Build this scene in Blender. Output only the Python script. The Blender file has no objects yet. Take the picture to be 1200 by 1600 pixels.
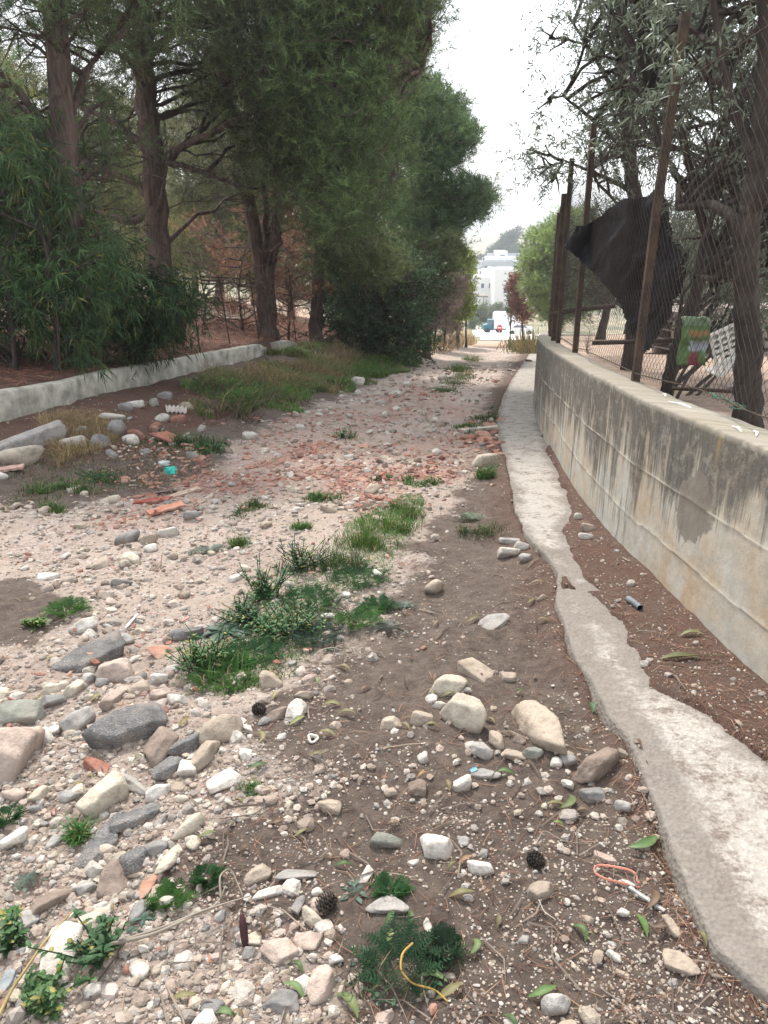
import bpy, math, random
import numpy as np
from mathutils import Vector, Matrix
R = math.radians
S = bpy.context.scene
COL = S.collection
rng = np.random.default_rng(7)
random.seed(7)

# ------------------------------------------------------------------ camera
CAMZ = 1.6; PITCH = R(20.0); F = 1209.0        # F in pixels of the 1200 x 1600 photograph
cam = bpy.data.cameras.new('camera'); camo = bpy.data.objects.new('camera', cam); COL.objects.link(camo)
camo.location = (0, 0, CAMZ); camo.rotation_euler = (R(90) - PITCH, 0, 0)
cam.sensor_fit = 'VERTICAL'; cam.sensor_height = 24.0; cam.lens = F / 1600 * 24.0
cam.clip_start = 0.05; cam.clip_end = 6000
S.camera = camo
# ------------------------------------------------------------------ sky, sun, exposure
SUN_EL, SUN_AZ = R(52), R(-14)                  # high, beyond the end of the track (backlit), a little to the left
w = bpy.data.worlds.new('World'); S.world = w; w.use_nodes = True
wn = w.node_tree.nodes; wl = w.node_tree.links; wn.clear()
sky = wn.new('ShaderNodeTexSky'); sky.sky_type = 'NISHITA'; sky.sun_disc = False
sky.sun_elevation = SUN_EL; sky.sun_rotation = SUN_AZ
sky.air_density = 1.0; sky.dust_density = 4.0; sky.ozone_density = 1.0
veil = wn.new('ShaderNodeMixRGB'); veil.inputs[0].default_value = 0.62   # thin bright cloud over the whole sky
veil.inputs[2].default_value = (10.5, 10.9, 11.3, 1)
bg = wn.new('ShaderNodeBackground'); bg.inputs[1].default_value = 0.13
wo = wn.new('ShaderNodeOutputWorld')
wl.new(sky.outputs[0], veil.inputs[1]); wl.new(veil.outputs[0], bg.inputs[0]); wl.new(bg.outputs[0], wo.inputs[0])
sun = bpy.data.lights.new('sun', 'SUN'); sun.energy = 3.0; sun.angle = R(5); sun.color = (1.0, 0.95, 0.88)
suno = bpy.data.objects.new('sun', sun); COL.objects.link(suno)
sd = Vector((math.sin(SUN_AZ) * math.cos(SUN_EL), math.cos(SUN_AZ) * math.cos(SUN_EL), math.sin(SUN_EL)))
suno.rotation_euler = sd.to_track_quat('Z', 'Y').to_euler()
S.view_settings.view_transform = 'Standard'; S.view_settings.look = 'None'
S.view_settings.gamma = 1.0; S.view_settings.exposure = 0.75
S.cycles.max_bounces = 6; S.cycles.diffuse_bounces = 3; S.cycles.glossy_bounces = 2
S.cycles.transmission_bounces = 4; S.cycles.transparent_max_bounces = 8; S.cycles.volume_bounces = 0

# ------------------------------------------------------------------ numeric helpers
def hash2(ix, iy, s=0):
    h = (ix.astype(np.int64) * 374761393 + iy.astype(np.int64) * 668265263 + s * 974634777) & 0x7fffffff
    h = ((h ^ (h >> 13)) * 1274126177) & 0x7fffffff
    h = h ^ (h >> 16)
    return (h & 0xffff) / 65535.0
def vnoise(x, y, s=0):
    x = np.asarray(x, float); y = np.asarray(y, float)
    ix = np.floor(x); iy = np.floor(y); fx = x - ix; fy = y - iy
    fx = fx * fx * (3 - 2 * fx); fy = fy * fy * (3 - 2 * fy)
    a = hash2(ix, iy, s); b = hash2(ix + 1, iy, s); c = hash2(ix, iy + 1, s); d = hash2(ix + 1, iy + 1, s)
    return (a * (1 - fx) + b * fx) * (1 - fy) + (c * (1 - fx) + d * fx) * fy
def fbm(x, y, s=0, o=4):
    t = 0; a = 0.5
    for k in range(o):
        t = t + a * (vnoise(x * 2 ** k, y * 2 ** k, s + k) - 0.5); a *= 0.5
    return t * 2                                   # about -1..1
def sstep(a, b, x):
    t = np.clip((x - a) / (b - a), 0, 1); return t * t * (3 - 2 * t)

GY = [-40, -5, 1.0, 2.1, 2.7, 3.25, 3.9, 4.8, 6.24, 7.9, 9.9, 13, 36, 60, 110, 140, 175, 230, 330, 460, 700, 1600]
GZ = [.3, .06, .02, 0, -.055, -.095, -.14, -.19, -.30, -.43, -.60, -.94, -3.58, -6.4, -12.3, -15.0, -15.6, -15.0, -11.5, -7.5, -11, -16]
def g(y): return np.interp(y, GY, GZ)
LY = [-4, 7, 7.6, 8.5, 10.3, 12.3, 15.5, 18, 20, 24, 30, 36, 44]
LX = [-4.2, -3.9, -3.72, -3.57, -3.43, -3.05, -2.55, -2.21, -1.6, -.6, .6, 2.2, 4.5]
def lowx(y): return np.interp(y, LY, LX)             # foot of the white kerb wall and of the bank beyond it
def lift(x, y):                                      # the left side of the track lies a little higher
    e = np.interp(y, [2, 5, 7, 8.5, 10.3, 12.3, 15.5, 18, 24, 32, 42], [0, .12, .19, .19, .21, .27, .38, .47, .45, .25, 0]); l = lowx(y)
    return e * sstep(l + 2.6, l + .1, x)
def base(x, y): return g(y) + lift(x, y)
def ray(px, py):
    u = (px - 600) / F; v = (800 - py) / F
    return (u, math.cos(PITCH) + v * math.sin(PITCH), -math.sin(PITCH) + v * math.cos(PITCH))
def at(px, py, Y):                                  # point of the line of sight at distance Y ahead
    r = ray(px, py); t = Y / r[1]; return (r[0] * t, Y, CAMZ + r[2] * t)
def px2g(px, py, off=0.0):                          # where the line of sight meets the base slope
    r = ray(px, py); t = 0.5
    while t < 900:
        if CAMZ + r[2] * t <= float(base(r[0] * t, r[1] * t)) + off: break
        t *= 1.01
    lo, hi = t / 1.01, t
    for _ in range(25):
        m = (lo + hi) / 2
        if CAMZ + r[2] * m <= float(base(r[0] * m, r[1] * m)) + off: hi = m
        else: lo = m
    return (r[0] * hi, r[1] * hi)
# plan of the retaining wall (front face), found from its foot and coping
WY = [-4, 2.0, 4.0, 5.2, 6.3, 8.0, 9.9, 13, 16.3, 24, 36, 46]
WX = [1.45, 1.37, 1.335, 1.38, 1.49, 1.66, 1.93, 2.56, 3.25, 4.85, 7.35, 9.6]
def wallx(y): return np.interp(y, WY, WX)
WH = 0.92; WT = 0.21
def poly_xy(pts, off=0.0): return np.array([px2g(a, b, off) for a, b in pts])
def sdist(P, x, y):                                 # signed distance to polygon P, positive inside
    d = np.full(x.shape, 1e9); ins = np.zeros(x.shape, bool)
    n = len(P)
    for i in range(n):
        ax, ay = P[i]; bx, by = P[(i + 1) % n]
        ex, ey = bx - ax, by - ay; L = ex * ex + ey * ey + 1e-12
        t = np.clip(((x - ax) * ex + (y - ay) * ey) / L, 0, 1)
        d = np.minimum(d, np.hypot(x - ax - t * ex, y - ay - t * ey))
        c = (ay > y) != (by > y)
        with np.errstate(divide='ignore', invalid='ignore'):
            xi = ax + (y - ay) * ex / (ey if abs(ey) > 1e-9 else 1e-9)
        ins ^= c & (x < xi)
    return np.where(ins, d, -d)
def mask(P, x, y, soft=0.08, amp=0.12, fr=3.0, s=0):
    return sstep(-soft, soft, sdist(P, x, y) + amp * fbm(x * fr, y * fr, 31 + s, 4))

# pieces of ground, outlined where they lie
EDGE_A = [(833, 543), (815, 570), (800, 592), (785, 620), (777, 645), (775, 680), (790, 715), (800, 760), (805, 800), (822, 840), (850, 870), (870, 905)]
EDGE_B = [(868, 935), (885, 985), (900, 1030), (925, 1062), (947, 1110), (978, 1150), (1000, 1195), (1020, 1245), (1045, 1315), (1080, 1400), (1120, 1480), (1200, 1555), (1330, 1660)]
E1 = poly_xy(EDGE_A + [(905, 935), (925, 935), (905, 900), (888, 872), (876, 840), (892, 792), (868, 738), (850, 695), (842, 650), (840, 600), (842, 545)], .02)
E2 = poly_xy(EDGE_B + [(1500, 1560), (1300, 1262), (1200, 1195), (1165, 1172), (1135, 1150), (1110, 1120), (1060, 1095), (1020, 1075), (1000, 1045), (985, 1005), (950, 962), (915, 930), (885, 920)], .06)
def soff(y): return np.interp(y, [1.5, 3.6, 4.6, 6, 50], [.075, .065, .03, .02, .015])
SE = sorted([px2g(p[0], p[1], .07 if p[1] > 930 else .02)[::-1] for p in EDGE_A + EDGE_B])
SEY = [-4] + [p[0] for p in SE] + [46]; SEX = [0.62] + [p[1] for p in SE] + [9.0]
def slabx(y): return np.interp(y, SEY, SEX)
GRAVEL = poly_xy([(640, 1700), (560, 1600), (545, 1500), (500, 1420), (430, 1400), (345, 1330), (350, 1250), (390, 1170), (425, 1100), (520, 1020), (560, 960), (640, 860), (690, 790),
                  (740, 735), (765, 690), (768, 650), (772, 610), (785, 580), (812, 545), (690, 542), (655, 560), (600, 590), (520, 625), (430, 660), (380, 690), (290, 735), (180, 770), (60, 790), (-60, 770), (-500, 800), (-900, 1200), (-900, 1800)])
DARKL = poly_xy([(-80, 900), (40, 895), (95, 925), (100, 960), (40, 990), (-80, 1010)])
BRICK1 = poly_xy([(195, 700), (300, 690), (330, 740), (300, 800), (200, 810), (180, 750)])
BRICK2 = poly_xy([(450, 720), (560, 690), (700, 670), (770, 670), (785, 720), (700, 760), (560, 800), (430, 770), (330, 780), (340, 740)])
BRICK3 = poly_xy([(560, 635), (640, 600), (720, 620), (715, 650), (620, 655)])
BRICK4 = poly_xy([(370, 650), (560, 640), (600, 670), (480, 720), (380, 720)])
MIDV = poly_xy([(720, 560), (745, 565), (735, 600), (745, 640), (760, 680), (700, 680), (690, 650), (715, 620), (690, 600)])
NEED = poly_xy([(-100, 680), (100, 640), (200, 612), (300, 590), (330, 650), (290, 690), (150, 715), (-100, 730)])

YNARROW = px2g(885, 905)[1]
def dirtcover(x, y):                                # dirt and needles lying over the concrete footing
    e = np.maximum(sdist(E1, x, y), sdist(E2, x, y)) + 0.055 * fbm(x * 5, y * 5, 51, 5) - .02 * np.exp(-((y - YNARROW) / .33) ** 2)
    return sstep(.015, -.02, e)
BANKP = poly_xy([(300, 600), (420, 575), (470, 548), (560, 545), (650, 548), (655, 562), (600, 590), (560, 605), (500, 625), (430, 650), (350, 655), (310, 640)])
def H(x, y, fine=True):
    x = np.asarray(x, float); y = np.asarray(y, float)
    wx = wallx(y); lx = lowx(y); sx = slabx(y)
    near = sstep(48, 38, y)
    b = g(y) + lift(x, y)
    if fine:
        amp = np.interp(y, [0, 10, 40], [1, 1, 1.6])
        n = .040 * fbm(x * 1.1, y * 1.1, 3, 3) + .030 * fbm(x * 3.5, y * 3.5, 9, 3) + .016 * fbm(x * 14, y * 14, 15, 3)
        # two worn wheel ruts in the rubble
        n = n * amp
    else: n = 0 * x
    z = b + n * sstep(400, 60, y)
    # rubble heap rolling slope towards the left edge of the track
    z = z - .05 * sstep(-.5, -1.5, x - (y - 4) * .06) * near
    z = z + .10 * sstep(lx + 1.3, lx + .2, x) * near
    # left bank held by the kerb wall
    bank = (.26 + .46 * sstep(.1, 3.2, lx - x) + .05 * fbm(x * .6, y * .6, 77, 2)) * near * sstep(lx - .05, lx - np.interp(y, [17.5, 19.5], [.14, 1.6]), x)
    z = z + bank
    bg_ = sstep(-.3, .5, sdist(BANKP, x, y)); z = z + bg_ * (.07 + .12 * fbm(x * 1.3, y * 1.0, 71, 3))
    # broad land to the left is flatter than the track, so that it stands above it further on
    z = z + sstep(lx - 2, lx - 14, x) * np.interp(y, [0, 12, 36, 70, 130, 300], [0, .3, 1.6, 3.5, 6, 2])
    # footing
    on = sstep(sx + .005, sx + .03, x) * sstep(48, 40, y)
    dc = dirtcover(x, y)
    zc = b + soff(y) + .016 + .010 * fbm(x * 9, y * 9, 5, 3) + .02 * sstep(.25, .02, wx - x)
    ze = b + soff(y) - .05
    z = z * (1 - on) + (zc * dc + ze * (1 - dc)) * on
    # low shoulder of dirt leaning on the footing where it is covered
    z = z + dc * .03 * sstep(.16, 0, sx - x) * (x <= sx + .005) * near
    # field behind the retaining wall
    f = sstep(wx + .06, wx + .15, x) * sstep(47, 43, y)
    fz = b + .60 + .04 * fbm(x * .8, y * .8, 61, 3) * (1 if fine else 0) + .02 * np.clip(x - wx, 0, 60)
    z = z * (1 - f) + fz * f
    # hills beyond the valley
    far = sstep(180, 420, y)
    z = z + far * (9 * vnoise(x / 90 + 3.3, y / 140, 5) - 4.5) + far * 16 * sstep(60, 190, x) * sstep(250, 420, y) + far * 10 * sstep(0, -200, x)
    return z
def hz(x, y): return float(H(np.array([x]), np.array([y]))[0])

def tag(o, label=None, cat=None, group=None, kind=None):
    if label: o['label'] = label
    if cat: o['category'] = cat
    if group: o['group'] = group
    if kind: o['kind'] = kind
    return o
def mesh_np(name, V, Fc, mat, col=None, smooth=False, uv=None, attrs=None):
    """V (N,3); Fc (M,k) faces of one size or a list of such arrays; col (N,3)"""
    me = bpy.data.meshes.new(name)
    V = np.asarray(V, np.float32)
    Fs = Fc if isinstance(Fc, list) else [Fc]
    Fs = [np.asarray(f, np.int32) for f in Fs if len(f)]
    loops = np.concatenate([f.ravel() for f in Fs]); tot = np.concatenate([np.full(len(f), f.shape[1], np.int32) for f in Fs])
    st = np.concatenate([[0], np.cumsum(tot)[:-1]]).astype(np.int32)
    me.vertices.add(len(V)); me.vertices.foreach_set('co', V.ravel())
    me.loops.add(len(loops)); me.loops.foreach_set('vertex_index', loops)
    me.polygons.add(len(tot)); me.polygons.foreach_set('loop_start', st); me.polygons.foreach_set('loop_total', tot)
    me.polygons.foreach_set('use_smooth', np.full(len(tot), smooth))
    if col is not None:
        c = np.ones((len(V), 4), np.float32); c[:, :3] = col
        a = me.attributes.new('Col', 'FLOAT_COLOR', 'POINT'); a.data.foreach_set('color', c.ravel())
    if uv is not None:
        u = me.uv_layers.new(name='UVMap'); u.data.foreach_set('uv', np.asarray(uv, np.float32)[loops].ravel())
    for k, v in (attrs or {}).items():
        a = me.attributes.new(k, 'FLOAT', 'POINT'); a.data.foreach_set('value', np.asarray(v, np.float32))
    me.update(calc_edges=True); me.validate()
    if mat: me.materials.append(mat)
    return me
def link(name, me, parent=None, loc=None):
    o = bpy.data.objects.new(name, me); COL.objects.link(o)
    if parent: o.parent = parent
    if loc is not None: o.location = loc
    return o
def empty(name, loc):
    o = bpy.data.objects.new(name, None); o.location = loc; o.empty_display_size = .1; COL.objects.link(o); return o

class MB:                                            # collects vertices, faces (quads and tris) and colours
    def __init__(s): s.V = []; s.Q = []; s.T = []; s.C = []; s.n = 0
    def add(s, V, Q=None, T=None, c=(.5, .5, .5)):
        V = np.asarray(V, float).reshape(-1, 3); k = s.n
        if Q is not None and len(Q): s.Q.append(np.asarray(Q) + k)
        if T is not None and len(T): s.T.append(np.asarray(T) + k)
        s.V.append(V); c = np.asarray(c, float)
        s.C.append(np.broadcast_to(c, (len(V), 3)) if c.ndim == 1 else c); s.n += len(V)
    def tube(s, P, rad, sides=6, c=(.5, .5, .5), cap=True):
        P = np.asarray(P, float); n = len(P); rad = np.broadcast_to(np.asarray(rad, float), (n,))
        T = np.gradient(P, axis=0); T /= np.linalg.norm(T, axis=1)[:, None] + 1e-9
        ref = np.array([0, 0, 1.]) if abs(T[0][2]) < .8 else np.array([1., 0, 0])
        A = np.cross(T, ref); A /= np.linalg.norm(A, axis=1)[:, None] + 1e-9; B = np.cross(T, A)
        th = np.linspace(0, 2 * np.pi, sides, endpoint=False)
        V = P[:, None] + rad[:, None, None] * (np.cos(th)[None, :, None] * A[:, None] + np.sin(th)[None, :, None] * B[:, None])
        i = np.arange(n - 1)[:, None] * sides; j = np.arange(sides)[None]; jn = (j + 1) % sides
        Q = np.stack([i + j, i + jn, i + sides + jn, i + sides + j], -1).reshape(-1, 4)
        V = V.reshape(-1, 3); Tt = []
        if cap:
            V = np.vstack([V, P[0], P[-1]]); a = len(V) - 2
            for q in range(sides):
                Tt.append((a, (q + 1) % sides, q)); Tt.append((a + 1, (n - 1) * sides + q, (n - 1) * sides + (q + 1) % sides))
        s.add(V, Q, Tt, c)
    def box(s, c0, sz, rz=0, c=(.5, .5, .5), M=None):
        x, y, z = np.array(sz) / 2
        V = np.array([(-x, -y, -z), (x, -y, -z), (x, y, -z), (-x, y, -z), (-x, -y, z), (x, -y, z), (x, y, z), (-x, y, z)])
        if M is not None: V = V @ np.array(M).T
        cz, sn = math.cos(rz), math.sin(rz)
        V = V @ np.array([[cz, sn, 0], [-sn, cz, 0], [0, 0, 1]]) + np.array(c0)
        s.add(V, [(0, 3, 2, 1), (4, 5, 6, 7), (0, 1, 5, 4), (1, 2, 6, 5), (2, 3, 7, 6), (3, 0, 4, 7)], None, c)
    def build(s, name, mat, parent=None, smooth=False, loc=None):
        Fs = []
        if s.Q: Fs.append(np.concatenate(s.Q))
        if s.T: Fs.append(np.concatenate(s.T))
        V = np.concatenate(s.V)
        if loc is not None: V = V - np.array(loc)
        return link(name, mesh_np(name, V, Fs, mat, np.concatenate(s.C), smooth), parent, loc if loc is not None else None)

# ------------------------------------------------------------------ materials
class NT:
    def __init__(s, name):
        s.m = bpy.data.materials.new(name); s.m.use_nodes = True; s.t = s.m.node_tree; s.t.nodes.clear()
        s.out = s.n('ShaderNodeOutputMaterial'); s.b = s.n('ShaderNodeBsdfPrincipled'); s.l(s.b.outputs[0], s.out.inputs[0])
        s.b.inputs['Roughness'].default_value = .85
        if 'Specular IOR Level' in s.b.inputs: s.b.inputs['Specular IOR Level'].default_value = .3
    def n(s, t, **k):
        o = s.t.nodes.new(t)
        for a, v in k.items(): setattr(o, a, v)
        return o
    def l(s, a, b): s.t.links.new(a, b)
    def obj(s):
        return s.n('ShaderNodeTexCoord').outputs['Object']
    def pos(s): return s.n('ShaderNodeNewGeometry').outputs['Position']
    def noise(s, vec, scale, detail=4, rough=.55, sc=None, dist=0):
        if sc is not None:
            mp = s.n('ShaderNodeMapping'); mp.inputs['Scale'].default_value = sc; s.l(vec, mp.inputs[0]); vec = mp.outputs[0]
        o = s.n('ShaderNodeTexNoise'); o.inputs['Scale'].default_value = scale; o.inputs['Detail'].default_value = detail
        o.inputs['Roughness'].default_value = rough; o.inputs['Distortion'].default_value = dist; s.l(vec, o.inputs['Vector']); return o.outputs[0]
    def vor(s, vec, scale, feat='F1', out='Distance', rnd=1):
        o = s.n('ShaderNodeTexVoronoi', feature=feat); o.inputs['Scale'].default_value = scale; s.l(vec, o.inputs['Vector']); return o.outputs[out]
    def ramp(s, f, stops):
        o = s.n('ShaderNodeValToRGB'); e = o.color_ramp.elements
        while len(e) < len(stops): e.new(.5)
        for k, (p, c) in enumerate(stops):
            e[k].position = p; e[k].color = (c[0], c[1], c[2], 1) if hasattr(c, '__len__') else (c, c, c, 1)
        s.l(f, o.inputs[0]); return o.outputs[0]
    def mix(s, f, a, b, mode='MIX'):
        o = s.n('ShaderNodeMixRGB', blend_type=mode)
        for i, v in ((0, f), (1, a), (2, b)):
            if hasattr(v, 'links'): s.l(v, o.inputs[i])
            elif i == 0: o.inputs[0].default_value = v
            else: o.inputs[i].default_value = (v[0], v[1], v[2], 1)
        return o.outputs[0]
    def math(s, op, a, b=0.0, clamp=False):
        o = s.n('ShaderNodeMath', operation=op); o.use_clamp = clamp
        for i, v in ((0, a), (1, b)):
            if hasattr(v, 'links'): s.l(v, o.inputs[i])
            else: o.inputs[i].default_value = v
        return o.outputs[0]
    def attr(s, name, out='Color'):
        o = s.n('ShaderNodeAttribute'); o.attribute_name = name; return o.outputs[out]
    def bump(s, h, st=.5, d=.01, prev=None):
        o = s.n('ShaderNodeBump'); o.inputs['Strength'].default_value = st; o.inputs['Distance'].default_value = d; s.l(h, o.inputs['Height'])
        if prev is not None: s.l(prev, o.inputs['Normal'])
        return o.outputs[0]
    def done(s, col, normal=None, rough=None):
        if hasattr(col, 'links'): s.l(col, s.b.inputs['Base Color'])
        else: s.b.inputs['Base Color'].default_value = (*col, 1)
        if normal is not None: s.l(normal, s.b.inputs['Normal'])
        if rough is not None: s.b.inputs['Roughness'].default_value = rough
        return s.m

def m_ground():
    t = NT('ground'); p = t.pos()
    gv = t.attr('gravel', 'Fac'); br = t.attr('brick', 'Fac'); nd = t.attr('needle', 'Fac'); fd = t.attr('field', 'Fac'); dr = t.attr('dry', 'Fac')
    # small loose stones: cells of their own colour
    v1 = t.n('ShaderNodeTexVoronoi'); v1.inputs['Scale'].default_value = 95; t.l(p, v1.inputs['Vector'])
    v2 = t.n('ShaderNodeTexVoronoi'); v2.inputs['Scale'].default_value = 38; t.l(p, v2.inputs['Vector'])
    sep1 = t.n('ShaderNodeSeparateColor'); t.l(v1.outputs['Color'], sep1.inputs[0]); sep2 = t.n('ShaderNodeSeparateColor'); t.l(v2.outputs['Color'], sep2.inputs[0])
    c1 = t.ramp(sep1.outputs[0], [(0, (.24, .19, .16)), (.25, (.38, .31, .26)), (.6, (.50, .43, .375)), (.9, (.62, .56, .51)), (1, (.36, .33, .31))])
    c2 = t.ramp(sep2.outputs[1], [(0, (.28, .22, .185)), (.5, (.45, .38, .33)), (.85, (.60, .54, .49)), (1, (.42, .24, .19))])
    n1 = t.noise(p, 6, 5, .6); n2 = t.noise(p, 1.3, 4, .6)
    gc = t.mix(t.ramp(n1, [(.4, 0), (.6, 1)]), c1, c2)
    fine = t.noise(p, 260, 3, .7)
    sand = t.mix(fine, (.34, .275, .22), (.60, .52, .435))
    gc = t.mix(t.ramp(t.noise(p, 3.1, 4, .65), [(.42, 0), (.58, .85)]), gc, sand)
    gc = t.mix(t.math('MULTIPLY', t.ramp(n2, [(.42, 0), (.66, 1)]), .45), gc, (.25, .195, .155))
    brc = t.mix(sep2.outputs[2], (.30, .14, .105), (.47, .30, .24))
    gc = t.mix(t.math('MULTIPLY', br, t.ramp(n1, [(.34, .25), (.55, .95)])), gc, brc)
    # brown dirt with pale grit in it
    dc = t.mix(t.ramp(t.noise(p, 17, 8, .8), [(.36, 0), (.62, 1)]), (.068, .049, .039), (.185, .140, .112))
    dc = t.mix(t.ramp(n2, [(.38, 0), (.7, .45)]), dc, (.19, .148, .122))
    grit = t.ramp(t.vor(p, 120), [(.13, 1), (.2, 0)]); gsel = t.ramp(sep1.outputs[1], [(.72, 0), (.76, 1)])
    dc = t.mix(t.math('MULTIPLY', grit, t.math('MULTIPLY', gsel, .8)), dc, (.52, .46, .41))
    # litter of brown needles: thin crossed streaks
    w1 = t.noise(p, 60, 2, .5, sc=(6, .7, 1), dist=1.5); w2 = t.noise(p, 60, 2, .5, sc=(.8, 5, 1), dist=1.5)
    st = t.math('MAXIMUM', t.ramp(w1, [(.55, 0), (.64, 1)]), t.ramp(w2, [(.56, 0), (.65, 1)]))
    nc = t.mix(st, (.09, .045, .032), (.24, .125, .088))
    c = t.mix(t.math('MULTIPLY', nd, t.ramp(n1, [(.3, .5), (.6, 1)])), dc, nc)
    e = t.noise(p, 11, 8, .8)
    gm = t.math('ADD', gv, t.math('MULTIPLY', t.math('SUBTRACT', e, .5), 1.9))
    c = t.mix(t.ramp(gm, [(.30, 0), (.68, 1)]), c, gc)
    fc = t.mix(t.ramp(t.noise(p, 5, 6, .7), [(.35, 0), (.65, 1)]), (.36, .25, .18), (.58, .44, .34))
    fc = t.mix(t.ramp(t.noise(p, 30, 4, .7), [(.5, 0), (.7, .6)]), fc, (.16, .10, .07))
    c = t.mix(fd, c, fc)
    yc = t.mix(t.ramp(t.noise(p, .09, 6, .65), [(.4, 0), (.6, 1)]), (.40, .33, .22), (.13, .15, .08))
    c = t.mix(dr, c, yc)
    hgt = t.math('ADD', t.math('MULTIPLY', t.ramp(v1.outputs['Distance'], [(0, 1), (.7, 0)]), .5), t.math('ADD', t.math('MULTIPLY', t.ramp(v2.outputs['Distance'], [(0, 1), (.7, 0)]), .8), t.math('MULTIPLY', fine, .3)))
    b = t.bump(hgt, .6, .007); b = t.bump(t.noise(p, 38, 8, .8), .9, .02, b)
    c = t.mix(1.0, c, t.mix(gv, (.90, .90, .90), (.93, .885, .875)), 'MULTIPLY')
    return t.done(c, b, .95)
def m_rock(name='rock', speck=False, bst=.6):
    t = NT(name); p = t.obj(); c = t.attr('Col')
    n = t.noise(p, 14, 6, .65); n2 = t.noise(p, 70, 4, .7)
    col = t.mix(1.0, c, t.ramp(n, [(.3, (.55, .52, .50)), (.5, (.95, .94, .92)), (.7, (1.12, 1.10, 1.08))]), 'MULTIPLY')
    col = t.mix(t.ramp(n2, [(.50, 0), (.70, .55)]), col, (.23, .18, .145)); col = t.mix(t.ramp(t.noise(p, 6, 5, .7), [(.48, 0), (.66, .6)]), col, (.30, .245, .20))
    if speck:
        v = t.n('ShaderNodeTexVoronoi'); v.inputs['Scale'].default_value = 170; t.l(p, v.inputs['Vector'])
        s_ = t.n('ShaderNodeSeparateColor'); t.l(v.outputs['Color'], s_.inputs[0])
        sp = t.math('MULTIPLY', t.ramp(v.outputs['Distance'], [(.3, 1), (.6, 0)]), t.ramp(s_.outputs[0], [(.3, 0), (.9, 1)]))
        sp = t.math('MULTIPLY', sp, t.ramp(t.noise(p, 25, 4, .7), [(.35, .1), (.6, 1)]))
        col = t.mix(t.math('MULTIPLY', sp, .75), col, (.34, .33, .31))
        b = t.bump(v.outputs['Distance'], .8, .005)
    else: b = t.bump(n2, .4, .003)
    b = t.bump(n, bst, .02, b); b = t.bump(t.noise(p, 38, 5, .75), .8, .008, b)
    return t.done(col, b, .92)
def m_leaf(name, transl=.35, rough=.5):
    t = NT(name); c = t.attr('Col'); p = t.pos()
    col = t.mix(1.0, c, t.ramp(t.noise(p, 9, 3), [(.3, .7), (.7, 1.25)]), 'MULTIPLY')
    t.done(col, None, rough)
    tr = t.n('ShaderNodeBsdfTranslucent'); t.l(col, tr.inputs[0]); mx = t.n('ShaderNodeMixShader'); mx.inputs[0].default_value = transl
    t.l(t.b.outputs[0], mx.inputs[1]); t.l(tr.outputs[0], mx.inputs[2]); t.l(mx.outputs[0], t.out.inputs[0])
    return t.m
def m_bark(name, a, b_, sc=1.0):
    t = NT(name); p = t.obj()
    n = t.noise(p, 13 * sc, 8, .75, sc=(1, 1, .16), dist=.9); n2 = t.noise(p, 2.5, 3)
    col = t.mix(t.ramp(n, [(.35, 0), (.62, 1)]), a, b_)
    col = t.mix(t.ramp(n2, [(.4, 0), (.7, .5)]), col, tuple(x * .6 for x in a))
    return t.done(col, t.bump(n, 1.0, .09), .95)
def m_plain(name, col, rough=.7, var=.25, sc=12, bump=.2, metal=0):
    t = NT(name); p = t.obj(); n = t.noise(p, sc, 5, .65)
    c = t.mix(1.0, col, t.ramp(n, [(.3, 1 - var), (.7, 1 + var)]), 'MULTIPLY'); t.b.inputs['Metallic'].default_value = metal
    return t.done(c, t.bump(n, bump, .01), rough)
def m_col(name, rough=.7, bump=.3, sc=30):
    t = NT(name); p = t.obj(); n = t.noise(p, sc, 5, .65)
    c = t.mix(1.0, t.attr('Col'), t.ramp(n, [(.3, .72), (.7, 1.2)]), 'MULTIPLY')
    return t.done(c, t.bump(n, bump, .004), rough)
def m_rust():
    t = NT('rusty_steel'); p = t.pos(); n = t.noise(p, 9, 6, .7); n2 = t.noise(p, 60, 4, .7)
    c = t.mix(t.ramp(n, [(.4, 0), (.6, 1)]), (.040, .026, .021), (.085, .056, .036))
    c = t.mix(t.ramp(n2, [(.55, 0), (.7, .7)]), c, (.085, .085, .055))
    return t.done(c, t.bump(n2, .5, .002), .8)
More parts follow.
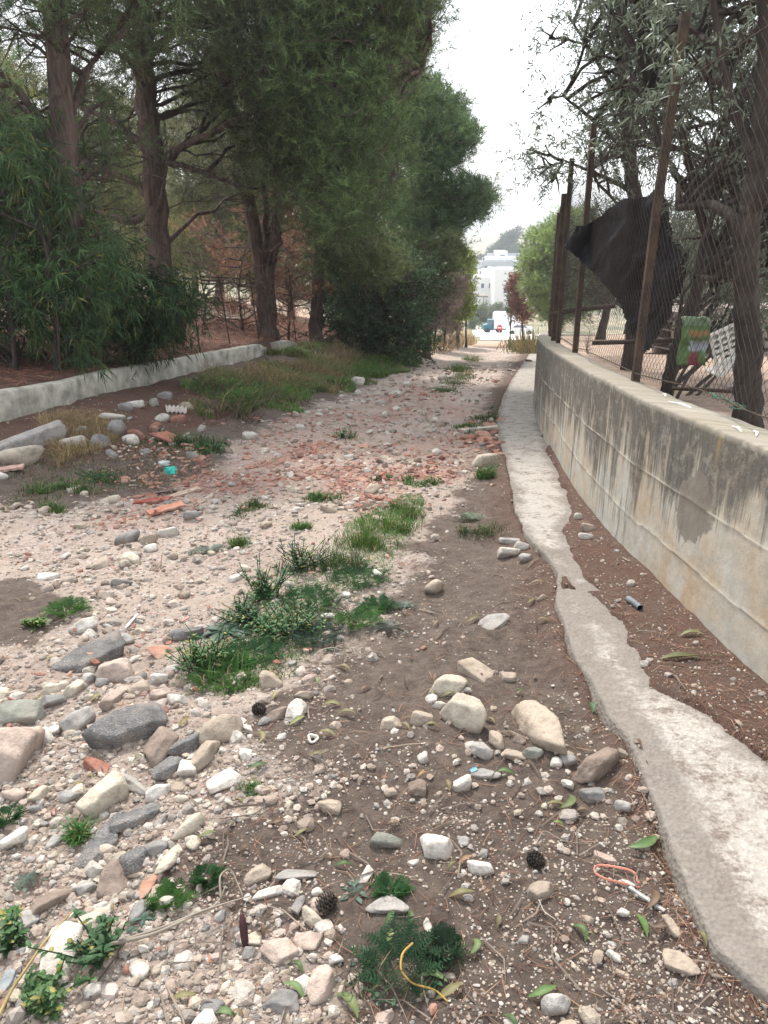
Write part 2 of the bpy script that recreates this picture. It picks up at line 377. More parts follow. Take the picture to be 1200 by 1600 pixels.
def m_wall():
    t = NT('stained_concrete'); uv = t.n('ShaderNodeTexCoord').outputs['UV']
    sp = t.n('ShaderNodeSeparateXYZ'); t.l(uv, sp.inputs[0]); u, v = sp.outputs[0], sp.outputs[1]
    big = t.noise(uv, 1.6, 4, .6); mid = t.noise(uv, 5, 6, .65)
    base = t.mix(t.ramp(big, [(.38, 0), (.62, 1)]), (.48, .455, .39), (.50, .43, .33))
    low = t.math('MULTIPLY', t.ramp(v, [(0, 0), (.12, .9), (.5, .8), (.75, .3)]), t.ramp(mid, [(.35, .1), (.65, .9)]))
    base = t.mix(t.math('MULTIPLY', low, t.ramp(big, [(.38, .1), (.54, 1)])), base, (.46, .325, .20))
    base = t.mix(t.math('MULTIPLY', t.ramp(t.noise(uv, 2.2, 5, .6, sc=(1, .8, 1)), [(.46, 0), (.6, .85)]), t.ramp(v, [(.1, 1), (.5, .8), (.9, .5)])), base, (.52, .51, .46))
    # run-off streaks of black lichen hanging from the coping
    s1 = t.ramp(t.noise(uv, 6, 6, .7, sc=(1.6, .17, 1), dist=.4), [(.34, 0), (.66, 1)]); s2 = t.ramp(t.noise(uv, 24, 4, .7, sc=(2.0, .09, 1)), [(.34, 0), (.66, 1)]); s3 = t.ramp(t.noise(uv, 1.4, 4, .6), [(.36, 0), (.64, 1)])
    k0 = t.math('ADD', t.math('MULTIPLY', s1, .42), t.math('ADD', t.math('MULTIPLY', s2, .18), t.math('MULTIPLY', s3, .25)))
    far_ = t.ramp(t.math('MULTIPLY', u, .05), [(.30, 0), (.42, .16), (.60, .30), (.85, .34)])                                  # more of it further along
    hv = t.ramp(v, [(0, 0), (.35, .10), (.62, .28), (.80, .42), (1, .58)])
    k = t.math('ADD', k0, t.math('ADD', hv, t.math('SUBTRACT', far_, .25)))
    st = t.ramp(k, [(.46, 0), (.54, .45), (.66, .93)])
    st = t.math('MULTIPLY', st, t.ramp(t.noise(uv, 9, 9, .82), [(.36, .30), (.50, 1)]))
    base = t.mix(st, base, t.mix(s2, (.055, .052, .046), (.15, .135, .11)))
    # pale runs where the plaster has flaked inside the dark
    pr = t.math('MULTIPLY', t.ramp(t.noise(uv, 7, 4, .55, sc=(1.5, .30, 1)), [(.61, 0), (.635, .85)]), t.ramp(v, [(.38, 0), (.5, 1), (.92, .6), (.99, 0)]))
    base = t.mix(pr, base, (.46, .39, .30))
    base = t.mix(t.ramp(t.noise(uv, 60, 5, .8), [(.28, .3), (.42, 0)]), base, (.55, .53, .48))
    # ochre lichen
    oc = t.math('MULTIPLY', t.ramp(t.noise(uv, 5, 3, .5, sc=(1.8, .3, 1)), [(.66, 0), (.76, .7)]), t.ramp(v, [(.45, 0), (.7, 1)]))
    base = t.mix(oc, base, (.34, .24, .09))
    # repaired patch
    d = t.n('ShaderNodeVectorMath', operation='DISTANCE'); mp = t.n('ShaderNodeMapping'); mp.inputs['Scale'].default_value = (1, 1.05, 1); t.l(uv, mp.inputs[0])
    t.l(mp.outputs[0], d.inputs[0]); d.inputs[1].default_value = (7.18, .63, 0)
    pt = t.ramp(t.math('ADD', d.outputs['Value'], t.math('MULTIPLY', mid, .3)), [(.33, .9), (.345, 0)])
    base = t.mix(pt, base, (.22, .19, .155))
    # damp foot
    base = t.mix(t.ramp(t.math('ADD', v, t.math('MULTIPLY', mid, .15)), [(.08, .75), (.17, 0)]), base, (.36, .355, .34))
    base = t.mix(t.ramp(t.noise(uv, 45, 4, .7), [(.62, 0), (.75, .5)]), base, (.12, .10, .08))
    base = t.mix(1.0, base, t.ramp(t.noise(uv, 9, 8, .78), [(.30, .70), (.70, 1.10)]), 'MULTIPLY')
    base = t.mix(t.math('MULTIPLY', t.attr('joint', 'Fac'), t.ramp(t.noise(uv, 4, 4, .7), [(.3, .25), (.6, .8)])), base, t.mix(t.ramp(t.noise(uv, 3, 2), [(.45, 0), (.55, 1)]), (.16, .13, .10), (.62, .58, .48)))
    grd = t.attr('cap', 'Fac')
    cap = t.mix(t.ramp(t.noise(uv, 10, 5, .7), [(.35, 0), (.65, 1)]), (.20, .175, .14), (.36, .325, .27))
    cap = t.mix(t.ramp(t.noise(uv, 2, 3), [(.45, 0), (.7, .6)]), cap, (.20, .18, .11))
    col = t.mix(grd, base, cap)
    b = t.bump(t.noise(uv, 8, 6, .7), .35, .012); b = t.bump(t.noise(uv, 120, 3, .7), .35, .002, b)
    return t.done(col, b, .92)
def m_footing():
    t = NT('rough_concrete'); p = t.pos()
    v = t.n('ShaderNodeTexVoronoi'); v.inputs['Scale'].default_value = 75; t.l(p, v.inputs['Vector'])
    s_ = t.n('ShaderNodeSeparateColor'); t.l(v.outputs['Color'], s_.inputs[0])
    c = t.ramp(s_.outputs[0], [(0, (.34, .31, .28)), (.4, (.44, .41, .375)), (1, (.60, .575, .54))])
    c = t.mix(.55, c, t.mix(t.noise(p, 180, 3, .7), (.36, .335, .30), (.56, .53, .49)))
    dirt = t.ramp(t.math('ADD', t.math('MULTIPLY', t.noise(p, 7, 6, .75), .7), t.math('MULTIPLY', t.noise(p, 40, 4, .75), .4)), [(.55, 0), (.66, .85)])
    c = t.mix(dirt, c, (.17, .13, .105))
    du = t.math('ADD', t.attr('dust', 'Fac'), t.math('MULTIPLY', t.math('SUBTRACT', t.noise(p, 28, 7, .8), .5), 1.6)); du = t.math('ADD', du, t.math('MULTIPLY', t.math('SUBTRACT', t.noise(p, 6, 6, .75), .5), 1.1)); c = t.mix(t.ramp(du, [(.30, 0), (.85, .9)]), c, t.mix(t.noise(p, 60, 4, .7), (.125, .104, .088), (.36, .325, .29)))
    side = t.attr('side', 'Fac'); c = t.mix(side, c, t.mix(t.noise(p, 12, 5), (.22, .19, .16), (.34, .31, .27)))
    b = t.bump(v.outputs['Distance'], .6, .006); b = t.bump(t.noise(p, 25, 5, .7), .5, .01, b)
    c = t.mix(1.0, c, (.80, .79, .77), 'MULTIPLY')
    return t.done(c, b, .92)

M = dict(ground=m_ground(), rock=m_rock(), asphalt=m_rock('asphalt', True), wall=m_wall(), footing=m_footing(), leaf=m_leaf('leaf'), needle=m_leaf('pine_needle', .25, .6),
         olive=m_leaf('olive_leaf', .25, .45), bark=m_bark('pine_bark', (.070, .046, .036), (.24, .175, .145)), obark=m_bark('olive_bark', (.055, .043, .036), (.13, .105, .085)),
         rust=m_rust(), white=m_plain('limewash', (.40, .375, .315), .9, .5, 5, .8), render=m_plain('house_render', (.80, .80, .79), .9, .05, 3), glass=m_plain('window_glass', (.10, .13, .17), .2, .1),
         net=None, plastic=m_col('coloured_plastic', .45, .2), col=m_col('painted_surface', .6, .2), wood=m_plain('weathered_wood', (.26, .22, .20), .9, .35, 20, .4),
         straw=m_leaf('dry_stalk', .2, .8), teal=m_plain('teal_paint', (.008, .11, .15), .35, .05), tyre=m_plain('tyre_rubber', (.02, .02, .02), .9), van=m_plain('white_body', (.82, .82, .82), .4, .03))
# ------------------------------------------------------------------ the ground, one sheet to the horizon
def grow(a, first, k, lim):
    out = [a]; st = first
    while abs(out[-1]) < lim: out.append(out[-1] + st); st *= k
    return out
ys = [-40, -25, -14, -8, -4, -2, -1, -.4, 0, .3, .55]
while ys[-1] < 48: ys.append(ys[-1] + max(.011, .0062 * ys[-1]))
while ys[-1] < 1500: ys.append(ys[-1] * 1.05)
ys = np.array(ys)
xs = np.concatenate([np.array(grow(-3.6, -.03, 1.09, 1400))[::-1], np.arange(-3.58, 1.75, .018), np.array(grow(1.76, .03, 1.07, 1400))])
# columns lean to the right with the track, so that the fine ones stay on it
shift = np.interp(ys, [0, 10, 40, 60, 140], [0, .5, 5.2, 7, 0])
wide = np.interp(ys, [0, 10, 40, 60], [1, 1.0, 1.35, 1.6])
XX = np.where(np.abs(xs)[None, :] < 60, xs[None, :] * wide[:, None] + shift[:, None], xs[None, :] * 1.6)
YY = np.broadcast_to(ys[:, None], XX.shape)
X, Y = XX.ravel(), YY.ravel()
Z = H(X, Y)
nx, ny = len(xs), len(ys)
i = np.arange(ny - 1)[:, None] * nx; j = np.arange(nx - 1)[None]
Q = np.stack([i + j, i + j + 1, i + nx + j + 1, i + nx + j], -1).reshape(-1, 4)
def zones(X, Y):
    nearm = Y < 60
    out = {}
    gv = np.zeros_like(X); gv[nearm] = mask(GRAVEL, X[nearm], Y[nearm], np.interp(Y[nearm], [1, 6, 30], [.16, .35, .9]), .35, 2.6, 1)
    gv[nearm] *= 1 - mask(DARKL, X[nearm], Y[nearm], .06, .12, 4, 2)
    gv = np.maximum(gv, sstep(34, 38, Y) * sstep(90, 60, Y) * 0)
    bk = np.zeros_like(X)
    for k, Pp in enumerate((BRICK1, BRICK2, BRICK3, BRICK4)): bk[nearm] = np.maximum(bk[nearm], mask(Pp, X[nearm], Y[nearm], .25, .4, 2, 3 + k))
    bk = bk * (.30 + .70 * sstep(-.2, .25, fbm(X * 1.5, Y * 1.5, 91, 4)))
    lx = lowx(Y); wx = wallx(Y); sx = slabx(Y)
    nd = sstep(lx + .1, lx - .15, X) * sstep(lx - 5, lx - 3, X)
    nd = np.maximum(nd, .75 * sstep(sx - .12, sx + .02, X) * sstep(wx + .3, wx, X))
    nd = np.maximum(nd, .6 * sstep(sx - .3, sx, X) * sstep(2.2, 3.5, Y) * sstep(wx + .3, wx, X))
    nd[nearm] = np.maximum(nd[nearm], mask(NEED, X[nearm], Y[nearm], .15, .3, 2, 8))
    gv = gv * (1 - nd)
    gv = np.where(X < lx, 0, gv) * sstep(sx + .02, sx - .1, X)
    fd = np.maximum(sstep(wx + .1, wx + .4, X), sstep(lx - 3.5, lx - 6, X)) * sstep(60, 45, Y)
    fd = np.maximum(fd, sstep(40, 46, Y) * sstep(70, 60, Y))
    dry = sstep(60, 75, Y) * (1 - .0 * X)
    return gv, bk, nd * (1 - fd), fd, dry
gv, bk, nd, fd, dry = zones(X, Y)
o = link('ground', mesh_np('ground', np.stack([X, Y, Z], 1), Q, M['ground'], None, True, None, dict(gravel=gv, brick=bk, needle=nd, field=fd, dry=dry)))
tag(o, kind='structure')

# the concrete footing beside the wall, mostly under dirt
fy = np.concatenate([np.arange(-2, .8, .1), np.arange(.8, 9, .02), np.arange(9, 44, .08)])
prof = np.array([0, .004, .02, .06, .12, .2, .3, .4, .5, .6, .7, .8, .9, 1.0])
V = []; SD = []; DU = [fy * 0 + 1, fy * 0 + 1]
sx = slabx(fy) + .008 * fbm(fy * 3, fy * 0 + 4, 3, 3) + .007 * fbm(fy * 14, fy * 0 + 9, 5, 3) + .008 * np.maximum(0, fbm(fy * 5, fy * 0 + 3, 8, 3))
wx = wallx(fy) + .06; zt = g(fy) + soff(fy)
V.append(np.stack([sx - .02, fy, zt - .16], 1)); SD.append(fy * 0 + 1)
V.append(np.stack([sx - .008 - .01 * vnoise(fy * 9, fy * 0), fy, zt - .06], 1)); SD.append(fy * 0 + 1)
for k, q in enumerate(prof):
    x = sx * (1 - q) + wx * q
    DU.append(np.clip(sstep(.13, -.02, np.maximum(sdist(E1, x, fy), sdist(E2, x, fy)) + .07 * fbm(x * 6, fy * 6, 151, 4)) + .85 * sstep(.20, .05, x - sx) * sstep(3.4, 2.2, fy) + .45 * np.exp(-((fy - 3.1) / .5) ** 2), 0, 1))
    V.append(np.stack([x, fy, zt - (.014 if k == 0 else 0) + .007 * fbm(x * 12, fy * 12, 21, 3) + .004 * fbm(x * 50, fy * 50, 22, 2)], 1)); SD.append(fy * 0 + (.6 if k == 0 else 0))
nr = len(V); V = np.stack(V, 1).reshape(-1, 3); SD = np.stack(SD, 1).ravel()
i = np.arange(len(fy) - 1)[:, None] * nr; j = np.arange(nr - 1)[None]
Q = np.stack([i + j, i + j + 1, i + nr + j + 1, i + nr + j], -1).reshape(-1, 4)
o = link('kerb', mesh_np('kerb', V, Q, M['footing'], None, True, None, dict(side=SD, dust=np.stack(DU, 1).ravel()))); tag(o, kind='structure')

# the retaining wall
wy = np.concatenate([np.arange(-4, 12, .04), np.arange(12, 44.01, .12)])
d = np.hypot(np.gradient(wallx(wy)), np.gradient(wy)); s_ = np.cumsum(d) - d[0]
tx = np.gradient(wallx(wy)) / d; ty = np.gradient(wy) / d         # tangent
nx_, ny_ = -ty, tx                                                # outward, towards the track
panel = np.floor(s_ / 2.6); off1 = .57 + .012 * (hash2(panel, panel * 0, 1) - .5); off2 = .285 + .02 * (hash2(panel, panel * 0, 2) - .5)
def jl(off, dd): return off + dd
cols_ = []
for hh, out, cap in [(-.25, 0, 0), (0, 0, 0), (off2 - .10, 0, 0), (off2 - .030, 0, 0), (off2 - .007, 0, 0), (off2 - .003, .0010, -1), (off2 + .003, .0010, -1), (off2 + .007, 0, 0), (off2 + .03, 0, 0), (off2 + .13, 0, 0), (off1 - .03, 0, 0), (off1 - .007, 0, 0), (off1 - .003, .0010, -1), (off1 + .003, .0010, -1),
                   (off1 + .007, 0, 0), (off1 + .03, 0, 0), (off1 + .15, 0, 0), (WH - .06, 0, 0), (WH - .03, 0, 0), (WH - .010, -.002, .5), (WH, -.012, 1), (WH + .004, -.05, 1), (WH + .004, -.12, 1), (WH, -WT + .01, 1), (WH - .015, -WT, 1), (.3, -WT, 1)]:
    hh = hh + 0 * wy
    rough = .004 * fbm(s_ * 4, hh * 6, 90, 4) + .010 * fbm(s_ * 1.3, hh * 1.3, 95, 2)
    rz = np.where(hh > WH - .012, .006 * fbm(s_ * 12, hh * 9 + out * 60, 93, 3), 0)
    oo = out + rough + (.006 * fbm(s_ * 18, s_ * 0, 97, 3) if abs(out + .012) < .001 else 0)
    cols_.append((np.stack([wallx(wy) + nx_ * oo, wy + ny_ * oo, g(wy) + hh + rz], 1), s_ + (0 if out > -.02 else -out), hh / WH, cap))
nr = len(cols_); V = np.stack([c[0] for c in cols_], 1).reshape(-1, 3)
UV = np.stack([np.stack([c[1] + 0 * wy for c in cols_], 1).ravel(), np.stack([c[2] for c in cols_], 1).ravel()], 1)
CP = np.stack([wy * 0 + c[3] for c in cols_], 1).ravel()
i = np.arange(len(wy) - 1)[:, None] * nr; j = np.arange(nr - 1)[None]
Q = np.stack([i + j, i + nr + j, i + nr + j + 1, i + j + 1], -1).reshape(-1, 4)
root = empty('retaining_wall', (1.4, 2, -.05)); tag(root, 'long curved grey concrete retaining wall stained black by run-off, beside the track', 'wall')
def child(o, root):
    o.parent = root; o.matrix_parent_inverse = Matrix.Translation(-root.location); return o
child(link('wall_face', mesh_np('wall_face', V, Q, M['wall'], None, True, UV, dict(cap=np.clip(CP, 0, 1), joint=np.clip(-CP, 0, 1)))), root)
mb = MB()
P = np.array([at(905, y_, 5.02) for y_ in (632, 650, 700, 735)])
P[:, 0] = wallx(P[:, 1]) - .004
# splashes of white paint on the coping
def wall_pt(Y, back=0.0, up=0.0):
    k = np.interp(Y, wy, np.arange(len(wy))); k0 = int(k)
    return np.array([wallx(Y) - nx_[k0] * back, Y - ny_[k0] * back, g(Y) + WH + up])
for Y_, b0, b1, dy in [(4.02, .14, .15, .10), (3.62, .12, .09, .22), (3.0, .12, .07, -.12), (2.98, .06, .08, .13), (2.62, .1, .05, .1)]:
    a = wall_pt(Y_, b0, .008); b = wall_pt(Y_ + dy, b1, .008); m = (a + b) / 2 + np.array([.012, .01, .001])
    mb.tube([a, m, b], [.004, .006, .002], 5, (.75, .74, .70))
child(mb.build('paint_drip', M['col']), root)

# low white kerb wall on the left bank
def lowwall(name, y0, y1, h, th, label, seed, lean=0, dx=0.0, mat='white'):
    yy = np.arange(y0, y1, .07); x = lowx(yy) + dx; t = 1
    top = h + .015 * fbm(yy * .8, yy * 0, seed, 2) + .008 * fbm(yy * 6, yy * 0, seed + 1, 2)
    ends = sstep(y1, y1 - .5, yy) * .35 + .65
    top = top * ends; gz = base(lowx(yy), yy) + .06
    cs = []
    for q, (a, b) in enumerate([(0, -.25), (.0, .0), (-.006, .5), (-.012, .93), (-.03, 1.0), (-.5 * th, 1.02), (-th + .02, 1.0), (-th, .9), (-th, -.25)]):
        rr = .008 * fbm(yy * 2, yy * 0 + q * .3, seed + 3, 3)
        cs.append(np.stack([x + a + lean * b * h + rr, yy, gz + b * top + rr * .5], 1))
    n = len(cs); V = np.stack(cs, 1).reshape(-1, 3)
    i = np.arange(len(yy) - 1)[:, None] * n; j = np.arange(n - 1)[None]
    Q = np.stack([i + j, i + j + 1, i + n + j + 1, i + n + j], -1).reshape(-1, 4)
    capF = [list(range(n))[::-1], [(len(yy) - 1) * n + k for k in range(n)]]
    o = link(name, mesh_np(name, V, [Q, np.array(capF)], M[mat], None, True)); tag(o, label, 'low wall'); return o
lowwall('low_wall', 6.4, 16.4, .25, .22, 'long whitewashed low kerb wall holding the needle covered bank on the left', 200)
lowwall('low_wall', 17.0, 18.6, .22, .22, 'short broken end of the white kerb wall beside the green grass', 230)
# ------------------------------------------------------------------ foliage kit
def unit(v): return v / (np.linalg.norm(v, axis=-1, keepdims=True) + 1e-9)
def rdir(n, r=None): return unit((r or rng).normal(size=(n, 3)))
def twigs_in_blob(c, r, n, up=.35, flat=.75, rr=rng):
    d = rdir(n, rr); ns = max(3, min(9, n // 14)); sc_ = rdir(ns, rr) * r * (.45 + .4 * rr.random((ns, 1))) * np.array([1, 1, flat]); si = rr.integers(0, ns, n)
    p = np.array(c) + sc_[si] + d * (r * .42 * rr.random(n) ** .6)[:, None] * np.array([1, 1, flat])
    t = unit(d * .9 + rr.normal(size=(n, 3)) * .45 + np.array([0, 0, up]))
    return p, t
def needles(P, T, m, nl, nw, tl, col, var=.25, rr=rng, droop=0):
    """m needles round each twig"""
    n = len(P); k = rr.random((n, m)) ** .8
    base = P[:, None] + T[:, None] * (k * tl)[..., None]
    dd = unit(T[:, None] * .75 + rr.normal(size=(n, m, 3)) * .55 + np.array([0, 0, -droop]))
    L = nl * (.7 + .6 * rr.random((n, m, 1)))
    side = unit(np.cross(dd, rr.normal(size=(n, m, 3)))) * nw / 2
    V = np.stack([base - side, base + side, base + dd * L], 2).reshape(-1, 3)
    Fc = np.arange(len(V)).reshape(-1, 3)
    cc = np.array(col) * (1 + var * rr.normal(size=(n, 1, 1))) * (1 + .12 * rr.normal(size=(n, m, 1)))
    cc = np.clip(cc + np.array([.02, .012, 0]) * np.clip(rr.normal(size=(n, 1, 1)), 0, 2) * .5, .004, 1)
    C = np.repeat(cc.reshape(-1, 1, 3), 3, 1).reshape(-1, 3)
    return V, Fc, C
def leaves(P, T, m, ll, lw, tl, col, var=.25, droop=.3, rr=rng, spread=.8, bend=.3, start=.1, col2=None, p2=.1):
    """m leaves along each twig, each a bent diamond of two quads"""
    n = len(P); k = start + (1 - start) * rr.random((n, m))
    base = P[:, None] + T[:, None] * (k * tl)[..., None]
    dd = unit(T[:, None] * .5 + rr.normal(size=(n, m, 3)) * spread + np.array([0, 0, -droop]))
    L = ll * (.6 + .7 * rr.random((n, m, 1)))
    side = unit(np.cross(dd, rr.normal(size=(n, m, 3))))
    nor = np.cross(dd, side); wv = side * lw / 2 * (.8 + .4 * rr.random((n, m, 1)))
    dn = np.array([0, 0, -1.]) * bend
    a = base; b = base + dd * L * .45; e = base + dd * L + dn * L
    b = b + dn * L * .18
    V = np.stack([a, b - wv, e, b + wv], 2).reshape(-1, 3)
    ii = np.arange(len(V) // 4)[:, None] * 4
    Fc = np.concatenate([ii + np.array([[0, 1, 2]]), ii + np.array([[0, 2, 3]])])
    cc = np.array(col) * (1 + var * rr.normal(size=(n, 1, 1))) * (1 + .18 * rr.normal(size=(n, m, 1)))
    if col2 is not None: cc = np.where(rr.random((n, m, 1)) < p2, np.array(col2) * (.8 + .4 * rr.random((n, m, 1))), cc)
    cc = np.clip(cc, .004, 1)
    C = np.repeat(cc.reshape(-1, 1, 3), 4, 1).reshape(-1, 3)
    return V, Fc, C
def inpoly(P, x, y):
    return sdist(np.array(P, float), np.array([x], float), np.array([y], float))[0]
def blobs_in(poly, Y0, Y1, r, n, rr, inset=.55):
    """foliage masses filling the outline poly, with real depth between Y0 and Y1"""
    A = np.array(poly, float); lo, hi = A.min(0), A.max(0); out = []; tries = 0
    while len(out) < n and tries < n * 60:
        tries += 1
        p = lo + (hi - lo) * rr.random(2); Yd = Y0 + (Y1 - Y0) * rr.random(); r_ = r * (.7 + .6 * rr.random())
        rp = r_ * F / Yd
        if inpoly(A, *p) < rp * inset: 
            continue
        q = np.array(at(p[0], p[1], Yd))
        if any(np.linalg.norm(q - b[0]) < .55 * (r_ + b[1]) * .8 for b in out): 
            if tries < n * 30: continue
        out.append((q, r_))
    return out
def limb(mb, a, b, r0, r1, sag=.1, c=(.5, .5, .5), rr=rng, seg=7, sides=6, wob=.05):
    a = np.array(a, float); b = np.array(b, float); L = np.linalg.norm(b - a); t = np.linspace(0, 1, seg)[:, None]
    P = a + (b - a) * t + np.array([0, 0, -1]) * (sag * L * 4 * t * (1 - t)) + rr.normal(size=(seg, 3)) * wob * L * .3 * np.sin(np.pi * t)
    mb.tube(P, np.linspace(r0, r1, seg), sides, c); return P
BK = (.5, .5, .5)
def tree(name, label, cat, trunk, rad, blobs, kind, seed, group=None, dens=1.0, col=(.05, .075, .035), extra=None, mat=None, bark='bark', bare=0, sc=1.0, root=None, limb_r=.045, nw=.0095):
    """trunk: list of polylines (first is the main one) with radii; blobs: foliage masses"""
    rr = np.random.default_rng(seed); base = np.array(trunk[0][0]); root = empty(name, base); tag(root, label, cat, group)
    mb = MB(); allp = []
    for P, (r0, r1) in zip(trunk, rad):
        P = np.array(P, float); n = max(12, len(P) * 6)
        u = np.linspace(0, len(P) - 1, n); Ps = np.stack([np.interp(u, np.arange(len(P)), P[:, k]) for k in range(3)], 1)
        if n > 6:
            for _ in range(3): Ps[1:-1] = (Ps[:-2] + 2 * Ps[1:-1] + Ps[2:]) / 4
        Ps[1:-1] += rr.normal(size=(n - 2, 3)) * r0 * .10
        rd = np.linspace(r0, r1, n); rd[0] *= 1.35; rd[1] *= 1.12
        if np.allclose(P[0], base): Ps[0][2] -= .2
        mb.tube(Ps, rd, 12, BK); allp.append(Ps)
    AP = np.concatenate(allp)
    mbl = MB()
    for q, r_ in blobs:
        dz = AP[:, 2] - (q[2] - .35 * np.linalg.norm(AP[:, :2] - q[:2], axis=1))
        a = AP[np.argmin(np.linalg.norm(AP - q, axis=1) + np.abs(dz) * .8)]
        LP_ = limb(mbl, a, q, limb_r * sc * (.5 + .4 * rr.random() + .08 * np.linalg.norm(a - q)), .012 * sc, .04 * rr.normal(), BK, rr)
        for _ in range(4):
            e = q + rdir(1, rr)[0] * r_ * .75; st = LP_[rr.integers(3, 7)]
            limb(mbl, st, e, .014 * sc, .004 * sc, .05 * rr.normal(), BK, rr, 5, 4)
    for _ in range(bare):                      # dead bare branches low on the trunk
        a = AP[rr.integers(int(len(AP) * (.12 if kind != 'olive' else .3)), int(len(AP) * .8))]; d = rdir(1, rr)[0]; d[2] = abs(d[2]) * .4 - .1 + (.4 if kind == 'olive' else 0)
        if kind == 'olive' and d[0] < 0: d[0] = -d[0]
        P_ = limb(mbl, a, a + d * (0.7 + 1.6 * rr.random()) * sc, .022 * sc, .004, -.06 * rr.random(), BK, rr, 7, 5, .12)
        for _ in range(5):
            s0 = P_[rr.integers(2, 7)]; limb(mbl, s0, s0 + unit(d + rr.normal(size=3) * .6) * (.25 + .5 * rr.random()) * sc, .007, .002, .05, BK, rr, 5, 3, .15)
    child(mb.build('trunk', M[bark], None, True), root)
    if mbl.n: child(mbl.build('branches', M[bark], None, True), root)
    Vs, Fs, Cs, k = [], [], [], 0
    for q, r_ in blobs:
        nt = max(int(dens * 150 * (r_ / sc) ** 2), 22)
        if kind == 'pine':
            p, t = twigs_in_blob(q, r_, nt, .45, .7, rr); v, f_, c = needles(p, t, 20, (.125 * sc), nw * sc, .28 * sc, np.array(col) * (.85 + .6 * rr.random()), .34, rr)
        elif kind == 'olive':
            p, t = twigs_in_blob(q, r_, nt, .1, .9, rr); v, f_, c = leaves(p, t, 16, .062 * sc, .013 * sc, .30 * sc, np.array(col) * (.8 + .4 * rr.random()), .2, .15, rr, .7, .1)
        elif kind == 'acacia':
            p, t = twigs_in_blob(q, r_, nt, -.1, .95, rr); v, f_, c = leaves(p, t, 14, .15 * sc, .013 * sc, .38 * sc, np.array(col) * (.65 + .7 * rr.random()), .28, .75, rr, .75, .3, .05, (.20, .20, .05), .07)
        else:
            p, t = twigs_in_blob(q, r_, nt, .3, .85, rr); v, f_, c = leaves(p, t, 14, .085 * sc, .035 * sc, .28 * sc, np.array(col) * (.75 + .5 * rr.random()), .22, .2, rr, .8, .1)
        Vs.append(v); Fs.append(f_ + k); Cs.append(c); k += len(v)
    if Vs:
        V = np.concatenate(Vs) ; me = mesh_np('crown', V, np.concatenate(Fs), M[mat or {'pine': 'needle', 'olive': 'olive'}.get(kind, 'leaf')], np.concatenate(Cs))
        child(link('crown', me), root)
    return root
def gp(px, py, Y): 
    p = at(px, py, Y); return (p[0], Y, hz(p[0], Y))
def tp(pts, Y, dY=0):                        # trunk polyline from picture points at depth Y; first point dropped to the ground
    out = [gp(pts[0][0], pts[0][1], Y)]
    for k, (a, b) in enumerate(pts[1:]): out.append(at(a, b, Y + dY * (k + 1)))
    return out
PG = (.042, .062, .030)
rr = np.random.default_rng(5)
# --- pines of the left bank
T1Y, T2Y, T3Y = 10.4, 15.0, 18.6
tree('pine_tree', 'tall pine with a pale smooth trunk rising from behind the leafy bush at the left', 'pine tree',
     [tp([(128, 585), (118, 420), (108, 300), (95, 150), (80, -60), (70, -330)], T1Y), [at(106, 270, T1Y), at(60, 180, T1Y), at(0, 110, T1Y - .4), at(-60, 60, T1Y - .6)], [at(102, 205, T1Y), at(130, 120, T1Y + .3), at(165, 70, T1Y + .4)], [at(104, 250, T1Y - .1), at(90, 275, T1Y - .5), at(62, 300, T1Y - .8)]],
     [(.165, .125), (.06, .02), (.06, .02), (.035, .02)],
     blobs_in([(-140, -420), (330, -420), (300, -30), (230, 40), (150, 60), (90, 30), (20, 90), (-30, 230), (-160, 240)], 9.2, 12.5, .62, 78, rr, .25)
     + blobs_in([(-120, 100), (90, 60), (200, 130), (220, 300), (60, 330), (-100, 330)], 11.4, 13.5, .35, 26, rr, .1), 'pine', 11, 'pines of the left bank', 1.3, (.10, .145, .06), bare=9, nw=.008)
tree('pine_tree', 'thick dark leaning pine trunk with long level limbs, second from the left edge', 'pine tree',
     [tp([(270, 540), (255, 440), (243, 330), (236, 230), (225, 100), (212, -80), (200, -300)], T2Y), [at(238, 320, T2Y), at(215, 285, T2Y), at(150, 262, T2Y), at(110, 240, T2Y + .5)], [at(241, 330, T2Y), at(200, 350, T2Y), at(130, 320, T2Y + .5)],
      [at(240, 260, T2Y), at(290, 225, T2Y), at(350, 200, T2Y - .3), at(400, 165, T2Y - .5)], [at(238, 250, T2Y), at(300, 262, T2Y), at(370, 290, T2Y)], [at(236, 240, T2Y), at(180, 190, T2Y), at(120, 165, T2Y)],
      [at(248, 330, T2Y - .5), at(256, 290, T2Y - .7), at(262, 250, T2Y - .9)]],
     [(.235, .15), (.08, .03), (.08, .03), (.08, .03), (.06, .02), (.08, .03), (.04, .015)],
     blobs_in([(60, -420), (470, -420), (480, 60), (420, 150), (330, 160), (270, 120), (200, 130), (150, 90), (90, 60)], 13.0, 17.5, .8, 125, rr, .2)
     + blobs_in([(110, 100), (250, 120), (480, 100), (470, 330), (380, 300), (330, 230), (200, 250), (180, 420), (110, 430)], 15.5, 18.5, .5, 46, rr, .15), 'pine', 12, 'pines of the left bank', 1.1, (.105, .13, .06), bare=22)
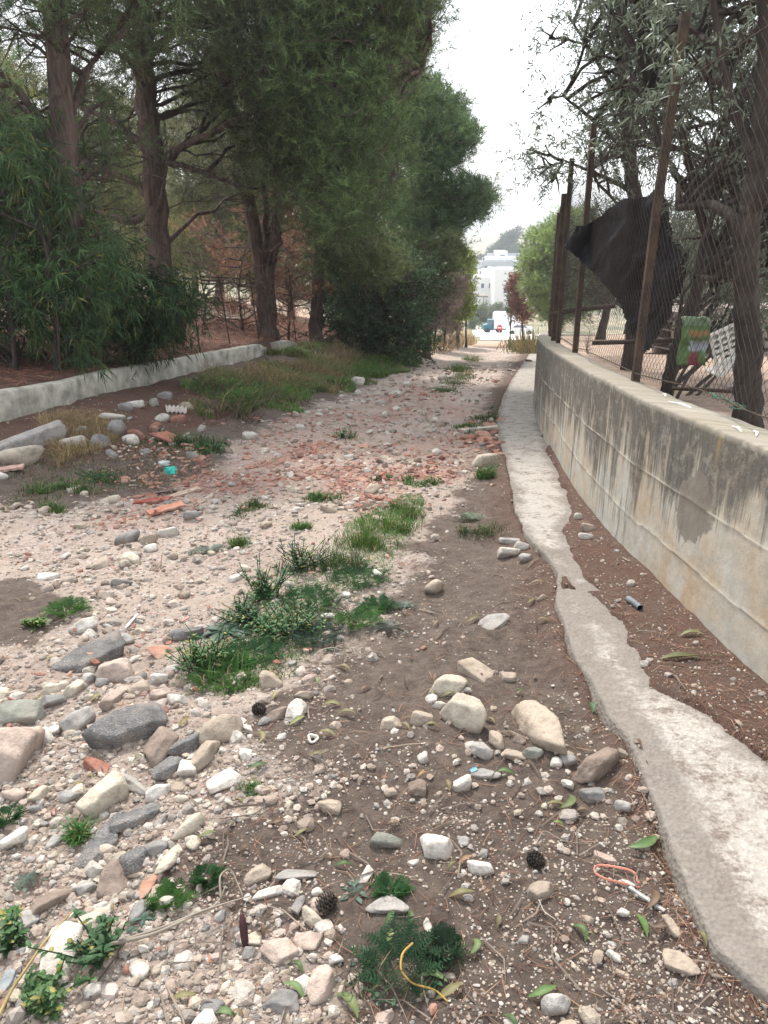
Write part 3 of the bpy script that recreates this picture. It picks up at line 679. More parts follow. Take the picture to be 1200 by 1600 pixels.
tree('pine_tree', 'pine forking low into two slender pale stems in the middle of the grove', 'pine tree',
     [tp([(415, 525), (412, 470), (405, 400), (385, 300), (362, 180), (340, 20), (330, -200)], T3Y), [at(412, 470, T3Y), at(430, 380, T3Y), (at(436, 290, T3Y)), at(440, 180, T3Y), at(452, 0, T3Y), at(455, -150, T3Y)], [gp(428, 525, T3Y + .2), at(424, 450, T3Y + .2), at(415, 330, T3Y + .2), at(405, 200, T3Y + .2)]],
     [(.19, .09), (.13, .06), (.11, .05)],
     blobs_in([(330, -380), (560, -380), (540, 200), (500, 330), (430, 320), (390, 250), (330, 180), (300, 60)], 14.5, 19, .85, 80, rr, .25), 'pine', 13, 'pines of the left bank', 1.2, (.105, .13, .06), bare=34)
tree('pine_tree', 'huge dense dark pine crown overhanging the track in the middle of the picture', 'pine tree',
     [tp([(492, 515), (498, 420), (503, 320), (512, 180), (520, 0), (525, -250)], 19.5), [at(500, 380, 19.5), at(560, 330, 18.5), at(620, 280, 17.5)], [at(505, 250, 19.5), at(590, 170, 17.5), at(660, 110, 16)]],
     [(.16, .08), (.06, .02), (.07, .02)],
     blobs_in([(430, -420), (780, -420), (722, -20), (700, 85), (668, 118), (676, 200), (664, 250), (640, 318), (614, 382), (540, 400), (480, 390), (430, 320), (410, 150)], 13.0, 18.5, .75, 210, rr, .85), 'pine', 14, 'pines of the left bank', 1.5, (.10, .15, .056), bare=24)
tree('pine_tree', 'farther pine whose lobed right side stands out against the white sky', 'pine tree',
     [tp([(640, 520), (655, 420), (665, 300), (675, 200), (690, 130)], 26.5), [at(660, 360, 26.5), at(710, 330, 26), at(760, 305, 25.5)], [at(664, 300, 26.5), at(700, 250, 26), at(735, 220, 26)]],
     [(.2, .05), (.06, .02), (.06, .02)],
     blobs_in([(600, 110), (692, 112), (716, 140), (738, 180), (752, 230), (732, 262), (660, 290), (640, 300), (600, 200)], 24.5, 28, .7, 70, rr, .8)
     + blobs_in([(650, 270), (735, 275), (790, 288), (785, 325), (742, 360), (690, 402), (640, 420), (590, 400), (600, 330)], 24.5, 27.5, .5, 80, rr, .8), 'pine', 15, 'pines of the left bank', 2.2, (.075, .13, .048), bare=6, sc=1.15, nw=.012)
tree('pine_tree', 'low spreading pine with yellowish branch ends above the dark shrub', 'pine tree',
     [tp([(668, 515), (664, 470), (650, 420), (640, 390)], 24), [at(655, 440, 24), at(700, 410, 23.5)]], [(.12, .05), (.04, .02)],
     blobs_in([(530, 370), (715, 370), (728, 392), (700, 425), (690, 470), (600, 470), (540, 440)], 22.5, 25, .55, 52, rr, .3) + blobs_in([(490, 350), (620, 350), (640, 430), (560, 450), (500, 440)], 18.0, 19.2, .42, 16, rr, .2), 'pine', 16, 'pines of the left bank', 2.4, (.085, .11, .040), bare=5, nw=.012)
# dead brown understorey of the grove
tree('dead_undergrowth', 'tangle of dead brown branches and hanging needles under the forked pine', 'undergrowth',
     [tp([(450, 528), (455, 470), (445, 420)], 20), [gp(380, 528, 19), at(372, 450, 19), at(380, 400, 19)], [gp(320, 530, 18), at(322, 470, 18), at(310, 420, 18)], [gp(500, 528, 20.5), at(505, 480, 20.5), at(495, 430, 20.5)]], [(.03, .01)] * 4,
     blobs_in([(290, 300), (520, 330), (530, 520), (440, 530), (290, 520)], 18.5, 22, .5, 30, rr, .1), 'pine', 17, None, 1.0, (.24, .125, .085), bare=46, limb_r=.02, mat='straw')
# --- bushes of the left side
tree('leafy_bush', 'large bush of drooping narrow leaves at the left edge before the pale pine trunk', 'bush',
     [tp([(92, 612), (88, 520), (82, 450), (60, 330), (40, 240)], 9.4), [gp(30, 620, 9.3), at(20, 500, 9.3), at(0, 400, 9.2)], [gp(140, 600, 9.9), at(150, 520, 9.9), at(160, 450, 9.9)]],
     [(.035, .012), (.03, .012), (.025, .01)],
     blobs_in([(-180, 150), (40, 170), (120, 300), (190, 370), (228, 420), (240, 480), (225, 540), (150, 560), (60, 545), (-180, 545)], 9.2, 11.0, .36, 95, rr, .5), 'acacia', 21, None, 1.1, (.075, .135, .050), bark='obark', limb_r=.02)
tree('leafy_bush', 'thin sapling of drooping narrow leaves beside the thick leaning pine trunk', 'bush',
     [tp([(208, 590), (196, 520), (215, 470)], 11.0), [at(196, 520, 11), at(250, 480, 11), at(290, 470, 11)]], [(.02, .008), (.014, .006)],
     blobs_in([(150, 440), (240, 430), (325, 455), (320, 500), (250, 530), (190, 565), (150, 550)], 10.4, 11.6, .25, 24, rr, .25), 'acacia', 22, None, 1.9, (.040, .078, .03), bark='obark', limb_r=.014)
tree('dense_shrub', 'dense rounded dark green shrub at the foot of the pines beside the grass', 'bush',
     [tp([(585, 540), (590, 500), (600, 450)], 20.5), [gp(620, 540, 20.5), at(630, 490, 20.5)]], [(.05, .02), (.04, .02)],
     blobs_in([(500, 450), (530, 405), (560, 360), (610, 380), (650, 395), (676, 450), (664, 500), (668, 552), (620, 548), (560, 562), (530, 535), (500, 530)], 19.0, 22.5, .5, 84, rr, .15), 'broad', 23, None, 1.0, (.050, .085, .036), bark='obark')
tree('yellow_green_shrub', 'tall feathery yellow-green shrub standing at the far end of the track', 'bush',
     [tp([(716, 505), (718, 450), (715, 410)], 37), [gp(730, 500, 37), at(728, 450, 37)]], [(.08, .03), (.05, .02)],
     blobs_in([(672, 405), (715, 380), (742, 410), (740, 460), (734, 500), (715, 514), (690, 514), (672, 450)], 35.8, 38.4, .5, 70, rr, .6), 'broad', 24, None, 2.6, (.26, .32, .06), bark='obark', sc=1.1)
tree('bare_shrub', 'leafless grey-pink shrub between the dark shrub and the yellow-green one', 'bush',
     [tp([(680, 512), (682, 470), (690, 430)], 31), [gp(668, 512, 31), at(672, 460, 31), at(676, 425, 31)], [gp(695, 505, 31), at(700, 450, 31)]], [(.05, .02), (.05, .015), (.04, .015)],
     blobs_in([(645, 420), (700, 405), (718, 440), (712, 490), (700, 520), (650, 522)], 30, 32, .6, 30, rr, .2), 'pine', 25, None, 1.6, (.19, .145, .125), bark='obark', bare=30, mat='straw', nw=.014)
# --- right side: olives behind the wall
OG = (.155, .185, .130)
tree('olive_tree', 'big olive with a thick dark trunk close behind the chain-link at the right edge', 'olive tree',
     [tp([(1172, 660), (1172, 560), (1165, 440), (1172, 330), (1190, 200), (1200, 40), (1190, -120)], 4.4), [at(1166, 430, 4.4), at(1150, 340, 4.5), at(1110, 318, 4.7), at(1060, 325, 4.9)], [at(1170, 380, 4.4), at(1120, 440, 4.8), at(1090, 430, 5.2)],
      [at(1180, 240, 4.4), at(1140, 160, 4.6), at(1120, 60, 4.7), at(1110, -60, 4.8)], [at(1170, 330, 4.4), at(1230, 260, 4.2), at(1300, 150, 4.2)]],
     [(.082, .03), (.04, .018), (.03, .012), (.035, .012), (.045, .018)],
     blobs_in([(1020, -260), (1420, -260), (1420, 420), (1250, 470), (1180, 380), (1100, 300), (1060, 180), (1040, 60), (1000, -60)], 4.7, 6.6, .36, 55, rr, .2), 'olive', 31, 'olive trees behind the wall', .95, OG, bark='obark', limb_r=.022, bare=10)
tree('olive_tree', 'olive with a slim leaning trunk behind the torn black shade net', 'olive tree',
     [tp([(1040, 606), (1052, 560), (1066, 510), (1095, 440), (1110, 390), (1085, 300), (1060, 180)], 6.0), [at(1110, 400, 6.0), at(1150, 350, 6.1), at(1180, 250, 6.2)], [at(1090, 320, 6), at(1040, 250, 6.2), at(1010, 150, 6.4)]],
     [(.055, .024), (.032, .014), (.032, .014)],
     blobs_in([(930, -200), (1180, -200), (1200, 330), (1120, 330), (1060, 290), (980, 270), (940, 180), (920, 40)], 6.3, 8.4, .45, 52, rr, .2)
     + blobs_in([(1060, 330), (1220, 330), (1220, 560), (1130, 540), (1080, 480)], 6.2, 8.5, .3, 14, rr, .2), 'olive', 32, 'olive trees behind the wall', .8, OG, bark='obark', limb_r=.022, bare=8)
tree('olive_tree', 'pale slender tree whose grey-green sprays reach out over the fence into the white sky', 'olive tree',
     [tp([(985, 560), (1000, 420), (990, 300), (980, 200), (972, 80), (968, -60), (965, -200)], 9.0), [at(985, 240, 9), at(930, 190, 8.8), at(880, 150, 8.6)], [at(990, 300, 9), at(930, 270, 9), at(880, 250, 9)], [at(980, 180, 9), at(930, 90, 9), at(885, 20, 9)]],
     [(.09, .05), (.03, .01), (.03, .01), (.03, .01)],
     blobs_in([(880, -220), (1080, -220), (1060, 290), (960, 320), (900, 310), (858, 290), (848, 250), (880, 218), (900, 170), (905, 120), (885, 60), (895, 0)], 7.6, 10.5, .38, 56, rr, .95)
     + [(np.array(at(856, 155, 8.4)), .2), (np.array(at(836, 238, 8.6)), .16), (np.array(at(848, 262, 8.6)), .2), (np.array(at(858, 60, 8.8)), .2), (np.array(at(862, 285, 8.8)), .2)], 'olive', 33, 'olive trees behind the wall', 1.0, OG, bark='obark', limb_r=.02, bare=6)
tree('pine_tree', 'bright green rounded pine beyond the end of the wall, in the sun', 'pine tree',
     [tp([(862, 540), (858, 470), (850, 400), (846, 350)], 44), [at(856, 460, 44), at(830, 430, 43)]], [(.2, .06), (.06, .02)],
     blobs_in([(905, 325), (866, 330), (846, 350), (820, 372), (812, 420), (820, 470), (842, 502), (880, 510), (940, 480), (940, 330)], 42, 46, .85, 130, rr, .7), 'pine', 34, None, 2.6, (.22, .29, .10), sc=1.5, nw=.014)
# ------------------------------------------------------------------ trees further off: three grown, the rest copied
def copy_tree(src, loc, rz, sc, label, group=None, cat=None):
    c = src.copy(); COL.objects.link(c); c.location = loc; c.rotation_euler = (0, 0, rz); c.scale = (sc, sc, sc); c['label'] = label
    if group: c['group'] = group
    for ch in list(src.children):
        d = ch.copy(); COL.objects.link(d); d.parent = c; d.matrix_parent_inverse = ch.matrix_parent_inverse.copy()
    return c
def ring_blobs(c, h0, h1, rad, r, n, rr):
    out = []
    for _ in range(n):
        a = rr.random() * 6.283; t = rr.random(); q = rad * math.sqrt(rr.random()) * (1 - .5 * t)
        out.append((np.array([c[0] + q * math.cos(a), c[1] + q * math.sin(a), c[2] + h0 + (h1 - h0) * t]), r * (.7 + .6 * rr.random())))
    return out
rb = np.random.default_rng(77)
BGG = 'trees standing beyond the left grove'
c0 = gp(345, 512, 34); fp = tree('pine_tree', 'background pine behind the forked pine', 'pine tree', [[c0, (c0[0] + .3, c0[1], c0[2] + 4), (c0[0] + .1, c0[1], c0[2] + 8.5)]], [(.18, .05)],
     ring_blobs(c0, 1.6, 8.8, 3.0, .9, 80, rb), 'pine', 41, BGG, 1.2, (.14, .15, .06), bare=10, sc=1.5)
c1 = gp(60, 520, 27); fb = tree('pine_tree', 'background pine', 'pine tree', [[c1, (c1[0] - .2, c1[1], c1[2] + 3), (c1[0] + .2, c1[1], c1[2] + 6.5)]], [(.14, .04)],
     ring_blobs(c1, .9, 6.8, 2.8, .8, 80, rb), 'pine', 42, BGG, 1.2, (.17, .17, .06), bare=12, sc=1.4)
fb['label'] = 'yellowish low pine seen through the gap left of the pale trunk'
spots = [(190, 515, 30, fb, 1.0, 'yellowish low pine seen between the pale trunk and the thick leaning one'), (310, 512, 42, fp, 1.0, 'distant pine seen just right of the thick leaning trunk'),
         (455, 515, 36, fb, 1.15, 'background pine seen between the forked pine and the slim dark trunk'), (540, 512, 40, fp, 1.0, 'background pine behind the dense dark shrub'), (120, 512, 48, fp, 1.05, 'distant pine behind the drooping bush'),
         (-60, 512, 36, fp, 1.0, 'background pine at the far left edge'), (240, 510, 56, fb, 1.5, 'far pine low behind the thick leaning trunk'), (400, 510, 52, fp, 1.15, 'far pine directly behind the forked stems'),
         (600, 512, 48, fb, 1.4, 'far pine hidden behind the lobed pine'), (20, 508, 62, fb, 1.7, 'farthest pine at the left, low on the skyline')]
for k, (px, py, Yd, src, sc, lab) in enumerate(spots): copy_tree(src, gp(px, py, Yd), k * 1.3 + .4, sc, lab, BGG)
c2 = gp(1130, 500, 22); of = tree('olive_tree', 'small olive in the field behind the pallets', 'olive tree', [[c2, (c2[0] + .2, c2[1], c2[2] + 1.4), (c2[0] - .2, c2[1], c2[2] + 2.8)]], [(.14, .05)],
     ring_blobs(c2, 1.3, 3.8, 2.0, .62, 34, rb), 'olive', 43, 'olives standing in the field', .8, (.085, .105, .065), bark='obark', bare=4, sc=1.6)
for k, (px, py, Yd, sc, lab) in enumerate([(940, 500, 26, 1.1, 'field olive seen left of the torn shade net'), (1040, 495, 30, 1.2, 'field olive seen behind the shade net'), (1210, 500, 27, 1.2, 'field olive at the right edge'),
                                          (985, 480, 42, 1.5, 'farther field olive behind the middle fence posts'), (1090, 480, 46, 1.6, 'farther field olive above the pallets'), (1180, 480, 40, 1.4, 'farther field olive right of the thick trunk')]):
    x, y, z = at(px, py, Yd); copy_tree(of, (x, y, hz(x, y)), k * 1.7, sc, lab, 'olives standing in the field')

# ------------------------------------------------------------------ the valley: houses, lorry, sign, trees
def house(px0, px1, pyt, pyb, Yd, depth, label, wins=(), mat='render', step=None, rail=False, shade=False, name='house'):
    a = at(px0, pyt, Yd); b = at(px1, pyb, Yd); x0, x1, z1, z0 = a[0], b[0], a[2], b[2]
    cx = (x0 + x1) / 2; base = (cx, Yd + depth / 2, hz(cx, Yd)); z0 = min(z0, base[2]) - .5
    root = empty(name, base); tag(root, label, 'house', 'white houses in the valley')
    m = MB(); m.box((cx, Yd + depth / 2, (z0 + z1) / 2), (x1 - x0, depth, z1 - z0)); child(m.build('wall', M[mat]), root)
    m = MB()
    for (q, xx) in ((0, (x1 - x0)),):
        m.box((cx, Yd + .12, z1 + .2), (x1 - x0 + .1, .25, .4)); m.box((cx, Yd + depth - .12, z1 + .2), (x1 - x0 + .1, .25, .4))
        m.box((x0 + .07, Yd + depth / 2, z1 + .2), (.25, depth - .52, .4)); m.box((x1 - .07, Yd + depth / 2, z1 + .2), (.25, depth - .52, .4))
    child(m.build('parapet', M[mat]), root)
    for (wx0, wx1, wt, wb) in wins:
        p = at(wx0, wt, Yd); q = at(wx1, wb, Yd)
        m = MB(); m.box(((p[0] + q[0]) / 2, Yd - .03, (p[2] + q[2]) / 2), (q[0] - p[0], .12, p[2] - q[2])); wo_ = child(m.build('window', M['glass']), root)
        m = MB(); m.box(((p[0] + q[0]) / 2, Yd - .10, q[2] - .08), (q[0] - p[0] + .3, .3, .12)); f_ = m.build('sill', M[mat]); f_.parent = wo_
        f_.matrix_parent_inverse = wo_.matrix_world.inverted() if False else Matrix.Identity(4)
        f_.matrix_parent_inverse = Matrix.Identity(4)
    if rail:
        m = MB()
        zt_ = z1 + 1.2
        for t_ in np.linspace(x0 + .1, x1 - .1, 6): m.box((t_, Yd + .1, z1 + .8), (.12, .12, 1.1))
        m.box((cx, Yd + .1, zt_ + .2), (x1 - x0, .15, .12)); child(m.build('railing', M['van']), root)
    return root
GH = m_plain('grey_render', (.45, .47, .50), .9, .1, 2); M['grey_render'] = GH
house(774, 835, 424, 478, 180, 14, 'large plain white house nearest to the lorry, with one small dark window', [(787, 790, 451, 458), (801, 804, 440, 448)])
house(752, 768, 424, 436, 206, 8, 'small white block left of the large white house', [(749.5, 751, 424, 433)])
house(716, 776, 436, 456, 188, 12, 'low wide white building behind the yellow-green shrub', [(752, 756, 443, 450), (764, 768, 443, 450)])
house(753, 812, 411, 436, 222, 12, 'pale grey house with a roof railing behind the large white one', [(758, 763, 416, 423), (769, 775, 416, 423)], 'grey_render', rail=True)
house(765, 812, 404, 424, 240, 12, 'long white house in the second row of the valley', [(797, 799, 409, 414)])
house(778, 792, 394, 412, 258, 10, 'small white house standing highest in the valley', [(781, 789, 398, 403)])
house(768, 830, 399, 412, 264, 12, 'grey house beside the highest white one', [], 'grey_render')
house(868, 882, 336, 380, 120, 12, 'peach house seen between the farthest fence posts', [(872, 876, 346, 356)], 'peach') if False else None
# a boat-like lean-to roof in front of the low white building
m = MB(); a = at(722, 462, 170); b = at(762, 458, 170)
zz = hz((a[0] + b[0]) / 2, 170)
m.box(((a[0] + b[0]) / 2, 172, (a[2] + b[2]) / 2 - .4), (b[0] - a[0], 5, .35))
root = empty('carport', ((a[0] + b[0]) / 2, 172, zz)); tag(root, 'dark open carport below the low white building', 'carport')
child(m.build('roof', M['wood']), root)
for xx in (a[0] + .3, b[0] - .3):
    for yy in (169.8, 174.2): m = MB(); m.box((xx, yy, (zz + a[2]) / 2 - .5), (.25, .25, a[2] - zz - .2)); child(m.build('post', GH), root)

def bush(px, py, Yd, r, col, label, seed, sc=1.0, kind='broad', group='shrubs of the valley floor', cat='bush', h=None):
    q = gp(px, py, Yd); rr_ = np.random.default_rng(seed); h = h or r
    return tree('bush', label, cat, [[q, (q[0], q[1], q[2] + h * .8)]], [(.06 * sc, .03)], ring_blobs(q, .2 * h, 1.1 * h, r * .9, r * .42, 12, rr_), kind, seed, group, 3.0 / sc ** 0, col, bark='obark', sc=sc, mat='leaf')
VG = (.13, .16, .075)
for k, (px, py, Yd, r, lab) in enumerate([(749, 488, 150, 2.6, 'grey-green bush left of the lorry, below the low white building'), (762, 484, 158, 1.8, 'small grey-green bush beside the larger one below the white houses'),
                                         (775, 478, 165, 2.0, 'grey-green bush at the foot of the large white house'), (790, 480, 160, 2.3, 'bush under the small window of the large white house'), (742, 489, 140, 1.6, 'dark low bush at the edge of the sandy field')]):
    bush(px, py, Yd, r, VG, lab, 300 + k, 2.2)
for k, (px, py, Yd, r, h, lab) in enumerate([(779, 385, 330, 7, 9, 'leftmost hazy tree on the hill above the houses'), (789, 384, 335, 8, 12, 'tall hazy tree in the middle of the hilltop clump'), (800, 382, 330, 8, 14, 'tallest hazy tree of the hilltop clump'), (808, 386, 325, 7, 8, 'hazy tree at the right end of the hilltop clump'), (770, 386, 340, 6, 6, 'low hazy shrub on the skyline left of the hilltop clump')]):
    q = at(px, py, Yd); q = (q[0], Yd, hz(q[0], Yd)); rr_ = np.random.default_rng(400 + k)
    tree('hill_tree', lab, 'tree', [[q, (q[0], q[1], q[2] + h * .7)]], [(.5, .2)], ring_blobs(q, .2 * h, h, r * .6, r * .33, 12, rr_), 'broad', 400 + k, 'hazy trees on the hilltop', 3.0, (.07, .10, .06), bark='obark', sc=5, mat='leaf')
for k in range(14):
    px = 728 + 3.4 * k + rb.normal() * 2; Yd = 300 + rb.random() * 40; q = at(px, 392, Yd); q = (q[0], Yd, hz(q[0], Yd)); r = 5
    if k % 2 == 0: tree('hill_shrub', ['round dark scrub on the slope left of the grey house', 'patch of dark scrub on the hazy slope'][0], 'bush', [[q, (q[0], q[1], q[2] + 2)]], [(.3, .1)], ring_blobs(q, .5, 3.2, r, 2.0, 9, rb), 'broad', 430 + k, 'dark scrub on the hazy hillside', 2.6, (.07, .085, .05), bark='obark', sc=5, mat='leaf')
# red-brown climbing shrub, reeds and the plants at the end of the wall
q = gp(815, 520, 50)
tree('rust_red_bush', 'rust-red dried climber leaning in front of the bright green pine', 'bush', [tp([(818, 525), (815, 480), (803, 440)], 50)], [(.08, .03)],
     blobs_in([(792, 432), (806, 428), (828, 480), (832, 500), (805, 500), (800, 470)], 49, 51, .4, 22, rb, .2), 'broad', 440, None, 3.0, (.22, .10, .07), bark='obark', sc=1.3)
q = gp(798, 505, 52)
tree('bush', 'small dark green bush left of the rust-red climber', 'bush', [[q, (q[0], q[1], q[2] + 1.0)]], [(.05, .03)], blobs_in([(792, 465), (802, 462), (802, 490), (792, 490)], 51, 53, .3, 6, rb, .1), 'broad', 441, None, 3.0, (.05, .09, .035), bark='obark')

def plants_end():
    # clump of tall dry stalks and spiky leaves at the end of the wall
    for k, (px, py, Yd, n, h, col, lab) in enumerate([(812, 540, 33, 60, .9, (.16, .18, .07), 'spiky green clump left of the end of the wall'), (828, 538, 31, 70, 1.15, (.30, .24, .12), 'tall clump of dry yellow stalks beside the end of the wall'),
                                                     (803, 536, 37, 50, .8, (.28, .14, .09), 'reddish clump of stalks nearest to the lorry'), (838, 530, 34, 60, 1.3, (.26, .22, .10), 'clump of dry stalks in front of the farthest fence post')]):
        q = gp(px, py, Yd); m = MB(); r_ = np.random.default_rng(500 + k)
        for _ in range(n):
            b = np.array([r_.normal() * .35, r_.normal() * .35, -.05]); e = b + np.array([r_.normal() * .25, r_.normal() * .25, h * (.5 + .6 * r_.random())])
            c = np.array(col) * (.7 + .6 * r_.random()); s = np.array([.018, .01, 0]); md = (b + e) / 2 + r_.normal(size=3) * .05
            m.add([b - s, b + s, md + s * .8, md - s * .8, e], [(0, 1, 2, 3)], [(3, 2, 4)], c)
        o = m.build('dry_reeds', M['straw']); o.location = q; tag(o, lab, 'plant', 'stalks at the end of the wall')
plants_end()

# lorry with a teal cab, seen from the side
q = at(778, 518, 125); lx_, ly_ = q[0], 125.0; lz = hz(lx_, ly_)
root = empty('box_lorry', (lx_, ly_, lz)); tag(root, 'small lorry with teal cab and tall white box body, parked in the valley', 'lorry')
s1 = 125 / F
m = MB(); x0, x1 = at(770.5, 510, 125)[0], at(808, 510, 125)[0]
V = [];
prof = [(x0, .75), (x1 + .3, .75), (x1 + .3, 1.5), (x1 - .5, 2.5), (x1 - 1.5, 3.2), (x0 + .35, 3.25), (x0, 3.0)]
m.add([(a, ly_ - 1.1, lz + b) for a, b in prof] + [(a, ly_ + 1.1, lz + b) for a, b in prof], None, None)
me = bpy.data.meshes.new('cargo_box'); n = len(prof)
me.from_pydata([(a - lx_, -1.1, b) for a, b in prof] + [(a - lx_, 1.1, b) for a, b in prof], [], [list(range(n)), list(range(2 * n - 1, n - 1, -1))] + [[(k + 1) % n, k, n + k, n + (k + 1) % n] for k in range(n)])
me.materials.append(M['van']); ob = link('cargo_box', me, root)
cx0 = at(754, 512, 125)[0]
prof = [(cx0, .55), (x0 - .06, .45), (x0 - .06, 2.05), (x0 - .9, 2.1), (cx0 + .75, 1.45), (cx0 + .1, 1.25)]; n = len(prof)
me = bpy.data.meshes.new('cab'); me.from_pydata([(a - lx_, -.95, b) for a, b in prof] + [(a - lx_, .95, b) for a, b in prof], [], [list(range(n)), list(range(2 * n - 1, n - 1, -1))] + [[(k + 1) % n, k, n + k, n + (k + 1) % n] for k in range(n)])
me.materials.append(M['teal']); ob = link('cab', me, root)
m = MB(); m.add([(x0 - .15 - lx_, -.97, 1.35), (x0 - .85 - lx_, -.97, 1.35), (x0 - .85 - lx_, -.97, 1.95), (x0 - .15 - lx_, -.97, 1.95), (x0 - .15 - lx_, -.94, 1.35), (x0 - .85 - lx_, -.94, 1.35), (x0 - .85 - lx_, -.94, 1.95), (x0 - .15 - lx_, -.94, 1.95)], [(0, 3, 2, 1), (0, 1, 5, 4), (2, 3, 7, 6)]); o = m.build('cab_window', M['glass']); o.parent = root
m = MB(); m.box(((x0 + x1) / 2 - lx_, 0, .62), (x1 - x0, 1.5, .18)); o = m.build('chassis', M['teal']); o.parent = root
for xx in (cx0 + .7, x0 + .9, x1 - .9):
    for yy in (-.85, .85):
        m = MB(); m.tube([(xx - lx_, yy - .12, .42), (xx - lx_, yy + .12, .42)], .42, 16); o = m.build('wheel', M['tyre'], None, False); o.parent = root
# no entry sign in front of it
q = at(780.5, 512, 78); zb = hz(q[0], 78); root = empty('no_entry_sign', (q[0], 78, zb)); tag(root, 'round red no entry sign with a white bar, in front of the lorry', 'road sign')
hgt = q[2] - zb
m = MB(); m.tube([(0, 0, -.2), (0, 0, hgt + .3)], .035, 8); o = m.build('post', GH); o.parent = root
RED = m_plain('sign_red', (.50, .03, .03), .5, .05)
m = MB(); m.tube([(0, -.05, hgt), (0, -.075, hgt)], .27, 28); o = m.build('sign_face', RED); o.parent = root
m = MB(); m.box((0, -.082, hgt), (.38, .012, .09)); o2 = m.build('white_bar', M['van']); o2.parent = o
# white car roof seen over the plants
q = at(797, 519, 118); zb = hz(q[0], 118); root = empty('parked_car', (q[0] + 1.5, 118, zb)); tag(root, 'white parked car half hidden behind the reddish stalks', 'car')
prof = [(-2.0, .35), (2.0, .35), (2.05, .8), (1.8, 1.0), (1.1, 1.05), (.5, 1.45), (-.9, 1.48), (-1.6, 1.05), (-2.0, .95)]; n = len(prof)
me = bpy.data.meshes.new('body'); me.from_pydata([(a, -.8, b) for a, b in prof] + [(a, .8, b) for a, b in prof], [], [list(range(n)), list(range(2 * n - 1, n - 1, -1))] + [[(k + 1) % n, k, n + k, n + (k + 1) % n] for k in range(n)])
me.materials.append(M['van']); link('body', me, root)
m = MB(); m.add([(.95, -.81, 1.05), (.45, -.81, 1.38), (-.85, -.81, 1.40), (-1.35, -.81, 1.07), (.95, -.79, 1.05), (.45, -.79, 1.38), (-.85, -.79, 1.40), (-1.35, -.79, 1.07)], [(0, 1, 2, 3), (0, 4, 5, 1), (1, 5, 6, 2)]); o = m.build('side_window', M['glass']); o.parent = root
for xx in (-1.3, 1.25):
    for yy in (-.75, .75): m = MB(); m.tube([(xx, yy - .1, .32), (xx, yy + .1, .32)], .32, 14); o = m.build('wheel', M['tyre']); o.parent = root
# junction road in the valley: pale concrete
ry = np.linspace(66, 150, 60); 
def roadx(y): return np.interp(y, [30, 66, 95, 150], [5.2, 10.5, 15, 19])
rxs = np.linspace(-1, 1, 9); hw = np.interp(ry, [66, 100, 114, 128, 150], [2.4, 3.6, 7, 5, 4])
RX = roadx(ry)[:, None] + rxs[None] * hw[:, None]; RY = np.broadcast_to(ry[:, None], RX.shape)
RZ = H(RX.ravel(), RY.ravel()).reshape(RX.shape) + .06
i = np.arange(59)[:, None] * 9; j = np.arange(8)[None]
o = link('road', mesh_np('road', np.stack([RX, RY, RZ], -1).reshape(-1, 3), np.stack([i + j, i + j + 1, i + 10 + j, i + 9 + j], -1).reshape(-1, 4), m_plain('pale_road', (.62, .59, .54), .9, .12, 1.5), None, True)); tag(o, kind='structure')
# ------------------------------------------------------------------ fences
fence = empty('chain_link_fence', tuple(wall_pt(4.85, .12))); tag(fence, 'rusty chain-link fence on tall iron posts along the top of the concrete wall', 'fence')
POSTS = [(2.75, 2.0), (4.70, 1.94), (7.15, 1.88), (8.75, 1.88), (9.35, 1.62), (11.6, 1.7), (14, 1.7), (17, 1.7), (20, 1.7), (24, 1.7), (28, 1.7), (32, 1.7)]
for (py_, hh) in POSTS:
    if py_ < 3: continue
    p = wall_pt(py_, .175); m = MB(); lean = .025 if py_ < 6 else .0
    w_ = .040 if py_ < 9.2 or py_ > 9.5 else .06
    # angle iron: two thin legs
    for (dx, dy, sx_, sy_) in ((0, 0, w_, .006), (-w_ / 2, w_ / 2 + .003, .006, w_)):
        V = np.array([(dx - sx_ / 2, dy - sy_ / 2), (dx + sx_ / 2, dy - sy_ / 2), (dx + sx_ / 2, dy + sy_ / 2), (dx - sx_ / 2, dy + sy_ / 2)])
        zz = [-.02, hh * .5, hh]; VV = np.concatenate([np.column_stack([V + [lean * t * t / hh, 0], np.full(4, t)]) for t in zz]) + p
        Q_ = [(0, 3, 2, 1), (8, 9, 10, 11)] + [(4 * a + b, 4 * a + (b + 1) % 4, 4 * a + 4 + (b + 1) % 4, 4 * a + 4 + b) for a in range(2) for b in range(4)]
        m.add(VV, Q_)
    child(m.build('post', M['rust']), fence)
# the netting: crossed zigzag wires
m = MB(); k = .060; hgt = 1.55; y0f, y1f = 1.9, 30.0
L0 = np.interp(y0f, wy, s_); L1 = np.interp(y1f, wy, s_)
def on_wall(sv, zv, back=.165):
    Yv = np.interp(sv, s_, wy); nxv = np.interp(Yv, wy, nx_); nyv = np.interp(Yv, wy, ny_)
    sag = .03 * fbm(sv * 1.1, zv * 1.5, 600, 2) + .05 * sstep(.35, 0, zv) * (fbm(sv * 1.7, zv * 0, 610, 2))
    low = .05 * fbm(sv * .8, zv * 0, 620, 2) * (1 - zv / 2)
    return np.stack([wallx(Yv) - nxv * (back - sag), Yv - nyv * (back - sag), g(Yv) + WH + .05 + zv + low], -1)
WIRE = (.16, .11, .09)
def ribbons(paths, wd, c):                       # thin flat-sided wires, three-sided
    for P_ in paths: m.tube(P_, wd, 3, c, cap=False)
paths = []
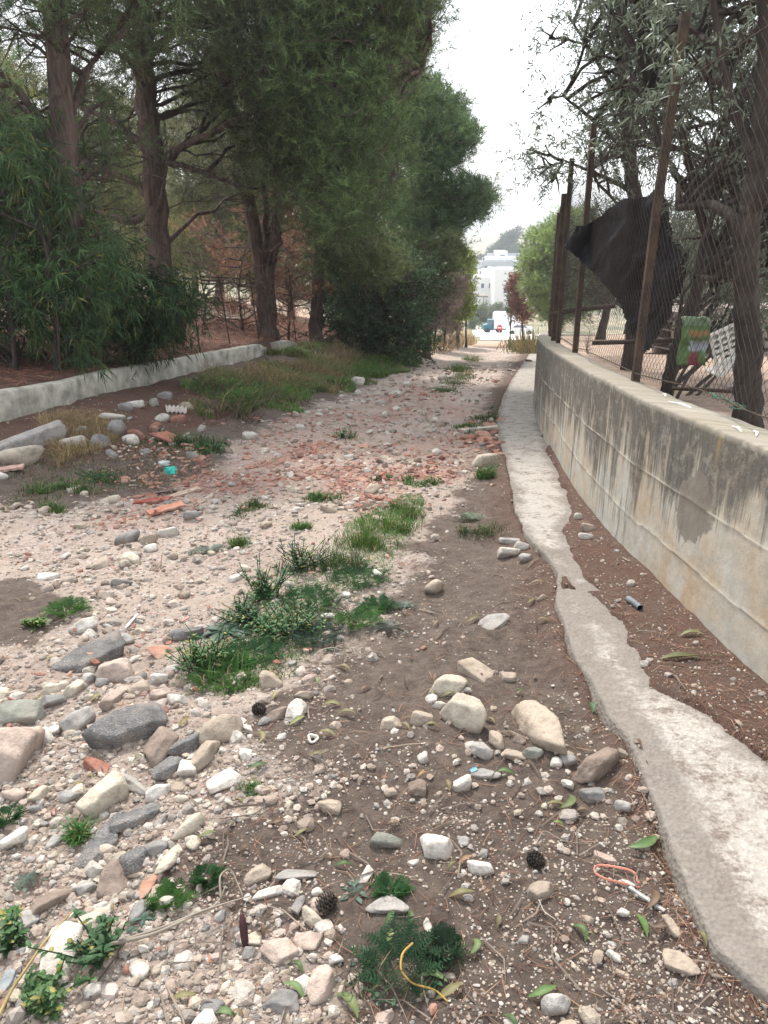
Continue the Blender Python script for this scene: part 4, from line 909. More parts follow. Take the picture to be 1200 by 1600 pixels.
for dirn in (1, -1):
    for s0 in np.arange(L0 - hgt, L1, k):
        zz = np.linspace(0, hgt, 16 if s0 < 9 else 7); sv = s0 + (zz if dirn == 1 else hgt - zz) * 1.0
        zig = .006 * np.where(np.arange(len(zz)) % 2, 1, -1) if s0 < 9 else 0
        sv = sv + zig
        ok = (sv > L0) & (sv < L1)
        if ok.sum() < 3: continue
        paths.append(on_wall(sv[ok], zz[ok]))
for P_ in paths: m.tube(P_, .0012 if P_[0][1] < 9 else .0011, 3, WIRE, cap=False)
M['wire'] = m_plain('dull_wire', (.060, .048, .042), .8, .3, 6, 0)
child(m.build('wire_mesh', M['wire']), fence)
m = MB()
sv = np.arange(L0, L1, .12)
m.tube(on_wall(sv, sv * 0 + .02), .0035, 5, WIRE); m.tube(on_wall(sv, sv * 0 + 1.5), .003, 4, WIRE)
child(m.build('tension_wire', M['rust']), fence)

# rusty pipes and rails lying behind the fence
def rod(name, pts, r, mat, label, cat, c=(.5, .5, .5), group=None, sides=8):
    m = MB(); m.tube(pts, r, sides, c); o = m.build(name, M[mat], None, True); 
    return tag(o, label, cat, group)
rod('iron_pipe', [at(858, 492, 9.2), at(900, 484, 9.2), at(960, 478, 9.3)], .028, 'rust', 'rusty iron pipe level behind the three far fence posts, above the wall', 'pipe', group='rusty pipes behind the fence')
rod('iron_pipe', [at(925, 536, 7.3), at(1000, 534, 7.2), at(1065, 532, 7.2)], .02, 'rust', 'rusty pipe level behind the nearest fence post, under the shade net', 'pipe', group='rusty pipes behind the fence')
rod('iron_pipe', [at(1050, 607, 5.0), at(1100, 609, 4.9), at(1150, 612, 4.8)], .012, 'rust', 'thin rusty rod low behind the netting, above the white paint drips', 'pipe', group='rusty pipes behind the fence')
# stack of pallets in the field
root = empty('pallet_stack', gp(1070, 552, 12.5)); tag(root, 'weathered wooden pallets stacked in the field behind the fence', 'pallets')
for k in range(5):
    m = MB(); z = .06 + k * .14
    for q in range(6): m.box((-.5 + q * .2, 0, z + .055), (.14, 1.0, .018), 0, (.5, .5, .5))
    for q in (-.45, 0, .45): m.box((0, q, z), (1.14, .09, .09))
    o = m.build('pallet', M['wood']); o.parent = root
root.rotation_euler = (0, 0, .25)
root = copy_tree(root, gp(1135, 550, 11.5), -.2, 1.0, 'second stack of wooden pallets, to the right of the other behind the trunk')

# torn black shade net hanging behind the fence
def m_net():
    t = NT('shade_net'); p = t.pos(); n = t.noise(p, 40, 3, .6, sc=(1, 1, .2)); t.done(t.mix(n, (.008, .008, .009), (.045, .045, .052)), t.bump(t.noise(p, 7, 4, .6, sc=(2, 2, .5)), .8, .04), .8)
    tr = t.n('ShaderNodeBsdfTransparent'); mx = t.n('ShaderNodeMixShader'); mx.inputs[0].default_value = .04
    t.l(t.b.outputs[0], mx.inputs[1]); t.l(tr.outputs[0], mx.inputs[2]); t.l(mx.outputs[0], t.out.inputs[0]); return t.m
M['net'] = m_net()
def drape(outline, Y0, name, label, cat, mat, amp=.18, step=9, seed=0, col=(.5, .5, .5), group=None, ydx=0.0):
    """a hanging cloth: folds in depth, torn edge; outline in picture units at distance about Y0"""
    A = np.array(outline, float); lo, hi = A.min(0), A.max(0)
    gx = np.arange(lo[0], hi[0] + step, step); gy = np.arange(lo[1], hi[1] + step, step)
    nxx, nyy = len(gx), len(gy); PX, PY = np.meshgrid(gx, gy); sd_ = sdist(A, PX.ravel(), PY.ravel()) + 3 * fbm(PX.ravel() / 12, PY.ravel() / 12, seed, 3)
    V = []
    for a, b in zip(PX.ravel(), PY.ravel()):
        wp = 26 * float(fbm(a / 60., b / 60., seed + 6, 3)); n = vnoise((a + .35 * b + wp) / 34, (b + wp) / 90, seed + 2) + .5 * vnoise((a + .5 * b + wp) / 13, (b - wp) / 45, seed + 3) - .75
        V.append(at(a, b, Y0 + amp * n + ydx * (a - lo[0])))
    Q_ = []; inside = sd_ > 0
    for r_ in range(nyy - 1):
        for c_ in range(nxx - 1):
            k = r_ * nxx + c_
            if inside[k] and inside[k + 1] and inside[k + nxx] and inside[k + nxx + 1]: Q_.append((k, k + 1, k + nxx + 1, k + nxx))
    used = np.unique(np.array(Q_)); mp = -np.ones(len(V), int); mp[used] = np.arange(len(used))
    o = link(name, mesh_np(name, np.array(V)[used], mp[np.array(Q_)], M[mat] if isinstance(mat, str) else mat, np.broadcast_to(np.array(col), (len(used), 3)), True))
    s = o.modifiers.new('thickness', 'SOLIDIFY'); s.thickness = .003
    return tag(o, label, cat, group)
drape([(880, 386), (902, 352), (925, 345), (935, 338), (960, 318), (972, 310), (1010, 305), (1030, 290), (1045, 320), (1052, 380), (1068, 400), (1058, 450), (1050, 490), (1018, 545), (1003, 560), (996, 548), (984, 520), (968, 478), (930, 432), (905, 408)],
      6.6, 'shade_net', 'torn black shade net hanging bunched behind the fence between the olive trunks', 'shade net', 'net', .3, 2.5, 700)
drape([(1040, 372), (1062, 380), (1078, 400), (1072, 440), (1058, 470), (1040, 480)], 7.0, 'shade_net', 'thin grey-blue strip of shade net at the right side of the torn black one', 'shade net', 'net', .15, 3, 710)
# feed sack caught on the netting
def m_sack():
    t = NT('printed_sack'); c = t.attr('Col'); p = t.obj(); return t.done(t.mix(1.0, c, t.ramp(t.noise(p, 25, 5), [(.3, .7), (.7, 1.15)]), 'MULTIPLY'), t.bump(t.noise(p, 18, 4), .6, .01), .5)
M['sack'] = m_sack()
Ys = 4.75; gx = np.linspace(1064, 1106, 14); gy = np.linspace(497, 572, 20); V = []; C = []
for b in gy:
    for a in gx:
        n = vnoise(a / 9, b / 16, 801) - .5; aa = a + (4 * math.sin((b - 497) / 14)) + (3 if b < 510 else 0)
        V.append(at(aa, b + 3 * (vnoise(a / 10, 0, 805) - .5) * 2, Ys + .05 * n + .012 * math.cos((a - 1085) / 7)))
        c = (.09, .16, .05)
        if 517 + 5 * vnoise(a / 7, 0, 3) < b < 523 + 8 * vnoise(a / 5, 0, 9) and a > 1072: c = (.24, .12, .04)
        if 530 + 6 * vnoise(a / 5, 0, 13) < b < 545 + 8 * vnoise(a / 5, 0, 19) and a > 1074 + 4 * vnoise(b / 5, 0, 4): c = (.30, .32, .34)
        if b > 550 + 9 * vnoise(a / 5, 0, 23) and 1078 < a < 1096: c = (.20, .04, .045)
        if b < 512: c = (.17, .24, .14)
        C.append(c)
V = np.array(V); n1 = len(V); V2 = V + np.array([0, .03, 0]); i = np.arange(19)[:, None] * 14; j = np.arange(13)[None]
Q1 = np.stack([i + j, i + j + 1, i + 15 + j, i + 14 + j], -1).reshape(-1, 4)
ed = [list(range(14)), [13 + 14 * k for k in range(20)], [19 * 14 + 13 - k for k in range(14)], [14 * (19 - k) for k in range(20)]]
EQ = [(e[k + 1], e[k], e[k] + n1, e[k + 1] + n1) for e in ed for k in range(len(e) - 1)]
o = link('feed_sack', mesh_np('feed_sack', np.vstack([V, V2]), np.concatenate([Q1, Q1[:, ::-1] + n1, np.array(EQ)]), M['sack'], np.array(C + C), True))
tag(o, 'crumpled green sack with orange, white and red patches hung on the netting by the trunk', 'sack')
# broken white slotted plastic crate side hung beside it
m = MB(); root = empty('plastic_crate', at(1140, 545, 5.2)); tag(root, 'broken white slotted plastic crate hung tilted on the trunk beside the green sack', 'crate')
for a in np.linspace(-.11, .11, 5): m.box((a, 0, 0), (.014, .02, .30), 0, (.62, .60, .55))
for b in np.linspace(-.15, .15, 8): m.box((0, 0, b), (.235, .024, .014), 0, (.62, .60, .55))
m.box((0, .08, -.15), (.235, .14, .012), 0, (.62, .60, .55)); m.box((0, .015, .10), (.21, .008, .07), 0, (.40, .38, .33))
o = m.build('side_panel', M['plastic']); o.parent = root; root.rotation_euler = (.1, -.42, .15)
m = MB(); m.box((.05, .012, -.07), (.08, .01, .06), 0, (.75, .76, .74)); o = m.build('label_plate', M['plastic']); o.parent = root
# shelf board against the trunk
m = MB(); a = np.array(at(1150, 604, 4.5)); m.box(a, (.16, .10, .012), 0); o = m.build('board', M['wood']); tag(o, 'small pale board laid level against the foot of the thick olive trunk', 'board')
# green twine
def twine(name, c, n, spread, r, col, label, seed):
    rr_ = np.random.default_rng(seed); P = np.cumsum(rr_.normal(size=(n, 3)) * spread * .5, 0); P -= P.mean(0); P = P / (np.abs(P).max(0) + 1e-6) * np.array(spread * 3.0); P[:, 2] = np.abs(P[:, 2]) * .6
    u = np.linspace(0, n - 1, n * 5); Ps = np.stack([np.interp(u, np.arange(n), P[:, k]) for k in range(3)], 1)
    for _ in range(4): Ps[1:-1] = (Ps[:-2] + 2 * Ps[1:-1] + Ps[2:]) / 4
    m = MB(); m.tube(Ps + np.array(c), r, 4, col); return tag(m.build(name, M['plastic']), label, 'twine')
pw = wall_pt(2.68, .10, .01); twine('green_twine', pw, 26, np.array([.010, .016, .016]), .0022, (.02, .17, .12), 'tangle of green plastic twine on the wall top at the right edge', 3)
pw = wall_pt(3.35, .17, .05); twine('green_twine', pw, 26, np.array([.012, .05, .02]), .0022, (.02, .16, .10), 'green plastic twine twisted along the foot of the netting beside the thick trunk', 4)
# left wire fence
lf = empty('wire_fence', gp(352, 520, 14.0)); tag(lf, 'sagging wire fence on thin rusty rods along the needle covered bank', 'fence')
LPST = [(88, 462, 95, 600, 9.2), (188, 500, 200, 575, 11.2), (341, 430, 360, 532, 15.2), (389, 424, 405, 524, 17.0), (451, 420, 463, 524, 19.2), (300, 450, 312, 540, 13.5)]
tops = []
for (a, b, c_, d_, Yd) in LPST:
    m = MB(); q = gp(c_, d_, Yd); tpt = at(a, b, Yd); m.tube([(q[0], q[1], q[2] - .1), tpt], .013, 6); child(m.build('post', M['rust']), lf); tops.append((Yd, q, tpt))
tops.sort(key=lambda t: t[0]); m = MB()
for (Ya, qa, ta), (Yb, qb, tb) in zip(tops[:-1], tops[1:]):
    qa, ta, qb, tb = map(np.array, (qa, ta, qb, tb))
    for h in np.linspace(.08, .92, 7):
        a = qa + (ta - qa) * h; b = qb + (tb - qb) * h; t = np.linspace(0, 1, 6)[:, None]; m.tube(a + (b - a) * t - np.array([0, 0, .06]) * 4 * t * (1 - t), .0016, 3, cap=False)
    for h in np.linspace(0, 1, 16)[1:-1]:
        a = qa + (qb - qa) * h + (ta - qa) * .06; b = ta + (tb - ta) * h - (ta - qa) * .08; m.tube([a, (a + b) / 2 + np.array([.01, .02, -.02]), b], .0014, 3, cap=False)
child(m.build('wire_mesh', M['rust']), lf)
# ------------------------------------------------------------------ stones
import bmesh
def ico(sub):
    b = bmesh.new(); bmesh.ops.create_icosphere(b, subdivisions=sub, radius=1); V = np.array([v.co[:] for v in b.verts]); Fc = np.array([[v.index for v in f.verts] for f in b.faces]); b.free(); return unit(V), Fc
ICO = {k: ico(k) for k in (1, 2, 3, 4)}
def n3(V, s, f): return (fbm(V[:, 0] * f + 7.1, V[:, 1] * f + 3.3, s, 3) + fbm(V[:, 1] * f + 1.7, V[:, 2] * f + 9.2, s + 5, 3) + fbm(V[:, 2] * f + 4.4, V[:, 0] * f + 5.8, s + 9, 3)) / 1.7
def rockshape(seed, sub=3, angular=.7, flat=False):
    r_ = np.random.default_rng(seed); V, Fc = ICO[sub]
    if angular > .42:            # broken block: six faces out of square, a few corners knocked off
        ax = np.array([(1, 0, 0), (-1, 0, 0), (0, 1, 0), (0, -1, 0), (0, 0, 1), (0, 0, -1)], float); N = unit(ax + r_.normal(size=(6, 3)) * .28); D = .52 + .22 * r_.random(6)
        kc = 4 + r_.integers(0, 4); N = np.vstack([N, rdir(kc, r_)]); D = np.append(D, .62 + .24 * r_.random(kc))
    else: N = rdir(13, r_); D = .90 - .30 * r_.random(13)
    if flat: N = np.vstack([N * np.array([1, 1, .25]), [[0, 0, 1]], [[0, 0, -1]]]); N = unit(N); D = np.append(D, [.5, .5])
    dots = V @ N.T; rr_ = np.where(dots > .05, D / np.maximum(dots, .05), 9)
    sharp = 14 + 40 * angular
    rad = -np.log(np.exp(-sharp * rr_).sum(1) + math.exp(-sharp * 1.0)) / sharp
    W = V * rad[:, None]
    if sub >= 3:
        W = W * (1 + .09 * n3(W, seed % 97, 1.7) + .05 * n3(W, seed % 89 + 40, 4.5))[:, None]
        pit = n3(W, seed % 71 + 20, 9); W = W * (1 + .028 * pit - .03 * np.clip(pit, .25, 1))[:, None]
    elif sub == 2: W = W * (1 + .10 * n3(W, seed % 97, 2.5))[:, None]
    m = (W.max(0) + W.min(0)) / 2; W = (W - m) / ((W.max(0) - W.min(0)) / 2)
    return W, Fc
PAL = dict(); PAL0 = dict(white=(.62, .585, .53), cream=(.58, .52, .42), tan=(.42, .35, .28), pink=(.47, .375, .32), brown=(.25, .195, .16), grey=(.25, .245, .24), light=(.39, .375, .355), green=(.25, .26, .225),
           asphalt=(.165, .165, .165), brick=(.32, .14, .10), terra=(.46, .25, .18), slate=(.27, .31, .33))
PAL = {k_: tuple(q_ * .99 for q_ in v_) for k_, v_ in PAL0.items()}
def stone(px, py, w, h, kind, label, rot=0, t=.6, ang=.7, flat=False, name=None, sink=.36, group=None, cat=None, seed=None, tilt=None, sub=3):
    seed = seed if seed is not None else int(px * 13 + py * 7) % 9973; r_ = np.random.default_rng(seed)
    x, y = px2g(px, py); off = hz(x, y) - float(base(x, y)); dist = math.sqrt(x * x + y * y + (CAMZ - g(y)) ** 2)
    r = ray(px, py); delta = math.atan2(-r[2], math.hypot(r[0], r[1])); sdl = max(math.sin(delta), .12)
    a = R(rot); k = dist / F / math.sqrt(1 + ((px - 600) / F) ** 2 + ((py - 800) / F) ** 2) * math.sqrt(1 + ((px - 600) / F) ** 2)
    k = dist / math.sqrt(F * F + (px - 600) ** 2 + (py - 800) ** 2)
    Lg = w * k * math.hypot(math.cos(a), math.sin(a) / sdl); Wg = h * k * math.hypot(math.sin(a), math.cos(a) / sdl)
    if sdl < .45: Lg = min(Lg, w * k * 1.35); Wg = min(Wg, h * k * 2.2)
    th = t * min(Lg, Wg); Wg = max(Wg - .55 * th * math.cos(delta) / sdl * abs(math.cos(a)), .45 * Wg)
    off2 = off + th * .25
    x, y = px2g(px, py, off2); z = hz(x, y)
    W_, Fc = rockshape(seed, sub, ang, flat); Vv = W_ * np.array([Lg / 2, Wg / 2, th / 2])
    tl = tilt if tilt is not None else (.12 * r_.normal(), .12 * r_.normal()); ar = math.atan2(math.sin(a) / sdl, math.cos(a)) + math.atan2(x, y) * -1
    Mx = Matrix.Rotation(ar, 3, 'Z') @ Matrix.Rotation(tl[0], 3, 'X') @ Matrix.Rotation(tl[1], 3, 'Y')
    Vv = Vv @ np.array(Mx).T; Vv[:, 2] += th * (.5 - sink)
    c = np.array(PAL[kind]) * (.9 + .2 * r_.random()); up = np.clip(fbm(Vv[:, 0] * 30, Vv[:, 1] * 30, seed % 50, 3) * .5 + .5, 0, 1)[:, None]
    C = c * (.82 + .3 * up)
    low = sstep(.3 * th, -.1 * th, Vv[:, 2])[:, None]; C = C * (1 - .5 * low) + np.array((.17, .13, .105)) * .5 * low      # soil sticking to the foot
    mat = M['asphalt'] if kind == 'asphalt' else M['rock']
    nm = name or ('asphalt_chunk' if kind == 'asphalt' else 'brick_fragment' if kind in ('brick', 'terra') else 'stone')
    o = link(nm, mesh_np(nm, Vv, Fc, mat, C, sub >= 3), None, (x, y, z))
    return tag(o, label, cat or ('asphalt' if kind == 'asphalt' else 'brick piece' if kind in ('brick', 'terra') else 'stone'), group)
ST = [
 (140, 1025, 120, 46, 'asphalt', 'flat light grey slab of old asphalt with black broken edge, below brown dirt patch', 14, .35, .8, True),
 (180, 1051, 60, 42, 'pink', 'pinkish beige round rock touching the flat asphalt slab', 0, .8, .5, False),
 (159, 1064, 24, 20, 'grey', 'small round grey pebble between the asphalt slab and the pinkish rock', 0, .8, .3, False),
 (137, 1062, 26, 18, 'light', 'small pale stone left of the round grey pebble', 20, .7, .7, False),
 (130, 979, 46, 26, 'white', 'white oval stone just above the flat asphalt slab', 0, .7, .3, False),
 (197, 1000, 26, 20, 'light', 'pale round stone at the right tip of the asphalt slab', 0, .8, .3, False),
 (252, 1020, 30, 26, 'terra', 'flat orange-pink tile piece right of the asphalt slab', 20, .3, .8, True),
 (290, 992, 60, 24, 'asphalt', 'dark asphalt chunk under the big toothed leaves', 0, .6, .7, False),
 (74, 900, 34, 18, 'white', 'white tile piece lying at the edge of the brown dirt patch', -15, .3, .8, True),
 (198, 1138, 122, 62, 'asphalt', 'largest dark speckled asphalt chunk, left of the big clump of weeds', 10, .55, .7, False),
 (14, 1168, 90, 92, 'pink', 'biggest pinkish boulder, cut by the left edge', 50, .7, .5, False),
 (33, 1116, 72, 42, 'green', 'greenish grey flat stone above the boulder at the left edge', -15, .5, .7, False),
 (82, 1098, 42, 24, 'grey', 'dark grey stone right of the greenish flat one', 0, .6, .7, False),
 (120, 1126, 50, 38, 'light', 'mottled grey stone touching the largest asphalt chunk on its left', 20, .7, .5, False),
 (66, 1150, 38, 36, 'white', 'knobbly white stone right of the left-edge boulder', 0, .8, .8, False),
 (180, 1087, 52, 22, 'pink', 'long pinkish stone right above the largest asphalt chunk', 35, .6, .6, False),
 (216, 1074, 36, 26, 'tan', 'tan round stone below the pinkish rock', 0, .7, .4, False),
 (247, 1060, 32, 24, 'white', 'knobbly white stone left of the feathery weeds', 0, .8, .8, False),
 (268, 1050, 30, 14, 'white', 'flat white stone above the knobbly white one', 0, .6, .7, False),
 (85, 1075, 48, 20, 'cream', 'cream flattish stone above the dark grey stone', 12, .6, .6, False),
 (118, 1075, 40, 22, 'cream', 'cream stone right of the flattish cream one', 25, .6, .6, False),
 (250, 1085, 34, 18, 'pink', 'small pink stone under the knobbly white one', 0, .5, .7, False),
 (276, 1092, 30, 22, 'white', 'pale block-shaped stone at the left foot of the weeds', -20, .7, .8, False),
 (84, 1118 + 22, 24, 18, 'white', 'bright small white stone between the dark grey and mottled stones', 0, .7, .7, False),
 (345, 1142, 74, 50, 'tan', 'big smooth tan stone below the feathery weeds', 15, .7, .35, False),
 (318, 1178, 60, 36, 'tan', 'smooth tan stone leaning under the big smooth tan one', 40, .7, .35, False),
 (252, 1165, 66, 50, 'brown', 'brownish stone left of the dark wedge of asphalt', 50, .6, .5, False),
 (288, 1168, 52, 30, 'asphalt', 'dark wedge of asphalt leaning on the brownish stone', 25, .7, .8, False),
 (262, 1202, 60, 34, 'asphalt', 'dark asphalt lump below the dark wedge', 30, .6, .7, False),
 (289, 1201, 36, 30, 'white', 'pale pinkish cube-like stone in front of the dark asphalt lump', 0, .7, .9, False),
 (150, 1196, 48, 26, 'brick', 'rounded red brick piece under the largest asphalt chunk', -35, .6, .5, False),
 (132, 1162, 16, 14, 'brick', 'tiny red brick bit left of the largest asphalt chunk', 0, .6, .6, False),
 (148, 1148, 24, 16, 'cream', 'small cream oval stone lying on the asphalt chunk edge', 0, .7, .3, False),
 (206, 1224, 62, 30, 'light', 'grey speckled long stone standing above the cream rock', -60, .6, .7, False),
 (158, 1246, 72, 56, 'cream', 'big cream rock with a rounded hump, below the red brick piece', 25, .7, .45, False),
 (346, 1222, 52, 34, 'white', 'whitish flat stone at the edge of the brown dirt', 20, .4, .7, False),
 (64, 1241, 34, 26, 'cream', 'small cream stone left of the big cream rock', 20, .7, .5, False),
 (105, 1248, 36, 20, 'light', 'grey-white stone between the cream rocks', -30, .6, .7, False),
 (246, 1238, 44, 26, 'white', 'knobbly white lump right of the cream rock', 0, .7, .7, False),
 (220, 1272, 100, 30, 'asphalt', 'long strip of crumbling asphalt above the leaning oval stones', 12, .4, .7, False),
 (153, 1322, 84, 42, 'asphalt', 'broad patch of crumbling asphalt left of the dark round lump', 30, .3, .6, False),
 (180, 1285, 44, 26, 'asphalt', 'small block of crumbling asphalt above the broad patch', 10, .5, .7, False),
 (294, 1292, 56, 32, 'cream', 'smooth cream oval stone near the edge of the brown dirt', 22, .7, .3, False),
 (265, 1341, 62, 26, 'cream', 'slim cream stone leaning beside the dark round lump', 48, .7, .35, False),
 (302, 1313, 20, 26, 'cream', 'small upright cream stone under the smooth cream oval one', 80, .7, .4, False),
 (209, 1346, 50, 46, 'asphalt', 'dark round asphalt lump lying on a brown stone', 10, .8, .4, False),
 (245, 1322, 34, 32, 'grey', 'blue-grey stone touching the slim leaning cream stone', 0, .7, .5, False),
 (180, 1374, 52, 50, 'brown', 'smooth brown stone under the dark round lump', 60, .7, .35, False),
 (230, 1385, 42, 22, 'terra', 'reddish flat tile under the slim leaning stone', 55, .4, .8, True),
 (131, 1385, 38, 28, 'light', 'grey-white angular stone left of the smooth brown one', -20, .6, .8, False),
 (78, 1406, 72, 34, 'brown', 'brown flat stone beside the yellow stalk', 20, .5, .7, False),
 (22, 1312, 46, 32, 'white', 'white rock at the left edge above the low weeds', 15, .7, .6, False),
 (92, 1494, 90, 58, 'white', 'largest white rock in the lower left corner, beside the yellow stalk', 62, .6, .7, False),
 (30, 1441, 66, 34, 'light', 'flat grey-white stone left of the largest white rock', 10, .4, .7, False),
 (286, 1500, 28, 32, 'white', 'bright white shard left of the dark seed pod', 70, .5, .9, False),
 (10, 1534, 44, 22, 'slate', 'bluish slate slab at the left edge near the bottom', 45, .35, .8, True),
 (95, 1551, 32, 18, 'white', 'pale bluish stone right of the small leafy weeds', 40, .5, .7, False),
 (145, 1546, 30, 24, 'white', 'pale round lump near the bottom left', 0, .7, .5, False),
 (150, 1430, 60, 22, 'cream', 'pale flat stones slab below the smooth brown stone', 5, .4, .6, False),
 (155, 1418, 28, 16, 'white', 'small white oval stone on the pale slab', 0, .6, .4, False),
 (218, 1515, 26, 36, 'white', 'pale angular lump above the green and yellow leaf', 60, .6, .7, False),
 (402, 1366, 46, 30, 'tan', 'ring-shaped tan stone right of the dried plant', 15, .6, .4, False),
 (421, 1064, 36, 34, 'tan', 'blocky tan rock right of the feathery weeds', 10, .85, .8, False),
 (464, 1110, 36, 32, 'white', 'whitish three-cornered stone right of the pine cone', 50, .7, .8, False),
 (433, 1114, 34, 24, 'brown', 'rounded brownish stone left of the three-cornered white one', 20, .7, .4, False),
 (475, 1086, 30, 15, 'tan', 'small oblong tan stone above the three-cornered one', -8, .7, .5, False),
 (382, 1133, 34, 18, 'white', 'slim pale stone right of the big smooth tan one', -65, .6, .6, False),
 (440, 1151, 18, 13, 'white', 'little white stone left of the white shell ring', 10, .7, .5, False),
 (611, 1132, 36, 26, 'tan', 'square-edged tan block alone on the brown dirt', 0, .7, .9, False),
 (484, 1062, 28, 16, 'pink', 'small pinkish stone right of the blocky tan rock', 20, .6, .6, False),
 (541, 930, 14, 12, 'white', 'small white stone in the weeds of the middle strip', 0, .8, .5, False),
 (531, 996, 14, 9, 'white', 'tiny white stone near the dry curled stalks', 0, .8, .5, False),
 (677, 917, 26, 22, 'tan', 'pale pointed stone right of the weeds', 30, .8, .7, False),
 (768, 973, 54, 24, 'light', 'flat pale tile lying slantwise on the brown dirt', 25, .22, .9, True),
 (699, 1067, 60, 34, 'cream', 'rough cream rock, upper of the rocks in the middle of the dirt', -5, .7, .65, False),
 (748, 1051, 54, 30, 'tan', 'flat lozenge-shaped slab behind the rough cream rock', -25, .3, .95, True),
 (793, 1060, 28, 20, 'tan', 'small tan stone right of the lozenge-shaped slab', 0, .6, .7, False),
 (725, 1115, 74, 46, 'cream', 'largest faceted cream rock in the middle of the dirt', -15, .85, .9, False),
 (845, 1129, 112, 60, 'tan', 'big long mottled rock lying slantwise beside the concrete footing', -52, .7, .5, False),
 (659, 1124, 36, 24, 'tan', 'tan rock left of the largest faceted one', 0, .7, .6, False),
 (674, 1092, 20, 17, 'white', 'small pale stone touching the rough cream rock', 0, .7, .5, False),
 (688, 1102, 22, 16, 'white', 'small pale stone between the two cream rocks', 20, .7, .6, False),
 (752, 1171, 34, 32, 'light', 'grey angular stone below the largest faceted rock', 10, .8, .8, False),
 (777, 1157, 30, 24, 'tan', 'tan oval stone right of the grey angular one', -30, .7, .4, False),
 (812, 1157, 20, 16, 'brown', 'small dark brown stone left of the big long mottled rock', 0, .7, .5, False),
 (833, 1176, 34, 18, 'green', 'smooth greenish oval stone under the big long mottled rock', 0, .7, .3, False),
 (870, 1187, 20, 18, 'white', 'small white stone below the end of the long mottled rock', 0, .8, .6, False),
 (888, 1184, 22, 22, 'grey', 'small grey angular stone right of the small white one', 20, .8, .8, False),
 (755, 1209, 56, 18, 'light', 'long pale flat stone near the blue scrap', 0, .6, .7, False),
 (652, 1229, 30, 26, 'brown', 'rounded brownish stone under the orange butt-like scrap', 0, .8, .5, False),
 (722, 1223, 34, 28, 'white', 'white angular stone below the long pale flat one', 20, .8, .8, False),
 (662, 1183, 20, 18, 'white', 'whitish corner-shaped stone above the brownish rounded one', 20, .8, .8, False),
 (805, 1177, 44, 18, 'tan', 'half buried tan stone between the grey angular and the greenish one', 0, .5, .5, False),
 (933, 1190, 66, 44, 'brown', 'brown lumpy rock leaning against the concrete footing', 35, .8, .5, False),
 (928, 1240, 42, 26, 'grey', 'grey half buried stone below the brown lumpy rock', 10, .6, .6, False),
 (610, 1238, 22, 14, 'tan', 'small tan pebble on the bare dirt left of the brownish rounded stone', 0, .6, .5, False),
 (607, 1312, 62, 30, 'green', 'flattish grey-green oval stone on the dirt', 5, .6, .45, False),
 (683, 1321, 54, 46, 'white', 'white round rock right of the grey-green oval stone', 0, .85, .5, False),
 (752, 1353, 46, 32, 'white', 'white angular rock right of and below the white round one', 5, .7, .8, False),
 (725, 1315, 20, 18, 'light', 'small stone tucked right of the white round rock', 0, .7, .6, False),
 (571, 1368, 32, 16, 'white', 'white pointed shard above the small tuft', 50, .5, .9, False),
 (647, 1346, 20, 12, 'white', 'small chalky white chip below the white round rock', 20, .6, .8, False),
 (488, 1432, 40, 28, 'cream', 'smooth cream oval stone below the large pine cone', -45, .8, .4, False),
 (466, 1413, 32, 18, 'grey', 'grey striped small slab left of the smooth cream oval stone', 65, .6, .7, False),
 (496, 1393, 20, 15, 'white', 'small round white stone touching the large pine cone', 0, .8, .4, False),
 (437, 1486, 58, 48, 'pink', 'big half buried pinkish rock right of the dark seed pod', 10, .6, .5, False),
 (481, 1470, 44, 34, 'pink', 'smaller half buried pinkish rock beside the big pinkish one', -10, .5, .5, False),
 (500, 1537, 60, 48, 'pink', 'pale pink rock with a white broken corner near the bottom edge', 40, .7, .7, False),
 (524, 1498, 26, 18, 'white', 'little square white block above the pale pink rock', 10, .7, .95, False),
 (515, 1258, 38, 24, 'tan', 'tan notched stone alone on the upper dirt', -10, .6, .7, False),
 (440, 1565, 60, 44, 'grey', 'half buried blue-grey stone at the bottom edge', 0, .4, .6, False),
 (462, 1366, 66, 20, 'light', 'pale half buried slab left of the white pointed shard', 0, .3, .6, False),
 (605, 1415, 68, 34, 'light', 'wide half buried pale stone below the small tuft', 10, .3, .5, False),
 (418, 1395, 52, 16, 'white', 'row-like white lump above the pinkish rocks', 8, .6, .7, False),
 (600, 1590, 34, 24, 'pink', 'small pinkish stone at the very bottom edge', 0, .6, .6, False),
 (701, 1527, 24, 15, 'tan', 'small tan stone at the right tip of the dark feathery weed', 0, .7, .5, False),
 (668, 1446, 30, 14, 'white', 'slim white shard above the dark feathery weed', -70, .5, .8, False),
 (847, 1391, 44, 28, 'tan', 'oval tan stone casting a small shadow below the small pine cone', 18, .7, .5, False),
 (869, 1567, 48, 40, 'light', 'rounded pale rock near the bottom edge, right half', 10, .85, .5, False),
 (1064, 1500, 60, 34, 'tan', 'half buried tan stone close to the concrete footing', -20, .6, .45, False),
 (975, 1256, 26, 22, 'light', 'blocky stone with a pale top, by the needles at the footing', 10, .9, .9, False),
 (945, 1340, 44, 14, 'pink', 'slim pinkish tile sliver above the orange band', -20, .5, .9, True),
 (979, 1379, 28, 15, 'white', 'white pebble inside the loop of orange band', -5, .7, .5, False),
 (1004, 1317, 24, 20, 'grey', 'rough grey stone next to the curved green leaf', 0, .7, .6, False),
 (918, 1438, 20, 14, 'tan', 'small tan pebble below the orange band', 0, .7, .5, False),
 (974, 1427, 20, 14, 'white', 'small white pebble left of the upright green leaf', 0, .7, .5, False),
 (960, 1493, 26, 16, 'white', 'small flat white pebble, highest of the three below the curled leaf', -10, .6, .5, False),
